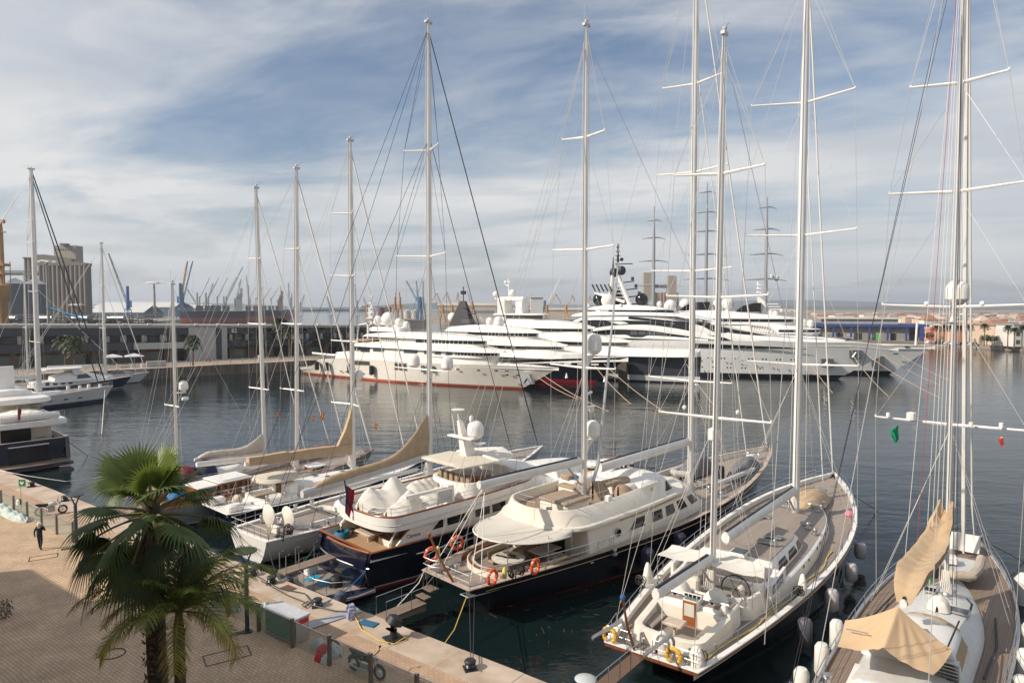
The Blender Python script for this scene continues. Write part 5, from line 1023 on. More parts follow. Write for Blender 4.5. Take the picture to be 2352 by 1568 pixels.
MB().tube([(25, -2.1, 3.1), (31.5, -2.3, 3.35)], .2, 8).build('spinnaker_pole', GREYW, D); MB().rbox((33.9, -.9, 3.2), (.9, .5, .8), 0, .06).build('deck_box', WHITE, D)
for sd in (1, -1): hull_rail(HD, 10, 37.6, sd, .16, 26, wires=2, h=.7)
rail(D, [(37.6, 1.0, 3.55), (39.2, .6, 3.7), (40.1, 0, 3.8), (39.2, -.6, 3.7), (37.6, -1.0, 3.55)], .8, 1.2, name='pulpit')
MB().rbox((39.0, 0, 3.75), (.3, .3, .5), 0, .05).build('furler', STEEL, D); cleats(D, [(x, sd*(HD.b(x)-.6), HD.dz(x)+.04) for x in (2, 9, 18, 27, 34) for sd in (1, -1)])
MB().tube([(4.6, -2.8, 2.5)]+[(6+i, -(HD.b(6+i)-.75-.1*sin(i*1.1)), 2.1+.1*abs(sin(i*.7))) for i in range(14)], .03, 5).build('hose', YEL, D)
MB().box(-.5, .1, .6, 1.4, 1.5, 1.56).box(-.9, -.45, .6, 1.4, 1.2, 1.26).slab([(-.8, .95), (-.8, 1.02), (-4.3, .95), (-4.3, .88)], .55, 1.45).slab([(-.8, .6), (-.8, .95), (-1.0, .95), (-4.0, .86), (-3.0, .7)], .6, 1.4).build('passerelle', TEAKD, D, flat=True)
rail(D, [(-3.4, .55, .95), (-.9, .55, 1.0), (-.1, .55, 1.6)], .95, 1.6, name='passerelle_rail', wires=1); rail(D, [(-3.4, 1.45, .95), (-.9, 1.45, 1.0), (-.1, 1.45, 1.6)], .95, 1.6, name='passerelle_rail', wires=1)
MB().tube([(.25, -1.6, 1.95), (-.15, -1.5, 1.95), (-.15, -2.1, 1.95), (.3, -2.05, 1.95)], .04).build('fairlead', STEEL, D)
for x, y, sd, lb in ((1.2, -2.42, -1, 'orange lifebuoy on the right stern rail of the large ketch, nearest the corner'), (3.9, -2.98, -1, 'orange lifebuoy on the right stern rail of the large ketch, further forward'), (1.0, 2.35, 1, 'orange lifebuoy on the left stern rail of the large ketch, nearest the corner'), (3.3, 2.8, 1, 'orange lifebuoy on the left stern rail of the large ketch, further forward')):
    lifebuoy(wp(D, x, y+.08*sd, 2.75), lb, radians(44.8)+pi/2-.2*sd, None, .38, .095, group='orange lifebuoys on the large ketch')
for x, y in ((2.0, -2.6), (1.5, 2.45)): tag(MB().lathe([(.1, 0), (.13, .1), (.12, .45), (.05, .6)], n=10).build('rescue_light', mat('light_yellow', (.75, .62, .15), .5), loc=wp(D, x, y, 2.5)), 'yellow rescue light beside the %s lifebuoys on the large ketch' % ('right' if y < 0 else 'left'), 'rescue light')
for x in (2.4, 3.1): coil(D, x, -2.75, 2.75, BLACK, .2, 6)
coil(D, 2.2, 2.6, 2.75, BLACK, .18, 6)
for i, (x, z) in enumerate(((12.5, .8), (16.2, .9), (20.3, 1.1))): fender(D, x, -1, 4.6, z, 1.2, .42, FENDN, 'navy cloth fender on the right side of the large ketch, %s' % ('nearest', 'middle', 'farthest')[i], (4.3, 2.4), 'navy fenders on the large ketch')
# ================================================================== C: navy and white motor yacht
C_ = boat('motor_yacht', 'navy hulled motor yacht with white decks, beige covered tenders and teak stern, left of centre', (-10.33, 41.18), radians(44.8), 'motor yacht')
HC = Hull(28.2, 7.2, 2.62, 2.75, 3.6, sw=.84, tm=.4, bow_oh=2.2, st_oh=-.5, bul=.5, p=2.5, zmid=.5)
HC.build(C_, hullmat('navy_hull_c', (.007, .009, .024), (.30, .02, .03), (.10, .012, .02), .3, .14, boot2=(.7, .7, .7), z2=.37), cap=VARN, deck=TEAKW, capw=.16, rub=(.70, STEEL, .12, .9, .04))
tr_ = MB(); rows = []
for k in range(13):
    y = lerp(-2.75, 2.75, k/12); bx = -.35*(1-(y/2.9)**2); rows.append([(bx-.0, y, 2.62), (bx-.25, y, 1.8), (bx-.05, y, .9), (bx+.3, y, .3)])
tr_.grid([r for r in rows if not (1.2 < r[0][1] < 2.1)][:9]); tr_.grid([r for r in rows if r[0][1] > 1.9]); tr_.build('curved_transom', MATS['navy_hull_c'], C_)
MB().tube([(-.38*(1-(y/2.9)**2)-.0, y, 2.66) for y in [-2.85+i*.35 for i in range(13)]], .07, 6).build('transom_cap', VARN, C_); MB().tube([(-.6*(1-(y/3.2)**2)-.0, y, 1.75) for y in [-2.95+i*.49 for i in range(13)]], .05, 6).build('transom_tube', STEEL, C_)
q = MB(); [q.box(-.05+i*.28, .3+i*.28, 1.25, 2.05, .6+i*.32, .68+i*.32) for i in range(5)]; q.build('stern_steps', TEAK, C_, flat=True)
pl = Shell(-2.7, .3, [(-2.7, 2.9), (.3, 3.0)], .25, .52, nose=0, tail=1.5, ch=.08, crown=.0, pt_=3.2); pl.build('swim_platform', MATS['navy_hull_c'], C_, 6)
MB().prism([(-2.3, -1.9), (0, -2.6), (0, 2.6), (-2.3, 1.9), (-2.5, 0)], .522, .535).build('platform_teak', TEAK, C_, flat=True)
rail(C_, [(-.3, 2.7, .52), (-1.4, 2.6, .52), (-2.1, 2.1, .52), (-2.5, 1, .52), (-2.6, 0, .52), (-2.5, -1, .52), (-2.1, -2.1, .52), (-1.2, -2.75, .52)], .75, 1.0, name='platform_rail', wires=1)
MB().tube([(-2.5, 2.3, .5), (-2.7, 1, .35), (-2.8, 0, .35), (-2.7, -1.2, .35), (-2.4, -2.6, .4), (-1, -3.1, .45), (.2, -3.1, .5)], .05, 6).build('platform_fender_rail', STEEL, C_)
MB().rbox((-1.2, -.2, .54), (1.4, .7, .03), .1).rbox((-1.6, .9, .54), (.9, .6, .03), .1).build('bathing_mat', mat('mat_blue', (.02, .30, .48), .6), C_, flat=True)
MB().rbox((-1.3, 1.7, .53), (.8, .5, .8), .2, .08).build('deck_box', WHITE, C_); MB().rbox((-1.2, -1.1, .53), (.7, .7, .6), .4, .15).build('outboard_cover', BLACK, C_)
gp = MB().slab([(-.6, 1.75), (-.6, 1.85), (-3.9, 1.72), (-3.9, 1.62)], -.15, .75).build('passerelle', TEAKD, C_, flat=True)
q = MB()
for x, y in ((-3.8, -.1), (-3.8, .7), (-2.8, .7), (-1.6, .7), (-3.0, -.1)): q.tube([(x, y, 1.7), (x, y, 2.75), (x+.25, y, 2.8)], .025, 5)
q.build('passerelle_post', STEEL, C_)
mh = Shell(3.3, 22.5, [(3.3, 3.0), (12, 3.02), (18, 2.6), (22.5, 1.9)], [(3, 2.1), (22, 2.7)], [(3.3, 3.55), (13, 3.85), (22.5, 3.9)], nose=4.5, tail=0, tumble=.12, ch=.05, crown=.05)
mho = mh.build('main_saloon', WHITE, C_, 20)
for sd in (1, -1):
    MB().slab([(1.6, 2.55), (3.3, 2.55), (4.6, 3.6), (2.9, 3.6)], sd*3.02-.06, sd*3.02+.06).build('wing_panel', WHITE, C_, flat=True)
    for a, b_, c, d_ in ((4.55, 5.45, 5.35, 5.5), (5.8, 7.5, 5.8, 7.5), (8.2, 9.5, 8.2, 9.5), (9.75, 11.0, 9.75, 11.0), (11.8, 13.1, 11.8, 13.1), (13.7, 14.2, 13.7, 15.0)): mh.win(MB(), a, b_, c, d_, 2.98, 3.55, sd).build('side_window', GLASS, mho)
    for i in range(4): mh.win(MB(), 15.6+i*1.25, 16.6+i*1.2, 15.6+i*1.25, 16.6+i*1.2, 3.28, 3.72, sd).build('forward_window', GLASS, mho)
MB().box(3.24, 3.3, -2.2, -1.2, 2.1, 3.5).build('saloon_door', VARN, C_, flat=True)
MB().rbox((2.7, .9, 2.15), (.9, 1.5, .45), 0, .08).rbox((2.5, -1.2, 2.15), (.8, 1.3, .45), 0, .08).build('bench', CREAM, C_); MB().rbox((2.7, .9, 2.6), (.95, 1.55, .05)).rbox((2.5, -1.2, 2.6), (.85, 1.35, .05)).build('bench_trim', VARN, C_)
MB().rbox((1.8, 0, 2.78), (1.0, 1.7, .1), 0, .04).tube([(1.8, 0, 2.1), (1.8, 0, 2.8)], .09).lathe([(.3, 0), (.1, .06)], (1.8, 0, 2.12), 12).build('stern_table', mat('pale_teak', (.55, .45, .36)), C_)
q = MB()
for k in range(7): q.torus((.9+.03*k, 1.95, 2.2+.055*k), .52-.02*k, .06, 'z', 20, 5)
q.build('rope_coil', TEAL, C_); coil(C_, 1.9, 2.3, 2.3, BLACK, .2, 6)
for y in (2.3, ): MB().tube([(1.2, y, 2.1), (1.2, y, 2.9), (1.9, y, 3.5)], .11, 6).build('fascia_strut', WHITE, C_)
MB().tube([(1.5, -2.75, 2.1), (1.5, -2.75, 2.8), (2.0, -2.7, 3.5)], .11, 6).build('fascia_strut', WHITE, C_)
ud = Shell(.85, 15.6, [(.85, 3.15), (8, 3.3), (15.6, 2.9)], [(0, 3.52), (15.6, 3.75)], [(.85, 4.38), (6, 4.42), (15.6, 4.55)], nose=3, tail=1.6, tumble=.02, pt_=2.8); udo = tub('upper_bulwark', WHITE, C_, ud, 3.95, .12, TEAK)
q = MB(); xx = ud.xs(12); q.tube([(x, ud.W(x)-.06, ud.ZT(x)+.04) for x in reversed(xx)]+[(x, -ud.W(x)+.06, ud.ZT(x)+.04) for x in xx], .06, 6); q.build('upper_caprail', VARN, udo)
q = MB(); q.tube([(x, ud.W(x)+.01, ud.ZB(x)+.35) for x in reversed(xx)]+[(x, -ud.W(x)-.01, ud.ZB(x)+.35) for x in xx], .025, 4); q.build('moulding', GREYW, udo)
MB().tube([(x, (ud.W(x)-.02), ud.ZT(x)+.10) for x in reversed(ud.xs(4)[:7])], .05, 4).build('blue_hose', BLUE, udo)
rail(C_, [(x, ud.W(x)-.08, ud.ZT(x)+.05) for x in reversed([v for v in xx if v < 9])]+[(x, -ud.W(x)+.08, ud.ZT(x)+.05) for x in [v for v in xx if v < 9]], .5, 1.1, name='upper_rail')
MB().tube([(5.0, -3.0, 4.5), (5.0, -3.0, 5.35), (6.1, -3.05, 5.35), (6.1, -3.05, 4.5)], .05, 6).build('gate', WHITE, C_); MB().box(5.05, 6.05, -3.06, -3.0, 4.55, 5.3).build('gate_panel', GREYW, C_, flat=True)
for a, b_, y0, w_, hp, sdd in ((1.5, 5.4, .7, 1.35, [(0, .6), (.2, 1.35), (.45, 1.15), (.68, 1.8), (.85, 1.35), (1, .6)], 1), (2.2, 5.0, -1.35, .85, [(0, .4), (.3, .7), (.6, 1.3), (1, .5)], 2), (5.2, 8.2, 1.0, 1.0, [(0, .5), (.3, 1.05), (.8, 1.0), (1, .5)], 3), (4.9, 7.6, -1.0, .85, [(0, .5), (.5, .9), (.9, 1.05), (1, .5)], 4)):
    cover('tender_cover', C_, a, b_, w_, 4.0, hp, CANVW, .05, 30, 12, y0=y0, seed=sdd, sk='tent')
MB().box(3.2, 7.0, -2.08, -1.86, 5.0, 5.2).slab([(6.4, 4.0), (7.1, 4.0), (7.0, 5.25), (6.5, 5.25)], -2.15, -1.7).build('crane', WHITE, C_, flat=True); MB().rbox((5.0, -2.5, 3.97), (1.3, .6, .4), 0, .1).build('deck_locker', WHITE, C_)
fl_ = Shell(8.0, 13.4, [(8, 2.35), (13.4, 2.3)], 3.9, [(8, 5.0), (13.4, 5.05)], nose=.6, tail=1.2, tumble=.15, pt_=2.6); tub('flybridge_coaming', WHITE, C_, fl_, 4.55, .3, CREAM)
q = MB(); [q.rbox((9.0, 1.6-.6*i, 4.6), (.35, .4, .7), 0, .05) for i in range(6)]; q.build('bar_stool', CUSH, C_); MB().lathe([(1.0, 0), (1.05, .7), (1.15, .74)], (10.1, -1.0, 4.6), 18).build('bar', VARND, C_)
wh = Shell(13.0, 17.4, [(13, 2.45), (17.4, 2.0)], 3.8, [(13, 5.15), (15.4, 5.1), (17.4, 4.7)], nose=2.6, tail=.3, tumble=.3, rake=1.2, ch=.25, crown=.15); who = wh.build('wheelhouse', WHITE, C_, 10); wh.band('windscreen', GLASSL, who, 15.8, 17.39, 4.2, 4.6)
ft = Shell(17.0, 22.8, [(17, 2.4), (22.8, 1.4)], 3.8, [(17, 4.5), (20.5, 4.4), (22.8, 3.95)], nose=4, tail=.3, tumble=.35, ch=.2, crown=.15); ft.build('forward_trunk', WHITE, C_, 10)
bm_ = Shell(7.5, 10.6, [(7.5, 2.35), (10.6, 2.5)], 6.22, 6.3, nose=.2, tail=.35, ch=.03, crown=.16, p=3, pt_=3); bm_.build('bimini', CANV, C_, 8); b2_ = Shell(10.7, 13.6, 2.3, 6.2, 6.3, nose=1.8, tail=.3, ch=.03, crown=.22); b2_.build('bimini', CANVW, C_, 8)
q = MB(); [q.tube([(x, sd*2.25, 4.9), (x+dx, sd*2.3, 6.25)], .025, 5) for sd in (1, -1) for x, dx in ((7.9, -.2), (8.8, -.3), (9.6, .3), (10.3, .1), (11.2, 0), (12.6, .2))]; q.build('bimini_frame', STEEL, C_)
q = MB(); q.add([(9.7, -.35, 6.35), (10.7, -.35, 6.35), (10.7, .35, 6.35), (9.7, .35, 6.35), (9.2, -.12, 9.0), (9.5, -.12, 9.0), (9.5, .12, 9.0), (9.2, .12, 9.0)], [(0,3,2,1),(4,5,6,7),(0,1,5,4),(1,2,6,5),(2,3,7,6),(3,0,4,7)]); q.rbox((9.5, 0, 7.75), (.5, 2.6, .1), 0, .04); q.rbox((10.9, -.2, 7.05), (1.4, .3, .1), 0, .03)
q.tube([(9.3, 0, 9), (9.2, 0, 9.6)], .06); q.lathe([(.45, 0), (.48, .05), (.1, .1)], (9.2, 0, 9.75), 14); q.tube([(9.7, .9, 7.8), (9.5, 1.0, 9.3)], .03); q.tube([(9.7, -.8, 7.8), (9.7, -.8, 9.3)], .03); q.lathe([(.13, 0), (.15, .2), (.1, .4)], (9.7, -.85, 9.0), 8); q.build('radar_mast', WHITE, C_)
MB().dome((0, 0, 0), .58, 1.3).build('radome', WHITE, C_, loc=(10.0, -.95, 7.75)); MB().box(10.3, 10.5, -1.1, .5, 7.2, 7.32).build('radar_bar', WHITE, C_)
MB().rbox((12.5, -2.7, 4.9), (2.0, .4, .35), 0, .08).build('side_locker', WHITE, C_); MB().torus((13.2, -2.35, 5.0), .25, .03, 'x', 14, 5).build('outside_wheel', STEEL, C_)
q = MB()
q.tube([(x, HC.b(x)-.22, HC.z(x)+.1) for x in [16+i*1.2 for i in range(10)]]+[(28.05, 0, 3.7)]+[(x, -HC.b(x)+.22, HC.z(x)+.1) for x in reversed([16+i*1.2 for i in range(10)])], .035, 4); q.build('bow_handrail', STEEL, C_)
rail(C_, [(26.5, HC.b(26.5)-.2, 3.55), (27.6, .9, 3.6), (28.1, 0, 3.65), (27.6, -.9, 3.6), (26.5, -HC.b(26.5)+.2, 3.55)], .7, 1.0, name='pulpit'); MB().tube([(27.6, 0, 3.6), (27.7, 0, 5.0)], .03).build('jackstaff', BLACK, C_)
MB().lathe([(1.0, 0), (1.05, .2), (.9, .3)], (24.8, .2, 3.2), 20).rbox((26.2, 0, 3.2), (.9, .9, .35), 0, .08).build('bow_sunpad', WHITE, C_)
MB().tube([(.95, .3, 4.0), (.5, .35, 5.2), (.35, .4, 6.3)], .045, 6).build('ensign_staff', WIRED, C_)
flag(wp(C_, .42, .42, 6.0), 'large red ensign hanging from the staff on the covered tender deck', [mat('flag_navy', (.03, .04, .16), .8), RED, RED], .55, 1.75, radians(30))
text_obj('lettering', 'Clarena', .34, mat('script_grey', (.08, .08, .09), .5), C_, (3.0, -3.10, 3.05), (pi/2, 0, 0), .004)
for i, (x, y) in enumerate(((-2.55, 2.3), (-2.85, 1.0), (-1.7, -2.95))): tag(MB().lathe([(.03, .85), (.3, .65), (.36, .3), (.25, 0), (.05, -.05)], n=14).build('fender', mat('fender_cover', (.10, .10, .12), .9), loc=wp(C_, x-.3, y, .25)), ('dark teardrop fender at the left of the swim platform', 'dark teardrop fender at the middle of the swim platform', 'grey round fender at the right corner of the swim platform')[i], 'fender')
# ================================================================== B: white sloop with two round dishes on the stern
B_ = boat('sailing_yacht', 'white sloop with two round white dishes and many winches on its teak stern', (-17.56, 44.59), radians(51), 'sailing yacht')
HB = Hull(33, 6.9, 1.85, 1.8, 2.6, sw=.66, tm=.48, bow_oh=2.6, st_oh=.1, swl=.35, bil=.42, bul=.12, p=2.2)
HB.build(B_, hullmat('white_hull_b', (.80, .78, .74), (.05, .12, .30), (.04, .05, .08), .2, .08), cap=WHITE, capw=.3, deck=TEAK)
MB().tube([HB.offs(t, .80, -1, .012) for t in [.06+.5*i/30 for i in range(31)]], .02, 4).build('cove_line', GREYW, HB.obj)
cb = Shell(7.6, 22, [(7.6, 1.8), (14, 2.0), (22, 1.1)], 1.7, [(7.6, 2.15), (14, 2.35), (22, 2.25)], nose=7, tail=.8, tumble=.3, ch=.15, crown=.15); cb.build('coachroof', WHITE, B_, 18)
ckb = Shell(2.8, 7.4, [(2.8, 1.5), (7.4, 1.8)], 1.7, 2.02, nose=.6, tail=.9, tumble=.1); tub('cockpit_coaming', WHITE, B_, ckb, 1.35, .22, TEAK)
for i, (x, y) in enumerate(((1.95, .62), (2.52, -.78))):
    MB().lathe([(.04, -.1), (.72, -.03), (.76, 0), (.72, .05), (.04, .07)], (x, y, 2.62), 24, 'x').build('dish', mat('dish_cream', (.72, .68, .61), .4), B_); MB().tube([(x+.1, y, 1.75), (x+.1, y, 2.4)], .09).rbox((x+.4, y+.2, 1.75), (.6, .5, .6), 0, .1).build('pedestal', WHITE, B_)
for p in ((4.2, 2.2), (5.2, 2.35), (3.4, -2.3), (4.6, -2.45), (6.5, -2.3), (6.6, 2.3), (8.4, -2.5), (2.2, 1.9)): winch(B_, *p, 1.85, 1.15)
MB().tube([(5.8, -1.9, 2.15), (5.8, 1.9, 2.15)], .06).build('traveller', BLACK, B_); MB().rbox((1.1, -1.6, 2.1), (.3, .7, .45), 0, .04).build('rail_box', CREAM, B_)
coil(B_, 1.6, -2.35, 2.4, BLACK, .28, 10); coil(B_, 1.1, -2.1, 2.0, BLACK, .25, 8); [hatch(B_, x, y, 2.45, .6, .6, GLASS) for x, y in ((11, .8), (11, -.8), (16, 0))]; [hatch(B_, x, y, 1.85, .5, .4, GLASS) for x, y in ((3.6, 1.9), (6.0, -2.5), (9.2, -2.6))]
rail(B_, [(2.8, 2.55, 1.88), (.1, 2.2, 1.9), (.1, -2.2, 1.9), (2.4, -2.5, 1.88), (5, -2.9, 1.88)], .75, .8, name='pushpit'); [hull_rail(HB, 5, 31, sd, .12, 24, h=.65) for sd in (1, -1)]
mB = mast(B_, 16.75, 2.2, 40.4, .27, [(30.0, 2.0, .9), (21.2, 2.9, 1.0), (11.64, 3.2, 1.0)], rake=-.15, hb=(3.2, 1.9), stay=[(32.2, 2.6, 39.5, .055, WIRED), (28, 2.5, 31, .035, WIRED)], back=[(.3, 2.0, 1.9, 40), (.3, -2.0, 1.9, 40), (3, 2.6, 1.9, 31), (3, -2.6, 1.9, 31)], wire=WIRED, wr=.02)
boom(B_, 4.2, 16.4, 3.7, 4.3, .33, GREYW, False); sailbag(B_, 4.9, 16.7, 3.9, 4.5, .42, CANVT, 3.1); boom(B_, 5.5, 15.5, 3.1, 3.4, .14, WHITE, False, 'spare_pole', 1.0)
for y in (1.25, -1.25): MB().dome((0, 0, 0), .5, 1.2).build('radome', WHITE, B_, loc=(16.9, y*1.6, 11.7))
cleats(B_, [(1, 1.8, 1.85), (1, -1.8, 1.85)])
flag(wp(B_, 7.2, 1.9, 9.0), 'tiny red and yellow courtesy flag left of the tall mast above the covered tenders', [RED, mat('flag_yellow', (.7, .55, .05)), RED], .3, .5, 0)
# ================================================================== smaller sailing boats further left
def sloop(label, s, ang, L_, Bm, hm, zs=1.6, zb=2.3, deck=TEAK, cap=VARN, cove=None, sw=.6, coach=(6, 15, 1.5, 2.2), hatchm=GLASS, rails=True, oh=2.2, name='sailing_yacht'):
    r = boat(name, label, s, ang, 'sailing yacht'); H = Hull(L_, Bm, zs, zs-.05, zb, sw=sw, tm=.47, bow_oh=oh, st_oh=1.2, bul=.15, p=2.1); H.build(r, hm, cap=cap, deck=deck, cove=cove, capw=.14, n=28)
    if coach:
        c = Shell(coach[0], coach[1], coach[2], zs-.2, coach[3], nose=(coach[1]-coach[0])*.35, tail=.5, tumble=.25, ch=.12, crown=.12); c.build('coachroof', WHITE, r, 12)
        q = MB(); [c.win(q, x, x+.7, x, x+.7, zs+.12, coach[3]-.15, sd) for sd in (1, -1) for x in [coach[0]+1+k*1.3 for k in range(int((coach[1]-coach[0])*.55/1.3))]]
        if q.v: q.build('cabin_window', GLASS, r)
    if rails: [hull_rail(H, .8, L_-1, sd, .1, 18, h=.6, step=2.1) for sd in (1, -1)]; rail(r, [(L_-1, .45, zb), (L_, 0, zb+.05), (L_-1, -.45, zb)], .7, 1, name='pulpit')
    return r, H
A4, H4 = sloop('navy sloop with white coachroof, cream bimini and twin steering wheels behind the palm', (-22.2-.45, 50.78+.4), radians(48.2), 21.6, 5.9, hullmat('navy_hull_a', (.008, .012, .035), (.6, .6, .6), (.03, .03, .05), .25, .12), 1.6, 2.2, WHITE, WHITE, sw=.72, coach=(6.3, 13.5, 1.6, 2.3))
dk4 = Shell(2.9, 6.4, [(2.9, 1.9), (6.4, 1.8)], 1.5, 1.95, nose=.5, tail=.7, tumble=.1); tub('cockpit_coaming', WHITE, A4, dk4, 1.25, .3, TEAKW)
for y in (.9, -.6): MB().torus((1.5, y, 2.1), .5, .025, 'x', 20, 5).build('steering_wheel', VARN, A4)
for y in (1.6, -1.2): MB().rbox((1.0, y, 1.6), (1.1, .8, .45), 0, .12).build('helm_seat', WHITE, A4)
q = MB().ball((1.9, .1, 1.95), .4, 10); q.build('rope_bag', CANV, A4)
MB().rbox((5.8, -.2, 1.9), (1.1, 2.6, .9), 0, .2).build('doghouse', WHITE, A4); MB().rbox((5.2, -.2, 1.9), (.08, .7, .8)).build('companionway', VARND, A4); MB().rbox((3.6, -.3, 1.4), (1.1, .5, .7), 0, .03).build('cockpit_table', CUSH, A4)
cover('bimini', A4, 3.3, 6.9, 1.55, 3.05, [(0, .3), (.5, .42), (1, .3)], CANV, .02, 12, 8); q = MB(); [q.tube([(x, sd*1.5, 1.7), (x, sd*1.5, 3.15)], .03, 4) for x in (3.5, 5.0, 6.7) for sd in (1, -1)]; q.build('bimini_frame', STEEL, A4)
[winch(A4, x, y, 1.95) for x, y in ((3.3, 1.9), (3.3, -1.9), (4.8, 1.95), (4.8, -1.95))]; [hatch(A4, x, y, 2.42, .5, .5, GLASS) for x, y in ((9, .5), (9.6, -.6), (11.5, 0))]
mast(A4, 12.6, 2.2, 31.5, .24, [(25.2, 1.7, .9), (19.7, 1.9, .9), (13.9, 2.0, .8), (8.3, 2.1, .8)], hb=(2.8, 1.7), stay=[(21, 2.2, 30.5, .07, WIREW), (18.8, 2.1, 25, .05, WIREW)], back=[(.3, 1.3, 1.7, 31), (.3, -1.3, 1.7, 31)], rake=-.1)
o = boom(A4, 2.5, 12.3, 4.65, 4.1, .20, WHITE, False); rows = []
sb = MB().slab([(2.75, 4.5), (12.3, 3.95), (12.3, 4.75), (8, 5.0), (6.3, 5.0), (6.1, 5.1), (3.6, 5.1), (2.75, 5.15)], -.26, .26).build('sail_cover', CANVT, A4, flat=True)
sp2 = MB().slab([(10.9, 4.7), (12.45, 4.7), (12.45, 8.1), (12.2, 7.2), (11.7, 6.0)], -.16, .16).build('sail_luff_cover', CANVT, A4, flat=True)
MB().dome((0, 0, 0), .42, .95).build('radome', WHITE, A4, loc=(13.3, 0, 10.4)); MB().rbox((13.1, 0, 9.5), (.9, .5, .14), 0, .04).rbox((13.2, 0, 8.9), (1.2, .15, .12), 0, .03).build('radar', WHITE, A4)
A3, H3 = sloop('classic sloop with varnished deckhouses, white cabin top and grey hull behind the palm crown', (-28.97, 50.18), radians(51.7), 24, 5.2, hullmat('grey_hull_a', (.30, .32, .33), (.6, .6, .6), (.05, .06, .06), .2, .1), 1.7, 2.4, TEAK, VARN, sw=.42, coach=None)
def woodhouse(r, x0, x1, w_, z0, z1, nwin):
    o = MB().rbox(((x0+x1)/2, 0, z0), (x1-x0, 2*w_, z1-z0), 0, .05).build('deckhouse', VARN if True else VARN, r, flat=True); MB().rbox(((x0+x1)/2, 0, z1), (x1-x0+.2, 2*w_+.2, .1), 0, .03).build('cabin_top', WHITE, o)
    q = MB(); st = (x1-x0)/nwin
    for i in range(nwin): [q.box(x0+st*(i+.2), x0+st*(i+.8), sd*(w_+.012)-.005, sd*(w_+.012)+.005, z0+(z1-z0)*.4, z0+(z1-z0)*.82) for sd in (1, -1)]
    q.build('cabin_window', GLASS, o, flat=True); return o
woodhouse(A3, 6.9, 9.6, 1.3, 1.7, 2.65, 4); woodhouse(A3, 5.2, 6.7, 1.1, 1.7, 2.5, 2); woodhouse(A3, 11.2, 12.3, .8, 1.7, 2.05, 2); woodhouse(A3, 16.2, 17.6, .7, 1.8, 2.1, 2)
MB().slab([(2.2, 1.5), (5.2, 1.6), (5.2, 2.2), (4.6, 2.35), (2.2, 2.1)], -1.3, -1.2).slab([(2.2, 1.5), (5.2, 1.6), (5.2, 2.2), (4.6, 2.35), (2.2, 2.1)], 1.2, 1.3).build('cockpit_coaming', VARN, A3, flat=True); cover('cockpit_cover', A3, 3.4, 5.0, .7, 1.8, [(0, .3), (.5, .7), (1, .3)], BLUE, .03, 8, 5, y0=.4)
mast(A3, 14.9, 1.9, 29.4, .22, [(22.2, 1.2, .5), (15.4, 1.6, .5), (9.4, 1.8, .5)], hb=(2.4, 1.8), rake=-.5, stay=[(23.7, 2.4, 28.5, .09, WIREW), (20.7, 2.2, 22, .05, WIREW)], back=[(.2, .8, 1.8, 29), (.2, -.8, 1.8, 29)]); boom(A3, 5.6, 14.6, 4.25, 3.6, .22, WHITE, False)
q = MB(); [q.tube([(21.5+i*.2, .2*(i % 2), 2.3), (21.6+i*.2, .2, 3.0), (21.9+i*.2, 0, 2.3)], .07, 5) for i in range(5)]; q.build('mooring_warps', WIREW, A3)
A2, H2 = sloop('grey and white classic ketch farthest left of the near quay boats, beige sail cover', (-34.09+.62*3.4, 53.8+.785*3.4), radians(51.7), 20.6, 4.9, hullmat('cream_hull_a', (.52, .50, .46), (.2, .2, .2), (.05, .06, .06), .15, .08), 1.6, 2.3, TEAK, VARN, sw=.42, coach=(5.6, 10.1, .9, 2.0))
cover('deck_awning', A2, 3.6, 5.4, 1.2, 1.9, [(0, .7), (.5, 1.0), (1, .7)], mat('maroon', (.22, .03, .05), .8), .03, 10, 7); cover('deck_awning', A2, 5.5, 7.4, 1.2, 1.9, [(0, .7), (.5, 1.3), (1, .5)], NAVYF, .03, 8, 7); cover('deck_covers', A2, 1.8, 3.5, 1.0, 1.6, [(0, .3), (.3, .6), (.6, .4), (1, .5)], CANVW, .08, 14, 8)
mast(A2, 12.5, 1.9, 28.3, .22, [(21.6, 1.1, .4), (15.3, 1.5, .4), (9.0, 1.7, .4)], hb=(2.2, 1.7), rake=.4, stay=[(20.2, 2.3, 27.5, .06, WIREW), (17.1, 2.2, 22, .04, WIREW)], back=[(.6, 1.2, 1.7, 27), (.6, -1.2, 1.7, 27)])
mast(A2, 3.9, 1.8, 18.9, .15, [(8.29, 1.3, .3)], hb=(1.9, 1.7), rake=-.05, stay=[(11.6, 4, 18.5, .012, WIRE)], back=[(.2, .6, 1.7, 18), (.2, -.6, 1.7, 18)])
boom(A2, 5.5, 12.4, 3.25, 2.7, .16, WHITE, False); sailbag(A2, 5.7, 12.5, 3.3, 2.8, .42, CANV, 1.5); MB().dome((0, 0, 0), .42, .95).build('radome', WHITE, A2, loc=(4.55, -.2, 9.55)); MB().rbox((4.4, -.2, 9.4), (.8, .2, .12), 0, .03).lathe([(.3, 0), (.3, .22), (.05, .3)], (4.6, -.4, 8.8), 12).build('radar', WHITE, A2)
for r, x, y, z, lb in ((A4, 14, -1.4, 6.6, 'tiny red and yellow flag by the mast of the navy sloop behind the palm'), (A3, 15.6, -1.5, 7.2, 'tiny red and yellow flag right of the classic sloop mast'), (A2, 13.0, -1.4, 6.8, 'tiny red and yellow flag right of the beige sail cover mast')): flag(wp(r, x, y, z), lb, [RED, mat('flag_yellow', (.7, .55, .05)), RED], .25, .5, 0)
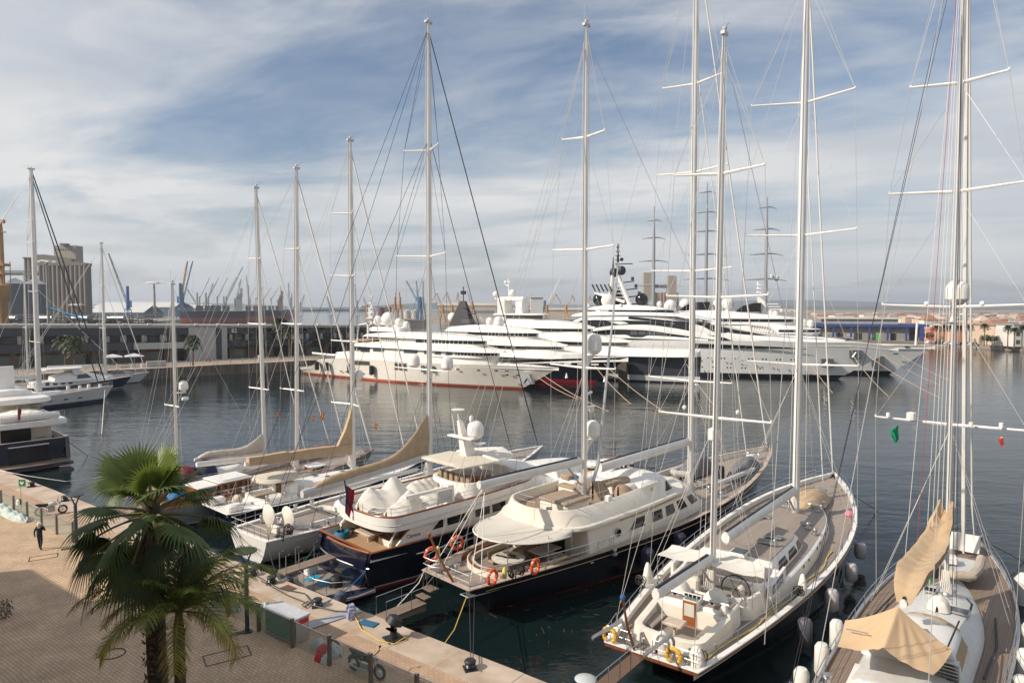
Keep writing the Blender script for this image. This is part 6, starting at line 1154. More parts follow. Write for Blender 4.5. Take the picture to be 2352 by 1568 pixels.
# ------------------------------------------------------------------ boats at the left end of the basin
LS, HLS = sloop('big white sloop with a very tall mast at the left, seen from its bow side', (-93.6, 99.4), radians(48.7), 32, 7.2, hullmat('white_hull_l', (.70, .69, .66), (.03, .04, .07), (.03, .03, .04), .55, .1), 1.9, 2.7, TEAK, WHITE, sw=.7, coach=(8, 24, 2.1, 2.5), oh=1.6)
q = MB(); [q.box(x, x+.6, -sd*(HLS.b(x)*.985)-.02, -sd*(HLS.b(x)*.985)+.03, 1.15, 1.35) for x in (18.5, 21, 23.5, 25.8) for sd in (1, -1)]; q.build('portlight', GLASS, LS, flat=True)
mast(LS, 20.6, 2.4, 39.8, .42, [(31.5, 1.5, .3), (27.8, 2.2, .4), (19.5, 2.6, .4), (11, 2.9, .4)], hb=(3.3, 2.0), stay=[(31, 2.6, 39, .12, WIRED), (29.8, 2.6, 38, .10, WIRED)], back=[(1, 2, 2, 39), (1, -2, 2, 39)], wr=.03); boom(LS, 8.5, 20.2, 5.4, 5.2, .42, WHITE, False)
tt = MB(); [tt.rbox((25+i*1.6, .4*(-1)**i, 2.5), (.45, .45, .7), 0, .05) for i in range(4)]; tt.build('deck_vent', WHITE, LS)
LN, HLN = sloop('dark navy motorsailer with a white raised hardtop between two white sloops at the left', (-97.7, 123.8), radians(48.7), 26.5, 6.4, hullmat('navy_hull_l', (.012, .018, .05), (.5, .5, .5), (.03, .03, .05), .25, .1), 1.7, 2.4, TEAK, WHITE, sw=.7, coach=(8, 22, 2.0, 2.6))
s_ = Shell(11.5, 20.5, 2.3, 2.3, [(11.5, 3.4), (16, 4.2), (20.5, 2.9)], nose=4, tail=.5, tumble=.5, ch=.3, crown=.15); so = s_.build('deckhouse', WHITE, LN, 14); [s_.win(MB(), 15.5, 18.3, 15.9, 17.4, 2.8, 3.7, sd).build('side_window', GLASSL, so) for sd in (1, -1)]
Shell(9.8, 17.2, 2.4, 4.75, 4.95, nose=2, tail=.8, ch=.05, crown=.2).build('hardtop', WHITE, LN, 10); MB().slab([(15.2, 3.6), (16.8, 3.6), (16.0, 4.8), (14.6, 4.8)], -2.3, -2.15).slab([(15.2, 3.6), (16.8, 3.6), (16.0, 4.8), (14.6, 4.8)], 2.15, 2.3).tube([(10, 2.2, 2.2), (10, 2.2, 4.8)], .05).tube([(10, -2.2, 2.2), (10, -2.2, 4.8)], .05).build('hardtop_support', WHITE, LN, flat=True)
mast(LN, 8, 2.2, 23, .16, [(13, 1.2, .2)], hb=(2.6, 1.8), stay=[(26, 2.4, 22.5, .05, WIREW)], back=[(.5, 0, 1.8, 23)], wr=.025)
LW, HLW = sloop('small white sloop with a grey sail cover nearest the far promenade at the left', (-99.8, 135.0), radians(48.7), 26.2, 5.8, hullmat('white_hull_m', (.66, .66, .64), (.3, .45, .45), (.03, .04, .05), .25, .1), 1.5, 2.2, TEAK, WHITE, sw=.7, coach=(8, 19, 1.7, 2.2))
mast(LW, 17.2, 2.2, 30.6, .30, [(21.5, 1.2, .3), (12.3, 1.8, .3)], hb=(2.6, 1.7), stay=[(25.6, 2.2, 29.5, .10, WIREW), (23.5, 2.1, 22, .06, WIREW)], back=[(.3, 1, 1.6, 30), (.3, -1, 1.6, 30)], wr=.03); boom(LW, 6.5, 16.8, 4.6, 4.4, .26, WHITE, False); cover('sail_pile', LW, 18.0, 23.0, .7, 2.1, [(0, .3), (.3, 1.1), (.5, .7), (1, .4)], CANVG, .08, 14, 6, seed=3)
# LM: dark stern motor yacht cut by the left edge
LM = boat('motor_yacht', 'dark blue motor yacht stern with teak swim platform and stairs, cut by the left edge', (-50.6, 71.0), radians(138), 'motor yacht'); NV = hullmat('navy_hull_m', (.012, .015, .035), (.3, .03, .03), (.2, .02, .02), .28, .05)
HM = Hull(30, 7.4, 2.9, 2.9, 3.6, sw=.93, tm=.4, bow_oh=2, st_oh=0, bul=.9, p=2.5); HM.build(LM, NV, cap=WHITE, deck=TEAKW, n=20)
Shell(-2.2, .1, [(-2.2, 3.5), (.1, 3.6)], .25, .62, nose=0, tail=.5, ch=.12, crown=0).build('swim_platform', NV, LM, 6); MB().box(-2.0, .0, -3.3, 3.3, .622, .64).build('platform_teak', TEAKD, LM, flat=True)
MB().box(-.06, -.02, -1.6, 1.9, .66, 2.4).build('garage_door', mat('gloss_black', (.012, .013, .018), .06, var=0), LM, flat=True); q = MB()
for sd in (1, -1): [q.box(-.25+.0+i*.26, .06+i*.26, sd*2.5-.62, sd*2.5+.62, .66+i*.32, .72+i*.32) for i in range(6)]
q.build('stern_steps', TEAKD, LM, flat=True); q = MB(); [q.box(-.28+i*.26, -.18+i*.26, sd*2.5-.7, sd*2.5+.7, .64+i*.32-.3, .66+i*.32) for i in range(6) for sd in (1, -1)]; q.build('step_riser', BLACK, LM, flat=True)
q = MB(); [q.slab([(-.5, .66), (.6, .66), (.9, 3.0), (-.1, 3.0)], sd*3.35-.2, sd*3.35+.2) for sd in (1, -1)]; q.build('stern_quarter', NV, LM, flat=True); MB().tube([(-.1, 1.9, 2.45), (-.1, -1.7, 2.45)], .06).build('stern_rail', WHITE, LM)
sm = Shell(3.5, 24, 2.9, 2.0, 4.6, nose=4, tail=.1, tumble=.1, ch=.05); smo = sm.build('main_saloon', CREAM, LM, 12); MB().box(3.4, 3.48, -.9, 1.8, 2.05, 4.0).build('saloon_door', GLASS, LM, flat=True); q = MB(); [q.box(3.0-.22*i*0-.0+.2*i, 3.5+.2*i, -2.3, -1.3, 2.1+.27*i, 2.16+.27*i) for i in range(8)]; q.build('side_stairs', TEAKW, LM, flat=True)
u1 = Shell(.2, 24, 3.75, 4.3, 4.85, nose=5, tail=1.2, ch=.1, crown=.05, pt_=3); u1.build('upper_deck', WHITE, LM, 14); MB().tube([(.9, y, 4.55) for y in (-3, -1, 1, 3)], .03).build('moulding', BLACK, LM)
MB().tube([(1.3, -2.9, 5.25), (1.0, -2.4, 5.3), (1.0, 2.4, 5.3), (1.3, 2.9, 5.25), (4.5, 3.1, 5.3)], .38, 10).build('tender_tube', WHITE, LM); cover('tender_cover', LM, 1.2, 5.5, 2.6, 5.0, [(0, .6), (.5, .85), (1, .8)], CANVW, .06, 14, 12); rail(LM, [(.6, 3.4, 4.9), (.5, 1, 4.9), (.5, -1, 4.9), (.6, -3.4, 4.9)], .85, 1.2, name='upper_rail')
b_3 = Shell(6.5, 22, 2.6, 4.9, 6.4, nose=4, tail=.1, tumble=.2, ch=.1); b_3.build('bridge', CREAM, LM, 12); Shell(4.0, 23, 3.3, 6.4, 6.9, nose=5, tail=1.2, ch=.15, crown=.1).build('sun_deck', WHITE, LM, 14); q = MB(); [q.box(4.6+.25*i, 5.1+.25*i, -2.6, -1.5, 4.95+.25*i, 5.02+.25*i) for i in range(7)]; q.build('side_stairs', TEAKW, LM, flat=True)
Shell(7, 20, 2.2, 6.9, 7.6, nose=4, tail=.6, tumble=.3, ch=.2, crown=.1).build('flybridge', WHITE, LM, 10); MB().slab([(9, 7.4), (11, 7.4), (10, 10.2), (9.4, 10.2)], -.8, .8).build('radar_arch', WHITE, LM, flat=True)
flag(wp(LM, .1, .9, 6.6), 'red ensign hanging over the upper deck edge of the dark stern yacht at the left', [mat('flag_navy', (.03, .04, .16)), RED, RED], .5, 1.2, radians(100)); MB().tube([(.3, .9, 4.9), (.1, .9, 6.7)], .035).build('ensign_staff', STEEL, LM)
# ================================================================== superyachts moored stern to the mole
def yacht(label, bw, d, L_, Bm, hm, zs, zb, oh, sw=.8, p=2.4, cap=WHITE, bul=.9, flare=.6):
    ang = atan2(d[1], d[0]); s = (bw[0]-cos(ang)*L_, bw[1]-sin(ang)*L_); r = boat('superyacht', label, s, ang, 'superyacht')
    H = Hull(L_+oh, Bm, zs, zs+.15*(zb-zs), zb, sw=sw, tm=.45, bow_oh=oh, st_oh=0, bul=bul, p=p, flare=flare, zmid=.45, bot=-1); H.build(r, hm, cap=cap, deck=TEAK, capw=.3, n=40); return r, H
def deck_(r, name, m, x0, x1, w_, zb, zt, nose=6, tail=1.5, tumble=.3, **k):
    s = Shell(x0, x1, w_, zb, zt, nose=nose, tail=tail, tumble=tumble, **k); return s, s.build(name, m, r, 16)
def strip(r, s, x0, x1, z0, z1, m=None, name='window_band', o=.03): return s.band(name, m or GLASS, r, x0, x1, z0, z1, o=o)
def domes(r, lst, m=None, nm='radome'):
    for x, y, z, rr, k in lst:
        if k == 'b': MB().lathe([(rr*.4, -rr*1.5), (rr*.3, -rr*.9)]+[(max(.01, rr*sin(pi*i/8)), -rr*cos(pi*i/8)) for i in range(1, 9)], n=16).build(nm, m or WHITE, r, loc=(x, y, z))
        else: MB().dome((0, 0, 0), rr, rr*2.2).build(nm, m or WHITE, r, loc=(x, y, z-rr))
def mullions(r, s, x0, x1, z0, z1, n, m=WHITE, w_=.18):
    q = MB()
    for i in range(n+1):
        x = lerp(x0, x1, i/n)
        for sd in (1, -1): y = s.y(x, z0)+.06; q.add([(x-w_/2, sd*y, z0), (x+w_/2, sd*y, z0), (x+w_/2, sd*(s.y(x, z1)+.06), z1), (x-w_/2, sd*(s.y(x, z1)+.06), z1)], [(0, 1, 2, 3)])
    q.build('mullion', m, r, flat=True)
YW = mat('yacht_white', (.80, .77, .71), .22, var=.03, scale=.4); YG = mat('yacht_cool_white', (.80, .79, .77), .2, var=.03, scale=.4)
DW = (.833, -.553)
# W1
W1, HW1 = yacht('long white superyacht with an orange red waterline, nearest of the row', (2, 140.6), DW, 64, 11, hullmat('white_hull_w1', (.78, .73, .65), (.42, .10, .05), (.12, .04, .03), .42, -.1, .2), 2.6, 4.9, 8.8, bul=.5)
HW1.z = lambda x: interp([(0, 1.7), (5.5, 2.4), (7, 3.9), (11, 4.3), (17, 4.75), (42, 4.75), (60, 4.9), (72.8, 4.8)], x)
for o in [c for c in W1.children]:
    for c in list(o.children): bpy.data.objects.remove(c)
    bpy.data.objects.remove(o)
HW1.build(W1, MATS['white_hull_w1'], cap=WHITE, capw=.25, n=50)
s, o1 = deck_(W1, 'main_deck_house', YW, 13, 58, [(13, 4.9), (40, 4.9), (58, 3.6)], 4.2, [(13, 6.0), (20, 6.35), (58, 6.3)], 9, .6)
s, o2 = deck_(W1, 'upper_deck_house', YW, 21.5, 58.3, [(21, 4.7), (45, 4.7), (58, 3.6)], 6.2, [(21, 7.85), (58, 7.5)], 8, .5); strip(o2, s, 50, 58.2, 6.7, 7.25); mullions(o2, s, 50.5, 56, 6.7, 7.25, 7)
q = MB(); [s.win(q, a, b_, a, b_, 6.6, 7.4, sd) for a, b_ in ((26, 29.6), (35.5, 39.6), (41.5, 43), (44.5, 46.3), (47.6, 49.2)) for sd in (1, -1)]; q.build('window', GLASSL, o2); q = MB(); [s.win(q, 22, 25, 22, 25, 6.4, 7.5, sd) for sd in (1, -1)]; q.build('open_lounge', GLASS, o2)
deck_(W1, 'upper_overhang', YW, 17.8, 60, [(17, 5.2), (45, 5.3), (60, 4.0)], [(17, 7.75), (60, 7.35)], [(17, 8.2), (25, 8.8), (40, 9.0), (52, 8.6), (60, 7.7)], 12, 1.5, 1.2, p=2.4, ch=.3)
s, o3 = deck_(W1, 'bridge_house', YW, 27, 55, [(27, 4.0), (45, 4.0), (55, 3.2)], 8.5, [(27, 10.2), (55, 9.8)], 8, .4); strip(o3, s, 38.5, 54.9, 9.05, 9.75); mullions(o3, s, 41, 53, 9.05, 9.75, 12); q = MB(); [q.box(a, a+.12, -4.03, 4.03, 8.9, 10) for a in [28+i*.55 for i in range(10)]]; q.build('louvre', GREYW, o3, flat=True)
deck_(W1, 'bridge_overhang', YW, 21.5, 56.4, [(21, 4.6), (45, 4.6), (56, 3.4)], [(21, 10.1), (56.4, 9.75)], [(21, 10.5), (34, 11.2), (48, 10.9), (56.4, 10.0)], 10, 1.4, 1.0, ch=.3)
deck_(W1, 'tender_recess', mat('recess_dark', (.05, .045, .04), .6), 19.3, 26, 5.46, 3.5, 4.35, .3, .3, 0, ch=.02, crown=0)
q = MB(); [q.tube([(x, sd*4.5, 6.2), (x, sd*4.5, 7.9)], .12, 6) for x in (18.5, 20.5) for sd in (1, -1)]; [q.tube([(x, sd*4.2, 8.3), (x, sd*4.2, 10.2)], .12, 6) for x in (22.5, 25.5) for sd in (1, -1)]; q.build('deck_support', WHITE, W1)
q = MB(); [q.add([(x, -HW1.b(x)-.03, z), (x+.9, -HW1.b(x+.9)-.03, z), (x+.9, -HW1.b(x+.9)-.03, z+1.5), (x, -HW1.b(x)-.03, z+1.5)], [(0, 1, 2, 3)]) for x, z in ((33.6, 2.9), (34.9, 2.9), (36.2, 2.9), (41.3, 2.7), (42.6, 2.7), (44.2, 2.7))]; q.build('hull_window', GLASSL, HW1.obj, flat=True)
q = MB(); [q.add([(x, -HW1.b(x)*.985-.03, z), (x+.8, -HW1.b(x+.8)*.985-.03, z), (x+.8, -HW1.b(x+.8)*.99-.03, z+.28), (x, -HW1.b(x)*.99-.03, z+.28)], [(0, 1, 2, 3)]) for x, z in ((15.5, 1.4), (17.4, 1.4), (23, 1.3), (25.5, 1.3), (50.5, 3.6), (55.5, 3.6), (59.5, 3.7), (61.8, 3.7), (61.8, 2.9), (64.2, 2.9))]; q.build('portlight', GLASS, HW1.obj, flat=True)
s_ = MB().slab([(66.0, 1.5), (66.6, 3.4), (68.6, 3.4), (69.4, 1.5)], -1.99-.0, -1.0); s_.build('anchor_pocket', ALU, HW1.obj, flat=True, loc=(-1.2, -.55, 0)); MB().tube([(66.2, -2.6, 1.7), (67, -2.62, 2.7), (67.8, -2.5, 1.7)], .18, 6).build('anchor', STEEL, W1)
cover('foredeck_gear', W1, 58, 67, 1.8, 4.6, [(0, .9), (.2, .6), (.6, .5), (1, .2)], WHITE, .1, 20, 6, seed=4); rail(W1, [(x, -(HW1.b(x)-.3), 4.9) for x in (60, 63, 66, 69, 71, 72.4)], .9, 1.2, r=.03); rail(W1, [(x, -4.5, 9.3) for x in (29, 33, 37)]+[(x, -4.0, 11.0) for x in (38, 42, 46, 50)], .9, 1.2, r=.03)
domes(W1, ((26.6, 0, 14.0, 1.75, 'b'), (23.1, 0, 13.6, 1.05, 'd'), (29.9, 0, 13.2, .95, 'd'), (32.2, 0, 12.7, .8, 'd'), (38, -4, 9.3, .1, 'd')))
q = MB(); q.tube([(19.8, 0, 8.5), (19.8, 0, 12.8), (21.5, 0, 13.3), (32, 0, 12)], .28, 8); q.tube([(19.8, -3.6, 8.4), (20.2, -3.4, 12.6), (22, -2.5, 13)], .25, 8); q.tube([(19.8, 3.6, 8.4), (20.2, 3.4, 12.6), (22, 2.5, 13)], .25, 8); q.rbox((27, 0, 11.2), (10, 4, 1.0), 0, .3); q.build('radar_arch', WHITE, W1)
q = MB(); q.tube([(21.1, 0, 12.8), (21.1, 0, 18.9)], [.35, .15], 8); [q.rbox((21.3, 0, z), (1.6-.15*i, 2.6-.3*i, .12), 0, .03) for i, z in enumerate((14.2, 15.4, 16.6, 17.8))]; q.rbox((23, 0, 14.0), (2.2, .3, .25)); q.ball((21.1, 0, 19.2), .4, 8); q.build('mast', WHITE, W1)
deck_(W1, 'stern_teak', TEAKW, 16.5, 24.5, 4.2, 8.9, 9.1, .5, .8, 0, ch=.02, crown=0)
for i, x in enumerate((7.6, 11.3, 19.5, 26.9)):
    f = tag(MB().lathe([(.2, 0), (.55, .15), (.55, 2.0), (.2, 2.15)], n=12).build('fender', BLACK, loc=wp(W1, x, -HW1.b(x)-.55, 1.4)), 'black cylinder fender on the stern side of the long white superyacht, %s' % ('first from the left', 'second from the left', 'third from the left', 'fourth from the left')[i], 'fender', 'black fenders of the nearest superyacht')
MB().tube([(5.5, 4, 4.4), (2, 4, 4.4), (-5, 4, 4.6)], .3, 6).build('passerelle', WHITE, W1)
# W2 black hull
BLK = hullmat('black_hull_w2', (.010, .010, .016), (.25, .015, .03), (.02, .01, .012), .75, .0, .1)
W2, HW2 = yacht('black hulled superyacht with rounded white decks right behind the nearest white one', (18, 150), DW, 64, 11.4, BLK, 4.2, 6.2, 8.2)
s, o = deck_(W2, 'main_house', YW, 25, 62, [(25, 5.2), (50, 5.0), (62, 3.2)], 5.4, [(25, 7.0), (50, 7.05), (62, 6.6)], 11, 1, .4)
s, o = deck_(W2, 'main_windows', YW, 26, 56.2, [(26, 4.9), (56, 4.0)], 6.9, 8.3, 8, 1, .15); strip(o, s, 37.5, 56.1, 7.35, 8.15); mullions(o, s, 45.6, 46, 7.3, 8.2, 2, w_=.5)
deck_(W2, 'main_overhang', YW, 22, 57.6, [(22, 5.5), (45, 5.5), (57, 4)], [(22, 8.2), (57, 8.0)], [(22, 9.2), (34, 10.2), (44, 10.0), (57.6, 8.4)], 13, 2, 1.6, ch=.2, p=2.2)
s, o = deck_(W2, 'bridge_house', YW, 26, 49.6, [(26, 4.0), (49, 3.3)], 9.6, 11.1, 8, 1, .2); strip(o, s, 32, 49.5, 10.15, 10.95); mullions(o, s, 38, 48, 10.15, 10.95, 10)
deck_(W2, 'bridge_overhang', YW, 24, 51, [(24, 4.6), (40, 4.6), (51, 3.5)], [(24, 11.0), (51, 10.9)], [(24, 11.8), (34, 12.6), (44, 12.2), (51, 11.2)], 11, 2, 1.5, ch=.2, p=2.2)
domes(W2, ((38.5, 0, 13.3, 1.15, 'd'), (35.2, 1, 13.4, 1.0, 'b'), (24.4, 0, 14.3, 1.2, 'b'), (26.3, 0, 13.5, .7, 'b'), (31.5, 2, 13.8, .8, 'b')))
q = MB(); q.add([(24.6, -1.6, 12.3), (31, -1.2, 12.3), (31, 1.2, 12.3), (24.6, 1.6, 12.3), (27.1, -.4, 18.4), (28.6, -.3, 18.4), (28.6, .3, 18.4), (27.1, .4, 18.4)], [(0,3,2,1),(4,5,6,7),(0,1,5,4),(1,2,6,5),(2,3,7,6),(3,0,4,7)]); q.slab([(31, 12.3), (37, 12.0), (31, 13)], -1.2, 1.2); q.tube([(27.9, 0, 18), (27.9, 0, 22)], .12, 6); q.rbox((27.9, 0, 20.0), (.8, 1.2, .9)); [q.rbox((29.5+i*.4, 0, 16.5-i*1.4), (2.2, 1.6, .15)) for i in range(3)]; q.build('radar_fin', mat('fin_black', (.02, .02, .022), .3), W2)
q = MB(); [q.add([(x, -HW2.b(x)*.93-.05, 4.3), (x+1.6, -HW2.b(x+1.6)*.93-.05, 4.35), (x+1.6, -HW2.b(x+1.6)*.94-.05, 4.65), (x, -HW2.b(x)*.94-.05, 4.6)], [(0, 1, 2, 3)]) for x in (55, 58.5, 61.5, 64.5)]; q.build('rail_opening', WHITE, HW2.obj, flat=True); rail(W2, [(x, -(HW2.b(x)-.3), HW2.z(x)) for x in (58, 62, 66, 69, 71.5)], .8, 1.3, r=.03)
for z_, y_, x0_, x1_ in ((9.0, 4.2, 40, 54), (12.3, 3.4, 30, 46), (7.0, 4.9, 44, 60)): rail(W2, [(x, -y_, z_+(.5 if z_ > 12 else .3)) for x in [lerp(x0_, x1_, i/6) for i in range(7)]], .9, 1.4, r=.03)
# W3 grey hull
GRY = hullmat('slate_hull_w3', (.045, .05, .06), (.55, .55, .54), (.03, .03, .035), 1.55, .35, .12)
W3, HW3 = yacht('slate grey hulled superyacht with white bow deck and white boot stripe, plumb stem', (41.4, 149.9), DW, 80, 12, GRY, 5.4, 5.95, .25, p=3.2, flare=.1)
deck_(W3, 'white_topside', YW, 30, 80.0, [(30, 5.9), (60, 5.9), (79, 4.5)], [(30, 5.5), (80, 5.98)], [(30, 7.6), (80, 7.5)], 14, 1, .8, p=2.6, ch=.7, crown=.1); rail(W3, [(58+i*2.2, -4.4+.05*i, 7.6) for i in range(9)], .8, 1.4, r=.03)
s, o = deck_(W3, 'main_house', YW, 30, 63, [(30, 5.6), (63, 4.2)], 7.0, 8.9, 9, 1, .2); strip(o, s, 44, 62.9, 7.9, 8.7); 
deck_(W3, 'main_overhang', YW, 28, 64, [(28, 6), (50, 6), (64, 4.4)], [(28, 8.8), (64, 8.7)], [(28, 10.2), (46, 10.6), (55, 10.1), (64, 9.0)], 14, 2, 1.4, p=2.2, ch=.3)
s, o = deck_(W3, 'upper_house', YW, 28, 53.5, [(28, 5.0), (53, 4.0)], 10.2, 11.9, 8, 1, .2); strip(o, s, 32.5, 53.4, 11.0, 11.8)
deck_(W3, 'upper_overhang', YW, 26, 54.5, [(26, 5.6), (45, 5.5), (54, 4.2)], [(26, 11.8), (54, 11.7)], [(26, 13.2), (40, 13.6), (48, 13.2), (54.5, 12.0)], 13, 2, 1.4, p=2.2, ch=.3)
s, o = deck_(W3, 'wheelhouse', YW, 28, 40, [(28, 4.0), (40, 3.4)], 13.3, 14.9, 5, .5, .1); strip(o, s, 31, 39.9, 13.9, 14.8, GLASSL); deck_(W3, 'sun_roof', YW, 26.3, 41, [(26, 4.6), (41, 3.8)], 14.9, 15.25, 5, 1.5, .5)
q = MB(); q.rbox((28.0, 0, 15.2), (2.6, 3.4, 4.2), 0, .2); q.rbox((33.4, 0, 15.2), (2.2, 3.2, 3.2), 0, .2); q.rbox((31, 0, 18.6), (7.6, 3.0, .9), 0, .3); q.tube([(29.4, 0, 19.3), (29.2, 0, 24.3)], .16, 6); q.tube([(29.3, 0, 22.3), (28.2, 0, 22.8)], .15, 6); q.rbox((29, 0, 23.4), (1.6, .2, .2)); q.build('radar_arch', WHITE, W3); q = MB(); [q.box(26.8, 29.2, -1.75, -1.7, 15.6+i*.45, 15.8+i*.45) for i in range(7)]; q.build('louvre', GREYW, W3, flat=True)
domes(W3, ((25.2, 0, 20.2, .85, 'b'), (30.5, 0, 20.5, .95, 'b'), (28.3, 0, 23.3, .45, 'b')))
MB().rbox((64.5, -6.3, -1), (1.9, 1.9, 6.2), .3, .1).build('x', mat('weathered_timber', (.14, .11, .08), .9, var=.3, scale=4, streak=(4, 4, .4)), None)
o = COL.objects[-1]; o.name = 'mooring_dolphin'; o.location = wp(W3, 0, 0, 0); o.rotation_euler = (0, 0, W3.rotation_euler.z); tag(o, 'weathered square timber dolphin standing in the water before the slate hull', 'dolphin')
# W4 the arched giant
DV = (.929, -.37)
W4, HW4 = yacht('giant silver white superyacht with sweeping arches and a black lattice radar mast', (76.7, 160.1), DV, 95, 14, hullmat('silver_hull_w4', (.78, .78, .77), (.02, .02, .02), (.02, .02, .025), .95, .2, .14, boot2=(.75, .75, .75), z2=1.15), 7.5, 8.2, 12.4, p=2.6, flare=.9)
for o in list(W4.children):
    for c in list(o.children): bpy.data.objects.remove(c)
    bpy.data.objects.remove(o)
HW4.z = lambda x: interp([(0, 7.0), (60, 8.7), (97, 8.75), (107.4, 7.8)], x); HW4.build(W4, MATS['silver_hull_w4'], cap=WHITE, capw=.4, n=50)
s, o = deck_(W4, 'superstructure', GLASS, 24, 84, [(24, 6.3), (60, 6.2), (84, 4.0)], 7.5, [(24, 13.5), (48, 13.6), (62, 12.9), (84, 9.2)], 14, 3, .4, ch=.1)
def arch(r, name, top, bot, y0, y1, m=YG):
    """white sweeping band between two curves on both sides of the ship"""
    for sd in (1, -1):
        q = MB(); n = 40; x0, x1 = max(top[0][0], bot[0][0]), min(top[-1][0], bot[-1][0]); rows = []
        for i in range(n+1):
            x = lerp(x0, x1, i/n); zt, zb = interp(top, x), interp(bot, x); yy = lerp(y0, y1, i/n)
            rows.append([(x, sd*(yy-.6), zb), (x, sd*yy, zb+.02), (x, sd*(yy+.06), (zt+zb)/2), (x, sd*(yy-.12), zt-.05), (x, sd*(yy-1.2), zt+.05)])
        q.loft(rows, True, True).build(name, m, r, 50)
arch(W4, 'arch_band', [(24, 10.5), (31, 12.9), (37.5, 14.9), (44, 13.9), (52, 12.5), (60, 12.3), (72, 10.4), (84, 8.9)], [(24, 9.6), (31, 12.0), (37.5, 14.2), (43.5, 12.6), (52, 11.4), (60, 11.2), (70, 9.2), (84, 8.75)], 6.6, 4.6)
arch(W4, 'lower_arch_band', [(30, 9.8), (36, 11.2), (44, 12.3), (50, 12.5), (58, 11.7), (68, 9.6)], [(30, 9.2), (36, 10.4), (44, 11.2), (50, 11.1), (58, 10.2), (68, 8.9)], 6.7, 6.1)
arch(W4, 'bulwark_band', [(36, 9.5), (46, 9.9), (47.5, 9.3), (50, 9.3), (51.5, 9.8), (66, 9.1)], [(36, 8.9), (46, 9.0), (66, 8.75)], 6.9, 6.3)
arch(W4, 'long_hull_crest', [(62, 12.9), (66, 12.0), (72, 10.6), (80, 9.9), (92, 9.2)], [(62, 8.9), (72, 8.75), (92, 8.7)], 6.0, 3.6)
s2_, o = deck_(W4, 'upper_deck', YG, 33, 66, [(33, 6.4), (55, 6.2), (66, 4.6)], [(33, 13.6), (48, 13.5), (66, 11.9)], [(33, 15.1), (48, 15.3), (66, 12.9)], 10, 4, .6, ch=.3)
strip(o, s2_, 46.5, 64, [(46, 13.9), (64, 12.35)], [(46, 14.6), (64, 12.9)], o=.05)
deck_(W4, 'roof_sweep', YG, 30, 70, [(30, 6.5), (55, 6.5), (70, 4.6)], [(30, 14.4), (45, 14.9), (60, 14.5), (70, 12.6)], [(30, 14.8), (37, 15.7), (50, 15.6), (60, 15.1), (70, 12.9)], 12, 5, 1.0, ch=.3)
s3_, o = deck_(W4, 'top_house', YG, 36.5, 57, [(36, 4.9), (57, 3.8)], 15.2, 16.5, 5, 2, .3); strip(o, s3_, 41, 56.9, 15.55, 16.2, o=.05); deck_(W4, 'top_roof', YG, 34.5, 57.5, [(34, 5.3), (57, 4)], [(34, 16.2), (57, 16.1)], [(34, 16.6), (42, 17.5), (50, 17.2), (57, 16.3)], 8, 5, 1.2, ch=.3)
q = MB()
for sd in (1, -1): [s.win(q, 47+i*2.1, 48.8+i*2.1, 47+i*2.1, 48.8+i*2.1, 9.9, 11.0, sd, .03) for i in range(4)]
q.build('balcony_pane', GLASSL, W4)
q = MB(); nn = 36
for i in range(nn): x0_, x1_ = lerp(62, 88, i/nn), lerp(62, 88, (i+1)/nn); f = lambda x: -(interp([(0, 7), (62, 6.93), (88, 5.2), (95, 4.2)], x)); q.add([(x0_, -HW4.b(x0_)-.04, 7.15-.002*(x0_-62)**1), (x1_, -HW4.b(x1_)-.04, 7.15-.002*(x1_-62)), (x1_, -HW4.b(x1_)-.04, 7.2+.95*(1-(x1_-62)/26)**.7), (x0_, -HW4.b(x0_)-.04, 7.2+.95*(1-(x0_-62)/26)**.7)], [(0, 1, 2, 3)])
q.build('hull_window_band', GLASS, HW4.obj, flat=True)
q = MB()
for x, z in [(63+i*3.1, 4.6) for i in range(8)]+[(64+i*3.3, 2.4) for i in range(5)]:
    for dx in (0, .75): yy = lerp(HW4.b(x)*.96, HW4.b(x), z/8.7)+.06; q.lathe([(.2, 0), (.2, .04)], (x+dx, -yy-.03, z), 8, 'y')
q.build('porthole', GLASS, HW4.obj)
for x, z in ((92.6, 3.9), (98.5, 6.0)):
    yy = lerp(HW4.b(x)*.62, HW4.b(x), z/8.7); MB().slab([(x-1.2, z-1), (x+1.4, z-1), (x+1.2, z+1), (x-1.4, z+1)], -yy-.35, -yy+.6).build('anchor_pocket', mat('pocket', (.08, .08, .085), .4), HW4.obj, flat=True); MB().tube([(x-.7, -yy-.5, z-.6), (x, -yy-.5, z+.5), (x+.7, -yy-.5, z-.6)], .16, 6).build('anchor', STEEL, W4)
q = MB()
for sd in (1, -1): q.tube([(40.3, sd*1.2, 17.2), (41.0, sd*.6, 25.2)], [.55, .35], 6); q.tube([(46.0, sd*1.4, 17.0), (42.4, sd*.6, 25.2)], [.5, .35], 6); q.tube([(36.6, sd*2.2, 20.6), (44.5, sd*1.6, 18.2)], [.3, .45], 6)
[q.tube([(41.6+i*.05, -.9, 24.4-i), (43+i*.4, -.9, 24.4-i)], .1, 4) for i in range(6)]; q.tube([(37, -2, 20.6), (37, 2, 20.6)], .25, 6); q.build('mast_frame', WHITE, W4)
q = MB(); q.ball((41.2, 0, 25.9), 1.15, 10, 1.1); q.ball((43.3, 0, 26.4), 1.15, 8, 1.1); q.tube([(42.3, 0, 25), (42.3, 0, 33.4)], [.45, .15], 6); q.tube([(41.0, 0, 26), (41.1, 0, 30.0)], [.35, .12], 6); [q.rbox((42.3, 0, 28+i*1.1), (1.6-.2*i, .8, .18)) for i in range(5)]; q.rbox((44.7, 0, 28), (3, .3, .25)); q.ball((43.3, 0, 29.3), .5, 8)
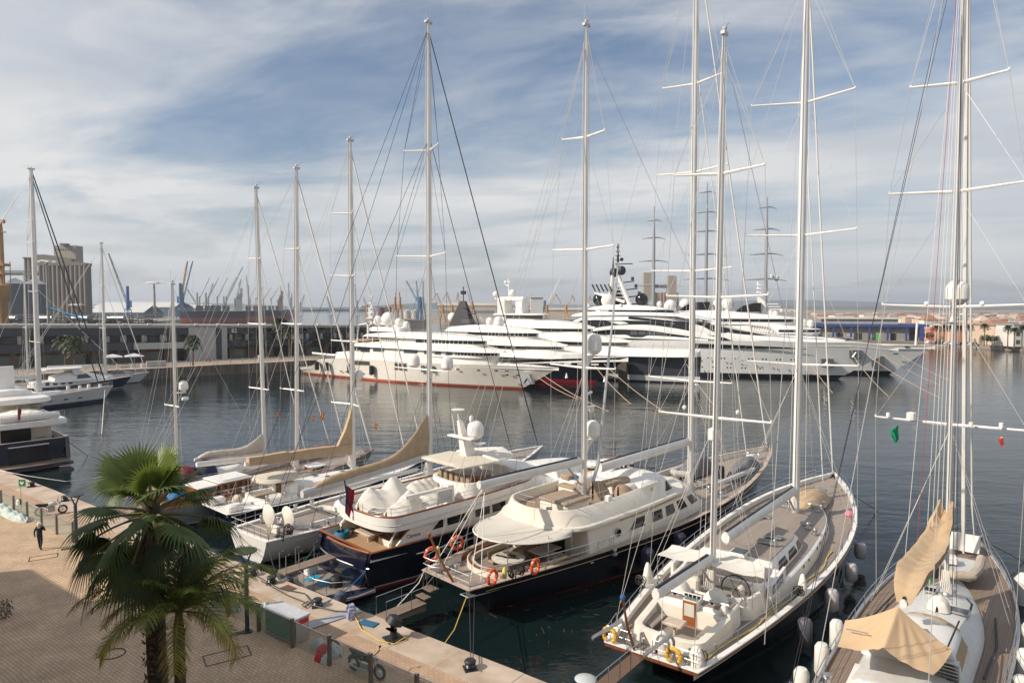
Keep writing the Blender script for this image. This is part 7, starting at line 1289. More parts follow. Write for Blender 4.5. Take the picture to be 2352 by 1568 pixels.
[q.tube([(43.9+i*.7, 0, 23.3-i*1.9), (46.6+i*.9, 0, 23.6-i*1.9)], .16, 5) for i in range(4)]; [q.rbox((46.2+i*.9, 0, 23.8-i*1.9), (.7, .4, .9)) for i in range(4)]; [q.tube([(36.9+i*1.1, -2, 20.9), (35.9+i*1.1, -2, 22.8)], .22, 5) for i in range(5)]; q.slab([(41.0, 17.4), (44.5, 17.4), (42.5, 22)], -.5, .5); q.build('black_mast_gear', BLACK, W4)
domes(W4, ((40.2, -2, 18.6, 1.8, 'b'), (50.2, 2, 17.9, .9, 'd'), (53.2, 0, 17.6, .7, 'd'), (55.3, 0, 17.0, .5, 'd'), (34.9, -2, 17.3, .4, 'd'), (44, -4, 17.3, .35, 'd'))); domes(W4, ((36.9, 1.5, 18.9, 1.7, 'b'), (48.4, 1, 18.9, 1.7, 'b')), mat('dome_black', (.012, .012, .014), .12, var=0), 'black_radome')
# W5 behind with grille
W5, HW5 = yacht('white superyacht behind the arched giant, its bow farthest right of the row', (94.7, 170.8), DV, 95, 14, hullmat('silver_hull_w5', (.80, .80, .79), (.02, .02, .02), (.02, .02, .025), .9, .2, .14, boot2=(.75, .75, .75), z2=1.1), 7.4, 7.5, 9.8, p=2.5, flare=.9)
deck_(W5, 'main_house', YG, 36, 85, [(36, 6.2), (70, 6.0), (85, 3.5)], 7.3, [(36, 12.4), (62, 12.3), (70, 10.2), (85, 8.5)], 13, 3, .8, ch=.4)
s, o = deck_(W5, 'low_windows', YG, 40, 79, [(40, 5.9), (70, 5.6), (79, 4)], 10, [(40, 12.3), (66, 12.4), (79, 11.2)], 9, 3, .5, ch=.3); strip(o, s, 69, 78.9, 10.45, 11.1)
s, o = deck_(W5, 'bridge_house', YG, 36, 72.5, [(36, 6.0), (60, 5.6), (72, 4.2)], 12.3, 14.2, 9, 3, .3); strip(o, s, 50, 72.4, 13.0, 13.7); deck_(W5, 'bridge_roof', YG, 34, 73.6, [(34, 6.4), (60, 6), (73, 4.4)], [(34, 14), (73, 13.8)], [(34, 15), (50, 16.0), (62, 15.3), (73.6, 14.1)], 13, 4, 1.6, ch=.3)
arch(W5, 'grille_frame', [(61.5, 12.9), (66, 12.5), (69.6, 9.5)], [(61.5, 12.3), (66, 11.5), (69.5, 8.5)], 6.1, 5.6, WHITE); arch(W5, 'grille_frame', [(61.5, 12.4), (63, 11.0), (66, 9.4), (69.5, 8.7)], [(61.5, 12.1), (63, 10.4), (66, 8.9), (69.5, 8.4)], 6.1, 5.6, WHITE)
q = MB(); [q.tube([(62.3+i*.62, -6.0, interp([(61.5, 12.2), (63, 10.7), (66, 9.1), (69.5, 8.5)], 62.3+i*.62)), (62.5+i*.62, -6.0, interp([(61.5, 12.6), (66, 12.0), (69.6, 9.0)], 62.5+i*.62))], .1, 4) for i in range(11)]; q.build('grille_bar', WHITE, W5)
domes(W5, ((40.8, -1, 17.2, 1.75, 'b'), (44.5, 1, 17.6, 1.6, 'b'), (53.5, 1, 17.6, 1.6, 'b'), (56, 0, 17.9, 1.7, 'b'), (66.7, 0, 14.9, 1.0, 'd'), (68, 0, 14.8, .9, 'd'), (75, 0, 12.6, 1.0, 'd'), (76.6, 0, 12.5, .9, 'd')))
q = MB(); q.slab([(43.5, 16.0), (45, 17.3), (48, 18.2), (51.5, 18.3), (51.5, 16)], -2.5, 2.5); q.slab([(58, 15.6), (60, 17.2), (63, 18), (64.5, 18), (64.5, 15.6)], -2.5, 2.5); q.build('dark_canopy', mat('canopy_black', (.015, .015, .018), .15), W5, flat=True)
q = MB(); q.slab([(64.2, 14.5), (66.2, 14.5), (65.4, 18.4), (63.9, 19.6), (63.4, 19.4)], -.8, .8); q.tube([(63.8, 0, 19), (63.6, 0, 23.6)], .25, 6); [q.rbox((63.8, 0, 19.6+i), (1.6-.2*i, 1.6, .3)) for i in range(4)]; [q.rbox((67+i*.6, 0, 17.6-i*.7), (3.4, .5, .2)) for i in range(3)]; q.build('mast', WHITE, W5)
q = MB(); [q.add([(x, -HW5.b(x)*.9-.1, z), (x+1.1, -HW5.b(x+1.1)*.9-.1, z), (x+1.1, -HW5.b(x+1.1)*.9-.1, z+.3), (x, -HW5.b(x)*.9-.1, z+.3)], [(0, 1, 2, 3)]) for x, z in ((95.5, 5.2), (98, 6.9))]; q.build('hull_slot', GLASS, HW5.obj, flat=True)
yy = HW5.b(92)*.78; MB().slab([(90.9, 1.9), (93.6, 1.9), (93.4, 4.7), (90.6, 4.7)], -yy-.3, -yy+.8).build('anchor_pocket', mat('pocket', (.08, .08, .085)), HW5.obj, flat=True); MB().tube([(100.6, 0, 7.4), (100.8, 0, 13.2)], .25, 8).build('jackstaff', WHITE, W5)
W6 = boat('small_boat', 'small red and white boat stern with raised wheelhouse showing over the farthest right bow', xy if False else (xat(2145-20, 176), 176.5), 0.2, 'boat'); MB().box(-3.5, 3.5, -1.5, 1.5, 5.6, 7.6).rbox((1.6, 0, 7.6), (3.2, 2.6, 2.4), 0, .2).build('wheelhouse', WHITE, W6); MB().box(-3.5, 3.6, -1.7, 1.7, -.5, 5.6).build('hull', WHITE, W6); MB().rbox((1.6, 0, 10.0), (3.4, 2.8, .25)).build('roof', RED, W6)
bpy.data.objects.remove(W6.children[0]) if False else None
for c in list(W6.children): bpy.data.objects.remove(c)
bpy.data.objects.remove(W6)
# three masted square rigger behind
GM = mat('grey_mast', (.34, .35, .38), .35, .3, var=.05)
SQ = boat('square_rigger', 'giant clipper yacht with three grey masts carrying curved yards, behind the superyachts', (xat(1350, 262), 262), atan2(-.18, .98), 'sailing yacht'); HSQ = Hull(95, 12, 4, 4, 6, bow_oh=9, st_oh=3); HSQ.build(SQ, hullmat('navy_hull_sq', (.012, .015, .03), (.5, .5, .5), (.03, .03, .03), .5, .1), n=20)
Shell(20, 70, 4.5, 4, 7, nose=6, tail=2).build('deckhouse', WHITE, SQ)
for px, Ym, tv, yv in ((1500, 255, 474, (505, 545, 598, 654)), (1620, 247, 420, (440, 486, 530, 583, 639)), (1757, 238, 452, (475, 525, 582, 640))):
    a = SQ.rotation_euler.z; X = xat(px, Ym); lx = (X-SQ.location.x)*cos(a)+(Ym-SQ.location.y)*sin(a); ly = -(X-SQ.location.x)*sin(a)+(Ym-SQ.location.y)*cos(a); zt = zat(tv, Ym)
    mm_ = MB().tube([(lx, ly, 5), (lx, ly, zt*.75), (lx, ly, zt)], [.75, .55, .18], 10).build('mast', GM, SQ)
    for i, v in enumerate(yv):
        z = zat(v, Ym); hw = 2.6+1.1*i; q = MB(); pts = []
        for k in range(-6, 7): t = k/6; pts.append((lx+hw*t*1.15, ly-1.5*(1-t*t)*0-.8*t, z-.9*(max(0, t))**2*1.2+.15*t-.2*(t < 0)*t*-1))
        q.tube(pts, [.12+.3*(1-abs(k)/6) for k in range(-6, 7)], 6); q.build('yard', GM, mm_)
domes(SQ, ((0, 0, -50, .1, 'b'),)) if False else None
a = SQ.rotation_euler.z
for px, v in ((1770, 636), (1782, 639)):
    X = xat(px, 238); lx = (X-SQ.location.x)*cos(a)+(238-SQ.location.y)*sin(a); ly = -(X-SQ.location.x)*sin(a)+(238-SQ.location.y)*cos(a); MB().dome((0, 0, 0), .85, 1.9).build('radome', mat('dome_grey', (.5, .52, .52), .4), SQ, loc=(lx, ly, zat(v, 238)-.9))
# ------------------------------------------------------------------ cargo ships
def ship(label, px0, px1, Y, wl, deck, hull_c, red, crane_c, cranes, sup, dome_c=None):
    """bow at px0 pointing left, stern towards px1"""
    x0, x1 = xat(px0, Y), xat(px1, Y); L_ = (x1-x0)*1.35; r = thing('cargo_ship', label, 'ship', (x1+.18*L_, Y+.35*L_, 0), pi+.33); zd = zat(deck, Y); H = Hull(L_, L_*.16, zd*.78, zd*.78, zd, sw=.9, tm=.4, bow_oh=L_*.04, st_oh=0, bul=1, p=4, zmid=.9, bot=-2); H.build(r, hullmat('ship_hull_'+str(px0), hull_c, red, red, zd*.36, 0, .5, coat=0), cap=CONCD, deck=CONCD, n=24)
    for i, f in enumerate(cranes):
        x = L_*f; MB().tube([(x, 0, zd*.8), (x, 0, zd*1.75)], L_*.011, 8).build('crane_post', crane_c, r); MB().tube([(x, 0, zd*1.6), (x-L_*.16, 0, zd*(3.0 if sup > 1 else 2.6))], L_*.007, 5).build('crane_jib', crane_c if sup < 2 else GRC, r); MB().rbox((x, 0, zd*.8), (L_*.1, L_*.1, zd*.35)).build('hatch_coaming', CONCD, r, flat=True)
    q = MB(); q.box(L_*.06, L_*.15, -L_*.06, L_*.06, zd*.75, zd*1.7); q.box(L_*.075, L_*.135, -L_*.08, L_*.08, zd*1.7, zd*1.95); q.box(L_*.05, L_*.09, -L_*.03, L_*.03, zd*1.7, zd*2.3); q.tube([(L_*.1, 0, zd*1.9), (L_*.1, 0, zd*2.7)], .5, 5); q.build('superstructure', mat('ship_sup_'+str(px0), (.6, .6, .58) if dome_c is None else dome_c, .6), r, flat=True)
    q = MB(); [q.box(L_*.152, L_*.154, -L_*.05+i*L_*.02, -L_*.04+i*L_*.02, zd*(1+.2*k), zd*(1.08+.2*k)) for i in range(5) for k in range(3)]; q.build('window', GLASS, r, flat=True); return r
ship('big black and red cargo ship with grey deck cranes, bow towards the quay', 412, 520, 690, 741, 707, (.03, .03, .035), (.22, .05, .04), GRC, (.3, .43, .56, .69), 2)
ship('black and red cargo ship with yellow deck cranes behind the grey craned one', 543, 625, 800, 735, 707, (.025, .03, .04), (.25, .06, .05), mat('crane_pale_yellow', (.5, .38, .2), .6), (.3, .45, .6, .75), 1, (.42, .33, .22))
ship('blue and red cargo ship farthest along the row of ships', 600, 655, 1000, 727, 706, (.03, .10, .22), (.22, .05, .05), GRC, (.5,), 1)
ship('long low dark tanker far out on the horizon left of the white superyacht', 655, 805, 2500, 715, 708, (.04, .045, .06), (.06, .04, .04), GRC, (), 1)
# ------------------------------------------------------------------ blue roofed market hall and the town on the right
wa = Vector((xat(1872, 318), 318)); wb = Vector((xat(2136, 303), 303)); hd_ = (wb-wa); WH = thing('warehouse', 'long grey hall with a bright blue roof edge and pillars on the far quay', 'warehouse', (wa.x, wa.y+3, 1.6), atan2(hd_.y, hd_.x)); Lw = hd_.length
BLR = mat('roof_blue', (.035, .065, .22), .5, var=.06, scale=.1); PAN = paving_mat('precast_panel', (.46, .44, .40), (.40, .38, .35), (.25, .24, .22), 1.6, 5, 0, .04, .15)
MB().box(0, Lw*.86, 0, 24, 0, 6.2).build('wall', PAN, WH, flat=True); MB().box(-1.5, Lw+1, -2.5, 26, 6.2, 7.4).build('roof', BLR, WH, flat=True); MB().box(6, Lw*.78, 4, 22, 7.4, 9.6).build('clerestory', CONC, WH, flat=True); MB().box(4, Lw*.80, 3, 23, 9.6, 10.2).build('upper_roof', mat('cream_roof', (.55, .5, .42), .7), WH, flat=True)
q = MB(); [q.box(x, x+.8, -2.2, -1.4, 0, 6.2) for x in [1, 8.5, 16, 23.5, 31, 38.5, 44]]; [q.box(x, x+1.6, -2.4, -.8, 0, 6.2) for x in (Lw-2.6,)]; q.build('pillar', BLR, WH, flat=True); q = MB(); [q.box(x, x+2.2, -.06, 0, .2, 3.2) for x in (11, 19, 33)]; q.build('door', mat('door_dark', (.03, .03, .035), .6), WH, flat=True); MB().box(26.5, 28.6, -.08, -.01, .2, 3).build('green_door', mat('door_green', (.10, .42, .10), .6), WH, flat=True); MB().box(Lw*.86, Lw-2, 2, 20, 0, 6.1).build('glass_front', GLASSL, WH, flat=True)
TOWN = [mat('town_%d' % i, c, .85, var=.05, scale=.1) for i, c in enumerate(((.62, .57, .50), (.55, .30, .20), (.50, .26, .17), (.66, .63, .58), (.60, .46, .34), (.48, .20, .13), (.70, .67, .62), (.55, .40, .30)))]
ROOFS = [mat('roof_tile', (.33, .19, .13), .85, var=.15, scale=.5), mat('roof_pale', (.56, .46, .40), .85), mat('roof_grey', (.30, .29, .28), .85)]
WINM = mat('town_window', (.07, .075, .08), .3, var=0)
def house(label, x, y, w_, d, h, mi, ri, zb=1.6, pitched=False, wins=True, name='town_house', storeys=None, group=None, rz=0.):
    r = thing(name, label, 'building', (x, y, zb), rz, group); MB().box(-w_/2, w_/2, 0, d, 0, h).build('wall', TOWN[mi % 8], r, flat=True)
    if pitched: MB().add([(-w_/2-.4, -.4, h+.01), (w_/2+.4, -.4, h+.01), (w_/2+.4, d+.4, h+.01), (-w_/2-.4, d+.4, h+.01), (-w_/2+2, d/2, h+2.6), (w_/2-2, d/2, h+2.6)], [(0, 1, 5, 4), (1, 2, 5), (2, 3, 4, 5), (3, 0, 4), (0, 3, 2, 1)]).build('roof', ROOFS[ri], r, flat=True)
    else: MB().box(-w_/2-.2, w_/2+.2, -.2, d+.2, h, h+.5).build('roof', ROOFS[ri], r, flat=True)
    if wins:
        n = max(1, int((h-1)/3.1)); k = max(2, int(w_/3)); q = MB(); [q.box(-w_/2+w_/k*(i+.28), -w_/2+w_/k*(i+.72), -.05, 0, 1+3.1*j, 2.6+3.1*j) for i in range(k) for j in range(n)]; q.build('window', WINM, r, flat=True)
    return r
rd = random.Random(11); front = [(2150, 300, 5, 5.8, 5, 'dark red front row house right of the blue roofed hall'), (2172, 297, 6, 6.6, 2, 'brick red front row house behind the palms, left part'), (2198, 294, 5, 7.0, 1, 'orange brick front row block left of the double mast'), (2222, 290, 6, 6.4, 5, 'dark red front row block just behind the right hand mast'), (2258, 284, 6, 7.6, 4, 'peach front row house with a white top floor right of the double mast'), (2280, 280, 5.5, 7.6, 1, 'orange brick apartment house left of the tiled hall')]
for px, Y, w_, h, mi, lb in front: house(lb, xat(px, Y), Y, w_, 12, h, mi, rd.choice((0, 1)))
r = house('tall sandstone hall with a brown tiled roof, biggest front building at the right', xat(2307, 272), 272, 7.6, 12, 7.8, 4, 0, pitched=True, wins=False); q = MB(); [q.box(-3.4+i*.9, -3.0+i*.9, -.05, 0, 4.6, 6.8) for i in range(8)]; q.build('tall_window', TOWN[5], r, flat=True); MB().box(1.2, 3.2, -.9, -.3, 0, 2.7).build('blue_container', mat('container_blue', (.03, .16, .45), .5), r, flat=True)
house('white house with a flat roof behind the palms at the far right', xat(2330, 268), 268, 5, 10, 7.6, 6, 1); house('modern white building with big dark glass corner at the right edge', xat(2350, 262), 262, 7, 10, 8.2, 3, 2)
col_ = ('cream', 'orange', 'brick red', 'pale', 'peach', 'dark red', 'white', 'tan')
for row, (Y, n, vy0, vy1) in enumerate(((345, 26, 743, 732), (420, 32, 738, 728), (540, 40, 734, 725), (720, 30, 729, 725), (980, 34, 725, 721.5), (1250, 44, 722, 718.5))):
    for i in range(n):
        px = lerp((2140, 2120, 2060, 2000, 1900, 1850)[row], 2380, (i+rd.random()*.7)/n); w_ = rd.uniform(4, 10)*(Y/345)**.95; h = max(1.2, zat(rd.uniform(vy0, vy1), Y)-1.6); mi = rd.choice((0, 1, 3, 4, 6, 7, 0, 3, 6) if row < 4 else (0, 1, 2, 5, 4, 2, 3)); near = ('front edge', 'second line', 'middle', 'upper middle', 'high back', 'farthest ridge')[row]
        side = ('left end' if px < 2000 else 'left part' if px < 2140 else 'centre' if px < 2230 else 'right part' if px < 2310 else 'right end')
        house('%s town block in the %s rows, %s of the town' % (col_[mi], near, side), xat(px, Y), Y+rd.uniform(-.06, .06)*Y, w_, w_*.7, h, mi, rd.choice((0, 1, 1, 2)), 1.6, rd.random() < .15 and row < 3, row < 1, group='town blocks behind the far quay')
for i, (px, lb) in enumerate(((1800, 'white tower block left of the pair, far away behind the bridge masts'), (1812, 'middle white tower block far away'), (1826, 'white tower block right of the far trio'))):
    house(lb, xat(px, 2000), 2000, 12, 16, 9-i, 6, 1, 1.6, wins=False, name='tower_block')
PF = mat('palm_far_green', (.045, .07, .025), .7, var=.3, scale=2); PT = mat('palm_trunk_far', (.16, .12, .08), .9, var=.2)
def far_palm(label, x, y, zb, h, cr=2.4, n=22, group=None, m=None, name='palm_tree', drop=.5, up=.6):
    r = thing(name, label, 'palm tree', (x, y, zb), rd.random()*6, group); MB().tube([(0, 0, 0), (.1, 0, h*.5), (0, 0, h)], [.24, .17, .2], 7).build('trunk', PT, r)
    q = MB()
    for i in range(n):
        a = i*2.4; e = lerp(1.2, -.55, (i/n)); L_ = cr*rd.uniform(.85, 1.1); p0 = Vector((0, 0, h)); rows = []
        for j in range(7):
            t = j/6; rr = L_*t*cos(e)*(1-.1*t); z = h+L_*t*sin(e)-drop*L_*t*t*.9; rows.append(Vector((rr*cos(a), rr*sin(a), z)))
        sd = Vector((-sin(a), cos(a), 0))
        for j in range(1, 7):
            for s_ in (1, -1):
                p = rows[j]; l = cr*.34*(1-.5*abs(t-.5)); w2 = (rows[j]-rows[j-1])*.42; q.add([p-w2, p+w2, p+w2*.6+sd*s_*l+Vector((0, 0, -l*.45))+w2, p-w2*.4+sd*s_*l*.9+Vector((0, 0, -l*.55))+w2*.6], [(0, 1, 2, 3)])
        q.tube(rows, .03, 3)
    q.build('crown', m or PF, r, flat=True); return r
for i, (px, Y, h, lb) in enumerate(((2152, 287, 9.5, 'palm tree at the left end of the town promenade'), (2170, 285, 10, 'second palm tree from the left on the town promenade'), (2186, 283, 9.5, 'third palm tree from the left on the town promenade'), (2204, 281, 9.5, 'fourth palm tree on the town promenade'), (2228, 277, 10, 'palm tree between the masts on the town promenade'), (2262, 268, 11, 'palm tree before the peach town house'), (2316, 256, 10.5, 'palm tree before the tiled sandstone hall'), (2331, 253, 9.5, 'palm tree right of the blue container'), (2349, 249, 10.5, 'rightmost palm tree on the town promenade'))): far_palm(lb, xat(px, Y), Y, 1.6, h*.72, 2.0)
q = None
BUSH = mat('bush_green', (.06, .09, .03), .8, var=.3, scale=3)
for i, (px, Y, lb) in enumerate(((2135, 296, 'round green tree at the corner of the blue roofed hall'), (2268, 270, 'yellow green bushes under the palm before the peach house'), (2280, 268, 'yellow green bush nearest the sandstone hall'))):
    t = thing('street_tree', lb, 'tree', (xat(px, Y), Y, 1.6)); MB().tube([(0, 0, 0), (0, 0, 2.2)], .15).build('trunk', PT, t); q = MB()
    for k in range(260):
        v = Vector((rd.gauss(0, 1), rd.gauss(0, 1), rd.gauss(0, .6))).normalized()*rd.uniform(.5, 1)**.5*1.9; c = Vector((v.x, v.y, 2.9+v.z*.7)); u = Vector((rd.random()-.5, rd.random()-.5, rd.random()-.5)).normalized()*.3; w2 = u.orthogonal().normalized()*.3; q.add([c-u, c+w2, c+u, c-w2], [(0, 1, 2, 3)])
    q.build('crown', BUSH, t, flat=True)
for px, vy, kind, lb in ((2225, 795, 1, 'small white moored boat under the double mast'), (2262, 797, 0, 'small white boat left of the blue and green boats on the town quay'), (2292, 800, 2, 'small green boat on the town quay'), (2312, 801, 3, 'small blue boat on the town quay'), (2330, 802, 0, 'small white boat right of the blue boat'), (2348, 803, 0, 'small white boat at the right edge of the town quay'), (2052, 786, 4, 'grey and white fishing boat moored below the blue roofed hall'), (1972, 782, 4, 'white trawler moored left of the fishing boat below the blue roofed hall'), (1925, 780, 4, 'small trawler with derricks at the left end of the blue roofed hall')):
    X, Y = W(px, vy, 0); b_ = boat('small_boat', lb, (X, Y), .1 if kind != 4 else pi+.1, 'boat'); L_ = 7 if kind != 4 else 12; h_ = Hull(L_, 2.3 if kind != 4 else 3.6, .7 if kind != 4 else 1.3, .6 if kind != 4 else 1.2, 1.1 if kind != 4 else 2.2, bow_oh=.8, st_oh=0, bul=.2); h_.build(b_, mat(('boat_white', 'boat_white', 'boat_green', 'boat_blue', 'boat_grey')[kind], ((.65, .65, .63), (.65, .65, .63), (.05, .28, .18), (.03, .18, .38), (.30, .32, .34))[kind], .4), n=12)
    MB().rbox((L_*.4, 0, .5), (L_*.3, 1.4, 1.2 if kind != 4 else 3), 0, .15).build('cabin', WHITE, b_); MB().tube([(L_*.45, 0, 1), (L_*.45, 0, 3 if kind != 4 else 7)], .06).build('mast', WHITE, b_)
q = MB()
cars = [(2140+i*14, 280) for i in range(8)]
for i, (px, Y) in enumerate(cars):
    c = thing('parked_car', '%s parked car on the town quay promenade, number %s from the left palms' % (('white', 'grey', 'dark', 'silver')[i % 4], 'first second third fourth fifth sixth seventh eighth'.split()[i]), 'car', (xat(px, Y-i*2), Y-i*2, 1.62), .1, 'cars parked along the town quay'); m_c = mat('car_%d' % (i % 4), ((.6, .6, .6), (.2, .2, .21), (.04, .04, .05), (.4, .4, .42))[i % 4], .3)
    MB().slab([(-2, .3), (2, .3), (2.05, .8), (1.2, .95), (.7, 1.4), (-1.2, 1.42), (-1.9, .95), (-2.05, .8)], -.85, .85).build('body', m_c, c, flat=True); MB().slab([(-1.5, .95), (1.0, .95), (.65, 1.35), (-1.15, 1.37)], -.87, .87).build('window', GLASS, c, flat=True); q = MB(); [q.lathe([(.32, 0), (.32, .2)], (x, y, .32), 10, 'y') for x in (-1.25, 1.25) for y in (-.9, .7)]; q.build('wheel', BLACK, c)
# palms on the mole
for px, vy, Yp, cr, lb, dr in ((167, 780, 145, 2.6, 'bushy palm tree on the far promenade left of the parasols', .8), (146, 778, 150, 2.4, 'dark palm tree behind the bushy one on the far promenade', .6), (441, 775, 168, 2.4, 'wide palm tree in front of the pale stone wall of the dark block', .8), (645, 740, 190, 2.6, 'tall round headed palm tree right of the B2 sign', .45), (664, 757, 195, 2.0, 'smaller palm tree just right of the tall round headed one', .5)):
    far_palm(lb, xat(px, Yp), Yp, MZ, zat(vy, Yp)-MZ, cr, 34, m=mat('palm_mole', (.06, .085, .025), .7, var=.4, scale=2), drop=dr)
# ================================================================== plaza furniture
FDG = mat('furniture_grey', (.045, .052, .062), .5, .2, var=.05); PST = mat('fence_post', (.17, .135, .11), .6, .2, var=.1)
ff = thing('glass_fence', 'glass panel fence with brown grey posts along the near plaza edge', 'fence', Q(-28.5, 18.4, PZ), QA)
for i in range(-38, 19):
    x = i*2.6; o = MB().box(x-.07, x+.07, -.07, .07, 0, 1.32).build('post', PST, ff, flat=True); MB().rbox((x, 0, 1.32), (.10, .10, .04)).build('post_cap', STEEL, o)
    MB().box(x+.14, x+2.46, -.008, .008, .10, 1.22).build('panel', GLF2 if i == 0 else GLF, ff, flat=True)
MB().box(-38*2.6, 19*2.6, -.02, .02, 1.235, 1.265).build('top_rail', ALU, ff, flat=True)
cb_ = thing('service_cabinet', 'steel service cabinet with a pale grey lid right behind the fence next to the lamp', 'cabinet', Q(-27.1, 19.0, PZ), QA)
MB().rbox((0, 0, 0), (2.3, .75, 1.15), 0, .02).build('body', ALU, cb_); MB().rbox((0, 0, 1.15), (2.4, .85, .07), 0, .02).build('lid', mat('lid_grey', (.52, .53, .56), .5), cb_); MB().box(1.155, 1.16, -.2, .3, .85, 1.08).build('warning_label', mat('label_red', (.6, .03, .05), .5), cb_, flat=True); MB().box(-1.1, 1.1, -.43, -.40, .1, 1.12).build('green_glass', mat('cab_glass', (.05, .12, .085), .12), cb_, flat=True)
def lamp(label, px, vy, tvy):
    x, y = W(px, vy, PZ); h = zat(tvy, y)-PZ; r = thing('street_lamp', label, 'street lamp', (x, y, PZ), .3)
    MB().lathe([(.24, 0), (.24, .05), (.10, .07), (.10, h-.75), (.07, h-.7)], n=16).build('pole', FDG, r); MB().tube([(0, 0, h-.78), (-.12, 0, h-.45), (-.26, 0, h-.12)], [.06, .045, .035], 6).tube([(0, 0, h-.78), (.12, 0, h-.45), (.26, 0, h-.12)], [.06, .045, .035], 6).build('fork', FDG, r)
    MB().lathe([(.03, h-.14), (.48, h-.10), (.52, h-.06), (.48, h-.02), (.03, h)], n=28).build('disc_head', FDG, r)
lamp('dark disc topped street lamp with a forked neck right of the palms', 568, 1450, 1262); lamp('disc topped street lamp half hidden behind the left side of the big palm', 176, 1254, 1134)
x_, y_ = W(44, 1181, PZ)
bx = thing('defibrillator_box', 'white and green defibrillator box mounted by the fence at the left', 'box', Q(-28.5-2.6*5.9, 18.2, PZ), QA) ; bx.location = (*W(48, 1187, PZ), PZ)
MB().rbox((0, -.12, .95), (.32, .2, .42), 0, .08).build('case', WHITE, bx); MB().rbox((0, .0, .95), (.34, .06, .44), 0, .02).build('back', GREEN, bx)
sg = thing('defibrillator_sign', 'green square sign with a white heart on a thin pole at the left', 'sign', (*W(50, 1187, PZ), PZ), .0); hs_ = zat(1105, y_)-PZ; MB().tube([(0, 0, 0), (0, 0, hs_+.25)], .02).build('pole', STEEL, sg); MB().rbox((.12, 0, hs_-.2), (.5, .03, .5)).build('plate', GREEN, sg)
MB().slab([(.12, hs_-.10), (.28, hs_+.08), (.20, hs_+.17), (.12, hs_+.10), (.04, hs_+.17), (-.04, hs_+.08)], -.035, -.018).build('heart', WHITE, sg, flat=True)
def bollard(label, loc, rz=0, big=False):
    r = thing('bollard', label, 'bollard', loc, rz); MB().rbox((0, 0, 0), (.8 if big else .55, .8 if big else .55, .05)).build('base_plate', BLACK, r)
    if big: MB().lathe([(.2, .05), (.16, .3), (.17, .45)], n=14).build('stem', BLACK, r); MB().tube([(-.12, 0, .45), (0, 0, .72), (.14, 0, .95), (.22, 0, 1.05)], [.28, .42, .38, .14], 16).build('head', BLACK, r)
    else: MB().lathe([(.13, .05), (.11, .2), (.24, .26), (.26, .34), (.2, .4)], n=12).build('head', BLACK, r); q = MB(); [q.torus((0, 0, .12+.04*k), .2, .03, 'z', 14, 5) for k in range(3)]; q.build('rope_turns', WIRED, r)
bollard('big black mushroom bollard on the stone coping left of the motorbike front wheel', (*W(904, 1467, PZ), PZ+.02), .6, True); q_ = W(904+185*.2344*0+0, 1467, PZ)
for px, vy, lb in ((1080, 1536, 'low black bollard holding the two dark ropes of the large ketch'), (729, 1392, 'low black bollard with green rope between the lid cabinet and the navy yacht'), (640, 1333, 'low black bollard on the coping just right of the disc lamp neck'), (588, 1318, 'low black bollard on the coping behind the disc lamp'), (92, 1114, 'dark bollard at the quay edge left of the big palm crown'), (149, 1150, 'second dark bollard at the quay edge near the left lamp')):
    X, Y = W(px, vy, PZ); p = QT*(QT.x*X+QT.y*Y)+QN*min(22.1, QN.x*X+QN.y*Y); bollard(lb, (p.x, p.y, PZ+.03), .3)
tag(MB().rbox((0, 0, 0), (.42, .42, .62), 0, .05).rbox((0, 0, .62), (.3, .3, .12), 0, .04).build('shore_power_box', mat('box_blue_white', (.62, .64, .68), .5, var=.45, scale=9, col2=(.03, .07, .3)), loc=(*W(807, 1421, PZ), PZ+.02), rz=.5), 'small white and blue shore power box on the coping edge', 'power box')
tag(MB().rbox((0, 0, 0), (.95, .5, .04), 0, .01).build('door_mat', mat('mat_teal', (.02, .12, .22), .8, var=.1), loc=(*W(846, 1433, PZ), PZ+.03), rz=-.45), 'blue door mat lying on the stone coping beside the big bollard', 'mat')
tag(MB().prism([(-1.6, -.35), (1.5, -.35), (1.5, .35), (-1.6, .35)], 0, .03).prism([(-2.9, -.12), (-1.6, -.12), (-1.6, .12), (-2.9, .12)], 0, .03).build('cable_cover', mat('cover_grey', (.36, .36, .38), .5), loc=(*W(762, 1421, PZ), PZ+.035), rz=.93-.2), 'grey metal cable cover plate laid across the quay behind the cabinet', 'plate')
tag(MB().rbox((0, 0, 0), (.8, .5, .02)).build('hatch_plate', mat('rust_plate', (.14, .06, .035), .8), loc=(*W(663, 1351, PZ), PZ+.03), rz=QA), 'rusty brown plate set in the coping beside the low bollard', 'plate')
MANH = mat('manhole_frame', (.05, .042, .038), .7)
for px, vy, s_, lb in ((522, 1505, .95, 'square inspection cover framed in dark metal right of the young palm'), (100, 1279, .75, 'square inspection cover framed in dark metal near the walking person')):
    q = MB(); [q.box(*b) for b in ((-s_, s_, -s_*.55, -s_*.55+.05, 0, .012), (-s_, s_, s_*.55-.05, s_*.55, 0, .012), (-s_, -s_+.05, -s_*.55, s_*.55, 0, .011), (s_-.05, s_, -s_*.55, s_*.55, 0, .011))]; tag(q.build('inspection_cover', MANH, loc=(*W(px, vy, PZ), PZ+.004), rz=.55, flat=True), lb, 'manhole cover')
tag(MB().torus((0, 0, .006), .48, .03, 'z', 26, 4).build('round_cover', MANH, loc=(*W(260, 1501, PZ), PZ+.004)), 'round manhole ring in the paving left of the big palm trunk', 'manhole cover')
for px, vy, lb in ((543, 1455, 'small dark drain cover at the foot of the right disc lamp'), (153, 1260, 'small brown drain cover near the left lamp')): tag(MB().rbox((0, 0, 0), (.6, .36, .012)).build('drain_cover', MANH, loc=(*W(px, vy, PZ), PZ+.004), rz=.5, flat=True), lb, 'drain cover')
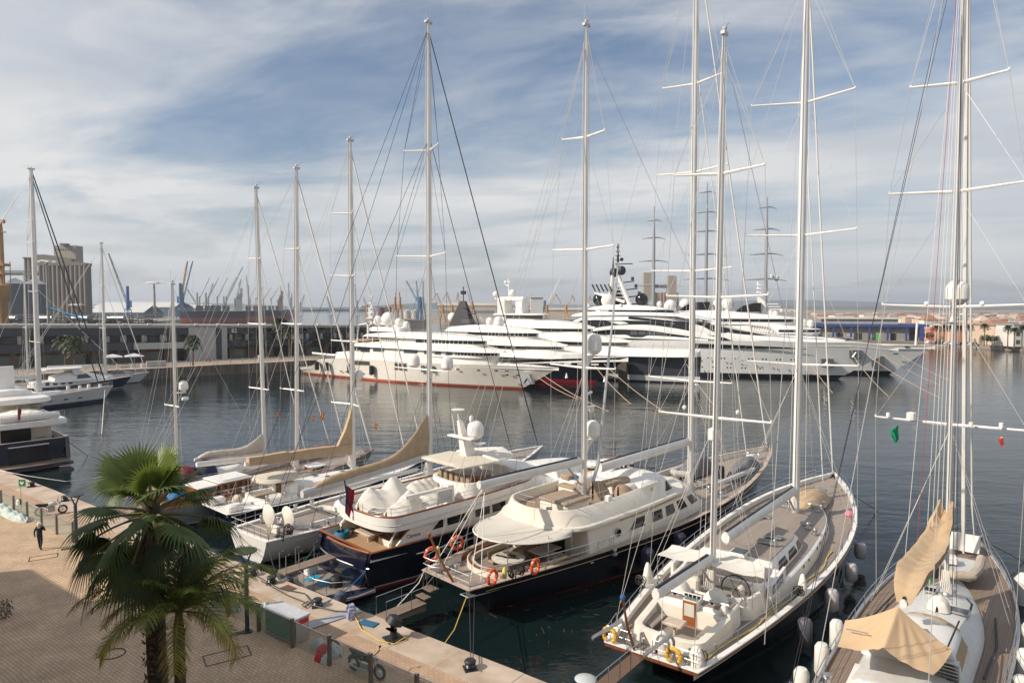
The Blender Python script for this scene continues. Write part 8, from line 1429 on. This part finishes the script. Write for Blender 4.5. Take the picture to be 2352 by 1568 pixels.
# motorbike
def motorbike(label, loc, rz, body, s=1.):
    r = thing('motorbike', label, 'motorbike', loc, rz)
    for x in (-.72, .72):
        o = MB().torus((x, 0, .31), .27, .055, 'y', 24, 8).build('wheel', BLACK, r); q = MB().torus((x, 0, .31), .19, .02, 'y', 20, 5); [q.tube([(x, 0, .31), (x+.2*cos(k*pi/3), 0, .31+.2*sin(k*pi/3))], .012, 4) for k in range(6)]; q.lathe([(.06, -.06), (.06, .06)], (x, 0, .31), 8, 'y'); q.build('rim', STEEL, o)
    MB().tube([(-.35, 0, .62), (0, 0, .78), (.22, 0, .80), (.40, 0, .72)], [.10, .17, .17, .06], 12, True, .9).build('tank', body, r); MB().tube([(-.95, 0, .88), (-.7, 0, .80), (-.35, 0, .74), (-.1, 0, .78)], [.05, .12, .14, .10], 8).build('seat', BLACK, r)
    MB().rbox((0, 0, .25), (.5, .3, .36), 0, .06).tube([(-.1, .1, .35), (.15, .12, .65)], .1).tube([(.2, .1, .3), (.1, .1, .6)], .08).build('engine', ALU, r); MB().tube([(.72, .09, .31), (.45, .09, .9)], .03).tube([(.72, -.09, .31), (.45, -.09, .9)], .03).build('fork', STEEL, r)
    MB().tube([(.40, -.38, 1.0), (.46, 0, .96), (.40, .38, 1.0)], .022).tube([(.40, .3, 1.0), (.45, .34, 1.18)], .01).tube([(.40, -.3, 1.0), (.45, -.34, 1.18)], .01).rbox((.45, .34, 1.15), (.03, .12, .08)).rbox((.45, -.34, 1.15), (.03, .12, .08)).build('handlebar', BLACK, r); MB().ball((.58, 0, .85), .09, 10).build('headlight', STEEL, r)
    MB().tube([(.2, -.15, .28), (-.3, -.17, .24), (-.8, -.2, .36)], [.035, .045, .06], 8).build('exhaust', STEEL, r); MB().tube([(-.72, .08, .31), (-.1, .1, .35)], .03).tube([(-.72, -.08, .31), (-.1, -.1, .35)], .03).build('swingarm', BLACK, r)
    MB().torus((.72, 0, .31), .33, .03, 'y', 10, 6, .3, 2.0).torus((-.72, 0, .33), .34, .03, 'y', 10, 6, 1.2, 2.9).build('mudguard', body, r); return r
a_, b_ = Vector(W(813, 1538, PZ)), Vector(W(872, 1560, PZ)); c_ = (a_+b_)/2; motorbike('black naked motorbike parked behind the glass fence at the bottom', (c_.x, c_.y, PZ), atan2((b_-a_).y, (b_-a_).x), mat('bike_black', (.02, .02, .022), .2))
X, Y = W(101, 1186, PZ); motorbike('white and red motorbike parked behind the fence near the walking person', (X+.2, Y+.5, PZ), QA+1.2, mat('bike_white', (.65, .65, .65), .3)); MB().rbox((.0, 0, .55), (.5, .4, .3), 0, .05).build('luggage', RED, COL.objects[-1].parent or None) if False else None
def heap(name, label, cat, px, vy, parts, rz=0.):
    r = thing(name, label, cat, (*W(px, vy, PZ), PZ), rz)
    for i, (n_, x, y, z, sx, sy, sz, mm) in enumerate(parts): cover(n_, r, x-sx/2, x+sx/2, sy/2, z, [(0, sz*.5), (.4, sz), (.7, sz*.85), (1, sz*.3)], mm, .04, 12, 6, y0=y, seed=i+3)
heap('gear_heap', 'heap of clear and red bags behind the fence left of the motorbike', 'bags', 742, 1500, (('clear_bag', -.5, .2, 0, .8, .7, .45, mat('clear_plastic', (.50, .54, .52), .25, var=.2, scale=8)), ('red_bag', .0, 0, 0, .6, .6, .42, RED), ('clear_bag', .45, .25, 0, .8, .7, .5, mat('clear_plastic', (.5, .54, .52))), ('red_bag', .35, -.45, 0, .55, .4, .3, RED), ('rope_heap', .15, .5, 0, .7, .5, .5, mat('dark_brown_gear', (.06, .045, .03), .8)), ('clear_bag', .65, -.35, 0, .6, .5, .3, mat('clear_plastic', (.5, .54, .52)))), QA)
heap('plastic_bag', 'crumpled pale green plastic bag behind the fence beside the disc lamp foot', 'bag', 620-8, 1400-0, (('bag', 0, 0, 0, .8, .6, .4, mat('pale_green_plastic', (.42, .52, .47), .4, var=.2, scale=6)),), QA)
wr = thing('wrapped_sheet', 'pale green plastic sheeting bundled along the fence foot at the left', 'sheeting', (*W(30, 1187, PZ), PZ), QA); cover('sheet', wr, -4, 2.3, .5, 0, [(0, .4), (.3, .55), (.6, .35), (.9, .45), (1, .1)], mat('sheet_green', (.50, .58, .53), .5, var=.2, scale=3), .08, 30, 6, y0=.1)
heap('plastic_bag', 'large pale green plastic bundle behind the young palm fronds', 'bag', 520, 1395, (('bag', 0, 0, 0, 2.0, .8, .9, mat('pale_green_plastic', (.42, .52, .47))),), QA)
heap('plastic_bag', 'pale green plastic sheet behind the fence under the left fronds of the big palm', 'bag', 230, 1290, (('bag', 0, 0, 0, 2.6, .8, .8, mat('pale_green_plastic', (.42, .52, .47))),), QA)
# ------------------------------------------------------------------ people
def person(label, loc, rz, J, cols, h=1.75, cap=None, hair=(.02, .015, .012), name='person'):
    """one skinned body; J overrides joints, given for a 1.75 m figure"""
    P_ = dict(pel=(0, 0, .96), che=(0, 0, 1.28), nec=(0, 0, 1.48), hea=(0.01, 0, 1.58), top=(0, 0, 1.71), ls=(0, .17, 1.42), le=(0, .22, 1.14), lw=(.03, .22, .90), lh=(.04, .22, .80), rs=(0, -.17, 1.42), re=(0, -.22, 1.14), rw=(.03, -.22, .90), rh=(.04, -.22, .80), lhi=(0, .09, .92), lk=(.03, .10, .50), la=(0, .10, .09), lt=(.15, .11, .03), rhi=(0, -.09, .92), rk=(.03, -.10, .50), ra=(0, -.10, .09), rt=(.15, -.11, .03)); P_.update(J)
    R_ = dict(pel=.155, che=.165, nec=.062, hea=.095, top=.075, ls=.075, le=.048, lw=.034, lh=.035, rs=.075, re=.048, rw=.034, rh=.035, lhi=.10, lk=.066, la=.045, lt=.035, rhi=.10, rk=.066, ra=.045, rt=.035)
    E_ = (('pel', 'che'), ('che', 'nec'), ('nec', 'hea'), ('hea', 'top'), ('che', 'ls'), ('ls', 'le'), ('le', 'lw'), ('lw', 'lh'), ('che', 'rs'), ('rs', 're'), ('re', 'rw'), ('rw', 'rh'), ('pel', 'lhi'), ('lhi', 'lk'), ('lk', 'la'), ('la', 'lt'), ('pel', 'rhi'), ('rhi', 'rk'), ('rk', 'ra'), ('ra', 'rt'))
    ks = list(P_); me = bpy.data.meshes.new('body'); me.from_pydata([P_[k] for k in ks], [(ks.index(a), ks.index(b)) for a, b in E_], []); o = bpy.data.objects.new('tmp', me); COL.objects.link(o)
    md = o.modifiers.new('s', 'SKIN'); sl = me.skin_vertices[0].data
    for i, k in enumerate(ks): sl[i].radius = (R_[k]*.78 if k in ('pel', 'che') else R_[k], R_[k]); sl[i].use_root = (k == 'pel')
    o.modifiers.new('d', 'SUBSURF').levels = 2; dg = bpy.context.evaluated_depsgraph_get(); dg.update(); m2 = bpy.data.meshes.new_from_object(o.evaluated_get(dg)); bpy.data.objects.remove(o)
    m2.materials.clear(); [m2.materials.append(m) for m in (cols[0], cols[1], SKIN, BLACK)]
    for p in m2.polygons:
        c = p.center; near = min(ks, key=lambda k: (Vector(P_[k])-c).length); p.material_index = 2 if near in ('hea', 'top', 'lh', 'rh', 'nec') or (len(cols) > 2 and cols[2] and near in ('lw', 'rw', 'le', 're')) else 3 if near in ('lt', 'rt') else 1 if c.z < .98 and near not in ('lw', 'rw', 'lh', 'rh', 'le', 're') else 0; p.use_smooth = True
    b = bpy.data.objects.new(name, m2); COL.objects.link(b); b.location = loc; b.rotation_euler = (0, 0, rz); b.scale = (h/1.75,)*3; tag(b, label, 'person'); hp = Vector(P_['hea'])
    q = MB(); q.lathe([(.115, -.02), (.12, .05), (.10, .12), (.03, .16)], (hp.x-.015, hp.y, hp.z+.02), 12)
    if cap: q.rbox((hp.x+.12, hp.y, hp.z+.03), (.14, .16, .02), 0, .01)
    q.build('cap' if cap else 'hair', cap or mat('hair_dark', hair, .8), b); MB().ball((hp.x+.1, hp.y, hp.z-.02), .02, 6).build('nose', SKIN, b); return b
DKB = mat('dark_blue_cloth', (.012, .018, .035), .85); DKB2 = mat('dark_trousers', (.014, .016, .024), .85)
person('person in dark blue clothes and a white cap walking away across the plaza', (*W(92, 1262, PZ), PZ), 1.75, dict(lk=(.12, .10, .52), la=(.20, .11, .09), lt=(.34, .12, .03), rk=(-.02, -.11, .5), ra=(-.20, -.12, .11), rt=(-.06, -.13, .03), re=(.06, -.30, 1.2), rw=(.24, -.14, 1.38), rh=(.26, -.10, 1.46), le=(-.05, .27, 1.15), lw=(-.02, .26, .9), lh=(-.01, .25, .81)), (DKB, DKB2), 1.78, WHITE)
person('person in a pale grey t-shirt standing on the ketch roof with a raised right hand', wp(D, 20.2, 2.1, 3.95), radians(60), dict(re=(.08, -.34, 1.36), rw=(.2, -.36, 1.6), rh=(.22, -.36, 1.70)), (mat('tshirt_grey', (.45, .46, .47), .85), DKB2, True), 1.78)
for px, vy, lb, mm in ((474, 830, 'distant person in a red top standing by the pale stone wall, left one', RED), (482, 831, 'distant person in dark red standing by the pale stone wall, right one', mat('maroon', (.22, .03, .05)))): person(lb, (*W(px, vy, MZ), MZ), 1., {}, (mm, DKB2))
# ------------------------------------------------------------------ fan palm and young date palm
LEAF = mat('fan_leaf', (.15, .20, .05), .5, var=.35, scale=1.5, col2=(.06, .105, .03)); LEAFY = mat('fan_leaf_young', (.19, .25, .045), .45, var=.2, scale=2); LEAFD = mat('fan_leaf_old', (.085, .12, .035), .6, var=.3, scale=2); PETI = mat('petiole', (.16, .15, .04), .5); BARK = mat('palm_bark', (.10, .07, .05), .95, var=.4, scale=6, bump=.6); DEAD = mat('dead_leaf', (.20, .14, .08), .85, var=.3, scale=4)
def translucent(lm, f):
    t = lm.node_tree; b = t.nodes['Principled BSDF']; tr = t.nodes.new('ShaderNodeBsdfTranslucent'); mx = t.nodes.new('ShaderNodeMixShader'); mx.inputs[0].default_value = f
    for l in list(b.inputs['Base Color'].links): t.links.new(l.from_socket, tr.inputs[0])
    t.links.new(b.outputs[0], mx.inputs[1]); t.links.new(tr.outputs[0], mx.inputs[2]); t.links.new(mx.outputs[0], t.nodes['Material Output'].inputs[0])
for lm in (LEAF, LEAFY, LEAFD): translucent(lm, .35)
def fan_leaf(parent, base, az, el, pl, R, droop, m, seed, nb=34):
    rd = random.Random(seed); d = Vector((cos(az)*cos(el), sin(az)*cos(el), sin(el))); up = Vector((0, 0, 1)); side = d.cross(up).normalized(); side = Matrix.Rotation(rd.uniform(-.7, .7), 3, d) @ side; P0 = Vector(base); pts = []
    for k in range(7): t = k/6; pts.append(P0+d*pl*t-up*(.16*pl*t*t*(1.2-el*.5)))
    tip = pts[-1]; dv = (pts[-1]-pts[-2]).normalized(); nrm = side.cross(dv).normalized(); dv = (dv-up*.15).normalized()
    q = MB(); q.tube(pts, [.045]*3+[.03]*4, 5); o = q.build('frond', PETI, parent); q = MB(); span = radians(rd.uniform(115, 150))
    for i in range(nb):
        f = i/(nb-1)*2-1; a = f*span*.93; L_ = R*(1-.28*abs(f)**2)*rd.uniform(.9, 1.06); w_ = R*.043
        dr = (dv*cos(a)+side*sin(a)); fold = nrm*(-.16*abs(f)); tw = nrm*(.12*(1 if i % 2 else -1)); rows = []
        for k in range(7):
            t = k/6; hang = droop*L_*(max(0, t-.42)**1.7)*2.2; p = tip+(dr+fold)*L_*t*(1-.18*max(0, t-.5))-up*hang+side*rd.uniform(-.01, .01); ww = w_*min(1, t*3.4)*(1 if t < .45 else max(.05, 1-(t-.45)/.52)); wd = (dv*-sin(a)+side*cos(a)); rows.append([p-wd*ww-tw*ww*.4, p+nrm*ww*.35, p+wd*ww+tw*ww*.4])
        q.grid(rows)
    q.build('leaflets', m, o, flat=True); return o
FP = thing('fan_palm', 'big fan palm with a shaggy trunk in the left foreground', 'palm tree', (-10.15, 18.95, PZ)); ch_ = 9.95
q = MB(); rg = [(0, .0, 0, .34), (.02, .03, 2, .30), (.06, .02, 4, .27), (.03, 0, 6, .26), (0, 0, ch_-.9, .27), (0, 0, ch_-.1, .22)]
q.tube([(x, y, z) for x, y, z, r in rg], [r for *_, r in rg], 16); tr = q.build('trunk', BARK, FP); q = MB(); rd = random.Random(3)
for i in range(330):
    z = rd.uniform(0, ch_-.9); a = i*2.4; r0 = .27; L_ = rd.uniform(.12, .3); w_ = rd.uniform(.05, .09); c, s_ = cos(a), sin(a); q.add([(c*r0-s_*w_, s_*r0+c*w_, z), (c*r0+s_*w_, s_*r0-c*w_, z), (c*(r0+L_*.55), s_*(r0+L_*.55), z+L_*rd.choice((1, .6, -.6)))], [(0, 1, 2)])
q.build('leaf_base', DEAD, tr, flat=True); q = MB()
for i in range(36):
    a = i*2.4; z = rd.uniform(ch_-1.4, ch_-.6); c, s_ = cos(a), sin(a); L_ = rd.uniform(.5, 1.1); w_ = .05; q.add([(c*.26-s_*w_, s_*.26+c*w_, z), (c*.26+s_*w_, s_*.26-c*w_, z), (c*.5+s_*w_, s_*.5-c*w_, z-L_*.6), (c*.42-s_*w_, s_*.42+c*w_, z-L_)], [(0, 1, 2, 3)])
q.build('dead_skirt', DEAD, tr, flat=True)
n = 31; rd = random.Random(21)
for i in range(n):
    t = i/(n-1); el = lerp(1.45, -.72, t**.95)+rd.uniform(-.12, .12); az = i*2.39996+.4+rd.uniform(-.2, .2); fan_leaf(FP, (.08*cos(az), .08*sin(az), ch_-.1-.45*t), az, el, lerp(.95, 1.35, min(1, t*1.6))*rd.uniform(.8, 1.15), lerp(1.12, 1.1, min(1, t*2))*rd.uniform(.8, 1.08), lerp(.03, .75, t**1.2), LEAFY if t < .25 else LEAF if t < .7 else LEAFD, i, 38)
DP = thing('date_palm', 'young feathery palm with yellowing fronds right of the big palm trunk', 'palm tree', (-9.25, 18.55, PZ)); hd2 = 7.0
MB().tube([(0, 0, 0), (.0, 0, 3), (-.02, 0, hd2-.6), (0, 0, hd2)], [.17, .14, .15, .08], 12).build('trunk', BARK, DP); q = MB()
for i in range(70): a = i*2.4; z = rd.uniform(0, hd2-.4); c, s_ = cos(a), sin(a); q.add([(c*.13-s_*.05, s_*.13+c*.05, z), (c*.13+s_*.05, s_*.13-c*.05, z), (c*.24, s_*.24, z+.28)], [(0, 1, 2)])
q.build('leaf_base', DEAD, DP.children[0], flat=True)
LFD = mat('date_leaf', (.32, .37, .07), .5, var=.3, scale=2, col2=(.055, .09, .02)); LFY = mat('date_leaf_yellow', (.40, .31, .05), .6, var=.4, scale=1.2, col2=(.12, .14, .025))
for lm in (LFD, LFY): translucent(lm, .4)
def pinnate(parent, base, az, el, L_, m, seed, arc=1.0, nl=58, ll=.5):
    rd = random.Random(seed); d = Vector((cos(az), sin(az), 0)); up = Vector((0, 0, 1)); side = Vector((-sin(az), cos(az), 0)); pts = []; p = Vector(base); e = el; n = 24
    for k in range(n+1): pts.append(p.copy()); p = p+(d*cos(e)+up*sin(e))*(L_/n); e -= arc*1.9/n*(k/n+.35)
    q = MB(); q.tube(pts, [.028*(1-.8*k/n)+.004 for k in range(n+1)], 4); o = q.build('frond', PETI, parent); q = MB()
    for i in range(nl):
        t = .10+.90*i/nl; k = t*n; a, f = int(min(k, n-1)), 0; f = k-a; c = pts[a].lerp(pts[a+1], f); dr = (pts[a+1]-pts[a]).normalized(); l = ll*(.55+.9*sin(pi*min(1, t*.9+.08)))*rd.uniform(.85, 1.15)*.85
        for s_ in (1, -1):
            v = (dr*.62+side*s_*.62+up*rd.uniform(-.10, .30)).normalized(); w_ = dr*.014; m1 = c+v*l*.5-up*l*.06; m2 = c+v*l*.95-up*l*.42; q.grid([[c-w_, c+w_], [m1-w_*1.2, m1+w_*1.2], [m2-w_*.25, m2+w_*.25]])
    q.build('leaflets', m, o, flat=True)
for i in range(24):
    t = i/23; az = i*2.39996+1.1; pinnate(DP, (0, 0, hd2-.05), az, lerp(1.45, .15, t), lerp(1.7, 2.5, min(1, t*1.6)), LFY if i in (17, 20, 21, 23, 14) else LFD, i, lerp(.55, 1.25, t))
for az, el, L_, m in ((.30, .95, 3.0, LFD), (-.15, .7, 2.8, LFD), (.75, 1.15, 2.8, LFD), (3.35, .75, 3.0, LFY), (3.0, .35, 2.7, LFY)): pinnate(DP, (0, 0, hd2-.05), az, el, L_, m, int(az*10), 1.05)
sb = thing('shrub', 'dry dark shrub cut by the left edge of the plaza', 'shrub', (*W(2, 1418, PZ), PZ)); q = MB(); rd = random.Random(9)
for i in range(420): a = rd.random()*6.28; r_ = .5*rd.random()**.5; p = Vector((cos(a)*r_, sin(a)*r_, rd.uniform(0, .95)*(1-r_*.6))); u = Vector((rd.gauss(0, 1), rd.gauss(0, 1), rd.gauss(0, 1)+1)).normalized()*.12; v = u.orthogonal().normalized()*.02; q.add([p-v, p+v, p+u], [(0, 1, 2)])
q.build('twigs', mat('shrub_brown', (.06, .045, .03), .9, var=.4, scale=6, col2=(.05, .06, .025)), sb, flat=True)
# ------------------------------------------------------------------ ropes from boats to the quay and chains into the water
def Wq(px, vy, z=None): z = PZ+.1 if z is None else z; return (*W(px, vy, z), z)
rope([wp(D, .1, -1.9, 1.9), Wq(1082, 1530, 1.9)], 'left one of two dark mooring ropes from the large ketch corner to the low bollard', WIRED, .022); rope([wp(D, .2, -2.2, 1.9), Wq(1086, 1532, 1.9)], 'right one of two dark mooring ropes from the large ketch corner to the low bollard', WIRED, .022)
rope([wp(D, .0, -1.8, 1.85), wp(D, -1.5, -2.6, .9), wp(D, -3.5, -3.5, .5), Wq(930, 1463, 1.75), Wq(905, 1478, 1.66), Wq(870, 1470, 1.66), Wq(830, 1445, 1.66), Wq(815, 1415, 1.75), Wq(812, 1405, 2.1)], 'yellow shore cable looping from the large ketch across the coping to the power box', YEL, .025, 'cable')
rope([Wq(820, 1416, 1.7), wp(D, -2.5, 1.8, .4), wp(D, -.3, 1.9, 1.6), wp(D, .1, 1.9, 2.2)], 'pale rope under the passerelle from the coping to the large ketch', WIREW, .025)
rope([wp(C_, -.3, -2.9, 1.7), Wq(735, 1388, 1.8)], 'blue mooring rope from the steel fairlead of the navy motor yacht to the bollard', BLUE, .03, sag=.25); rope([wp(C_, -.3, 2.9, 1.7), Wq(642, 1330, 1.8)], 'green and blue mooring rope from the left corner of the navy motor yacht', mat('rope_green', (.01, .16, .12), .7), .03, sag=.3)
rope([wp(B_, .3, 1.8, 1.7), Wq(590, 1316, 1.8)], 'dark mooring rope from the left corner of the white sloop stern', WIRED, .025, sag=.2); rope([wp(B_, .3, -1.9, 1.8), Wq(640, 1330, 1.8)], 'dark mooring rope from the right corner of the white sloop stern', WIRED, .025, sag=.3)
rope([Wq(590, 1322), Wq(640, 1350), Wq(700, 1362), Wq(716, 1382), Wq(700, 1394), Wq(694, 1388), Wq(706, 1380), Wq(728, 1388)], 'dark green rope lying in a loop on the coping', mat('rope_dark_green', (.02, .05, .04), .8), .03); rope([Wq(600, 1333), Wq(660, 1366), Wq(720, 1390), Wq(770, 1402), Wq(800, 1404)], 'dark hose lying along the coping behind the cabinet', BLACK, .035, 'hose')
rope([Wq(0, 1080, 1.7), (*W(60, 1092, 1.3), 1.3), (*W(150, 1105, .6), .6), (*W(215, 1098, .3), .3)], 'pale rope running low over the water from the quay at the far left', WIREW, .035)
rope([wp(LM, -.5, -3.4, 2.4), (*W(202, 1047, .0), 0)], 'dark mooring line from the dark stern yacht down into the water', WIRED, .03); rope([wp(LS, 30, -2, 2.2), (*W(232, 1018-0, 0), 0)], 'tan mooring line from the big white sloop into the water', WIREW, .04)
for i, (r, x, y, z, px, vy, lb) in enumerate(((W4, 98, -4.5, 5.5, 2043, 912, 'tan mooring line slanting right from the arched giant bow, longer one'), (W4, 101, -3, 5.8, 2162, 915, 'tan mooring line slanting right from the arched giant bow, nearer its tip'), (W4, 88, -6, 5.5, 1914, 903, 'short tan mooring line below the arched giant anchor pocket'), (W5, 97, -4, 5.2, 2200, 880, 'pale mooring line of the rightmost white superyacht, upper one'), (W5, 93, -5, 5.2, 2163, 886, 'pale mooring line of the rightmost white superyacht, lower one'),
        (W2, 68, -3, 4.8, 1540, 955, 'tan mooring line from the black superyacht bow to the right'), (W2, 66, -3.5, 4.4, 1452, 930, 'tan mooring line from the black superyacht bow, steeper one'), (W3, 78, -3, 4.5, 1640, 930, 'tan mooring line from the slate superyacht stem'), (W1, 70, -1.5, 3.4, 1286+120, 948, 'tan mooring line from the nearest white superyacht bow'), (W1, 69, -2, 3.0, 1340, 920, 'second tan mooring line from the nearest white superyacht bow'))):
    rope([wp(r, x, y, z), (*W(px, vy, -.1), -.1)], lb, mat('rope_tan', (.42, .32, .22), .8), .07, sag=.5)
rope([wp(E, 31, -2, 2.6), (*W(2015, 1172, 0), 0)], 'dark chain from the ANAKENA ketch bow into the water', WIRED, .03); rope([wp(F, 28.4, -.6, 2.3), (*W(2352, 1290, 0), 0)], 'dark chain from the right hand sloop bow into the water', WIRED, .03)
rope([(3.2, 29.2+2, .02), wp(E, 0, 2.0, 1.6)], 'thin dark line low over the water to the ANAKENA ketch stern', WIRED, .012)
# floating twigs and rubbish between the sterns
q = MB(); rd = random.Random(5)
for i in range(80):
    X, Y = W(rd.gauss(1330, 130), rd.gauss(1400, 60), 0)
    if QN.x*X+QN.y*Y < 23.3: continue
    a = rd.random()*3.14; l = rd.choice((.04, .08, .15, .35)); q.tube([(X-cos(a)*l, Y-sin(a)*l, .012), (X+cos(a)*l, Y+sin(a)*l, .016)], rd.uniform(.006, .016), 4)
o = q.build('floating_debris', mat('debris', (.16, .10, .05), .8, var=.4, scale=.7)); o['kind'] = 'stuff'
tag(MB().lathe([(.02, .1), (.35, .08), (.5, 0), (.48, -.03)], n=18).build('buoy', mat('disc_pale', (.55, .58, .6), .4), loc=(*W(1345, 1558, .3), .3)), 'pale round disc just above the bottom edge left of the brown passerelle', 'buoy')
# ------------------------------------------------------------------ haze
hz_ = MB().box(-9000, 12500, -60, 11000, -3, 190).build('haze', None, flat=True) if False else None
hb = MB().box(-8900, 12000, -190, 11500, -3.5, 185); me_m = bpy.data.materials.new('haze_air'); me_m.use_nodes = True; t_ = me_m.node_tree; t_.nodes.clear(); pv = t_.nodes.new('ShaderNodeVolumePrincipled'); pv.inputs['Color'].default_value = (.80, .87, .97, 1); pv.inputs['Density'].default_value = HAZE = 1.5e-4; pv.inputs['Anisotropy'].default_value = .25; oo = t_.nodes.new('ShaderNodeOutputMaterial'); t_.links.new(pv.outputs[0], oo.inputs['Volume'])
o = hb.build('haze', me_m, flat=True); o['kind'] = 'stuff'
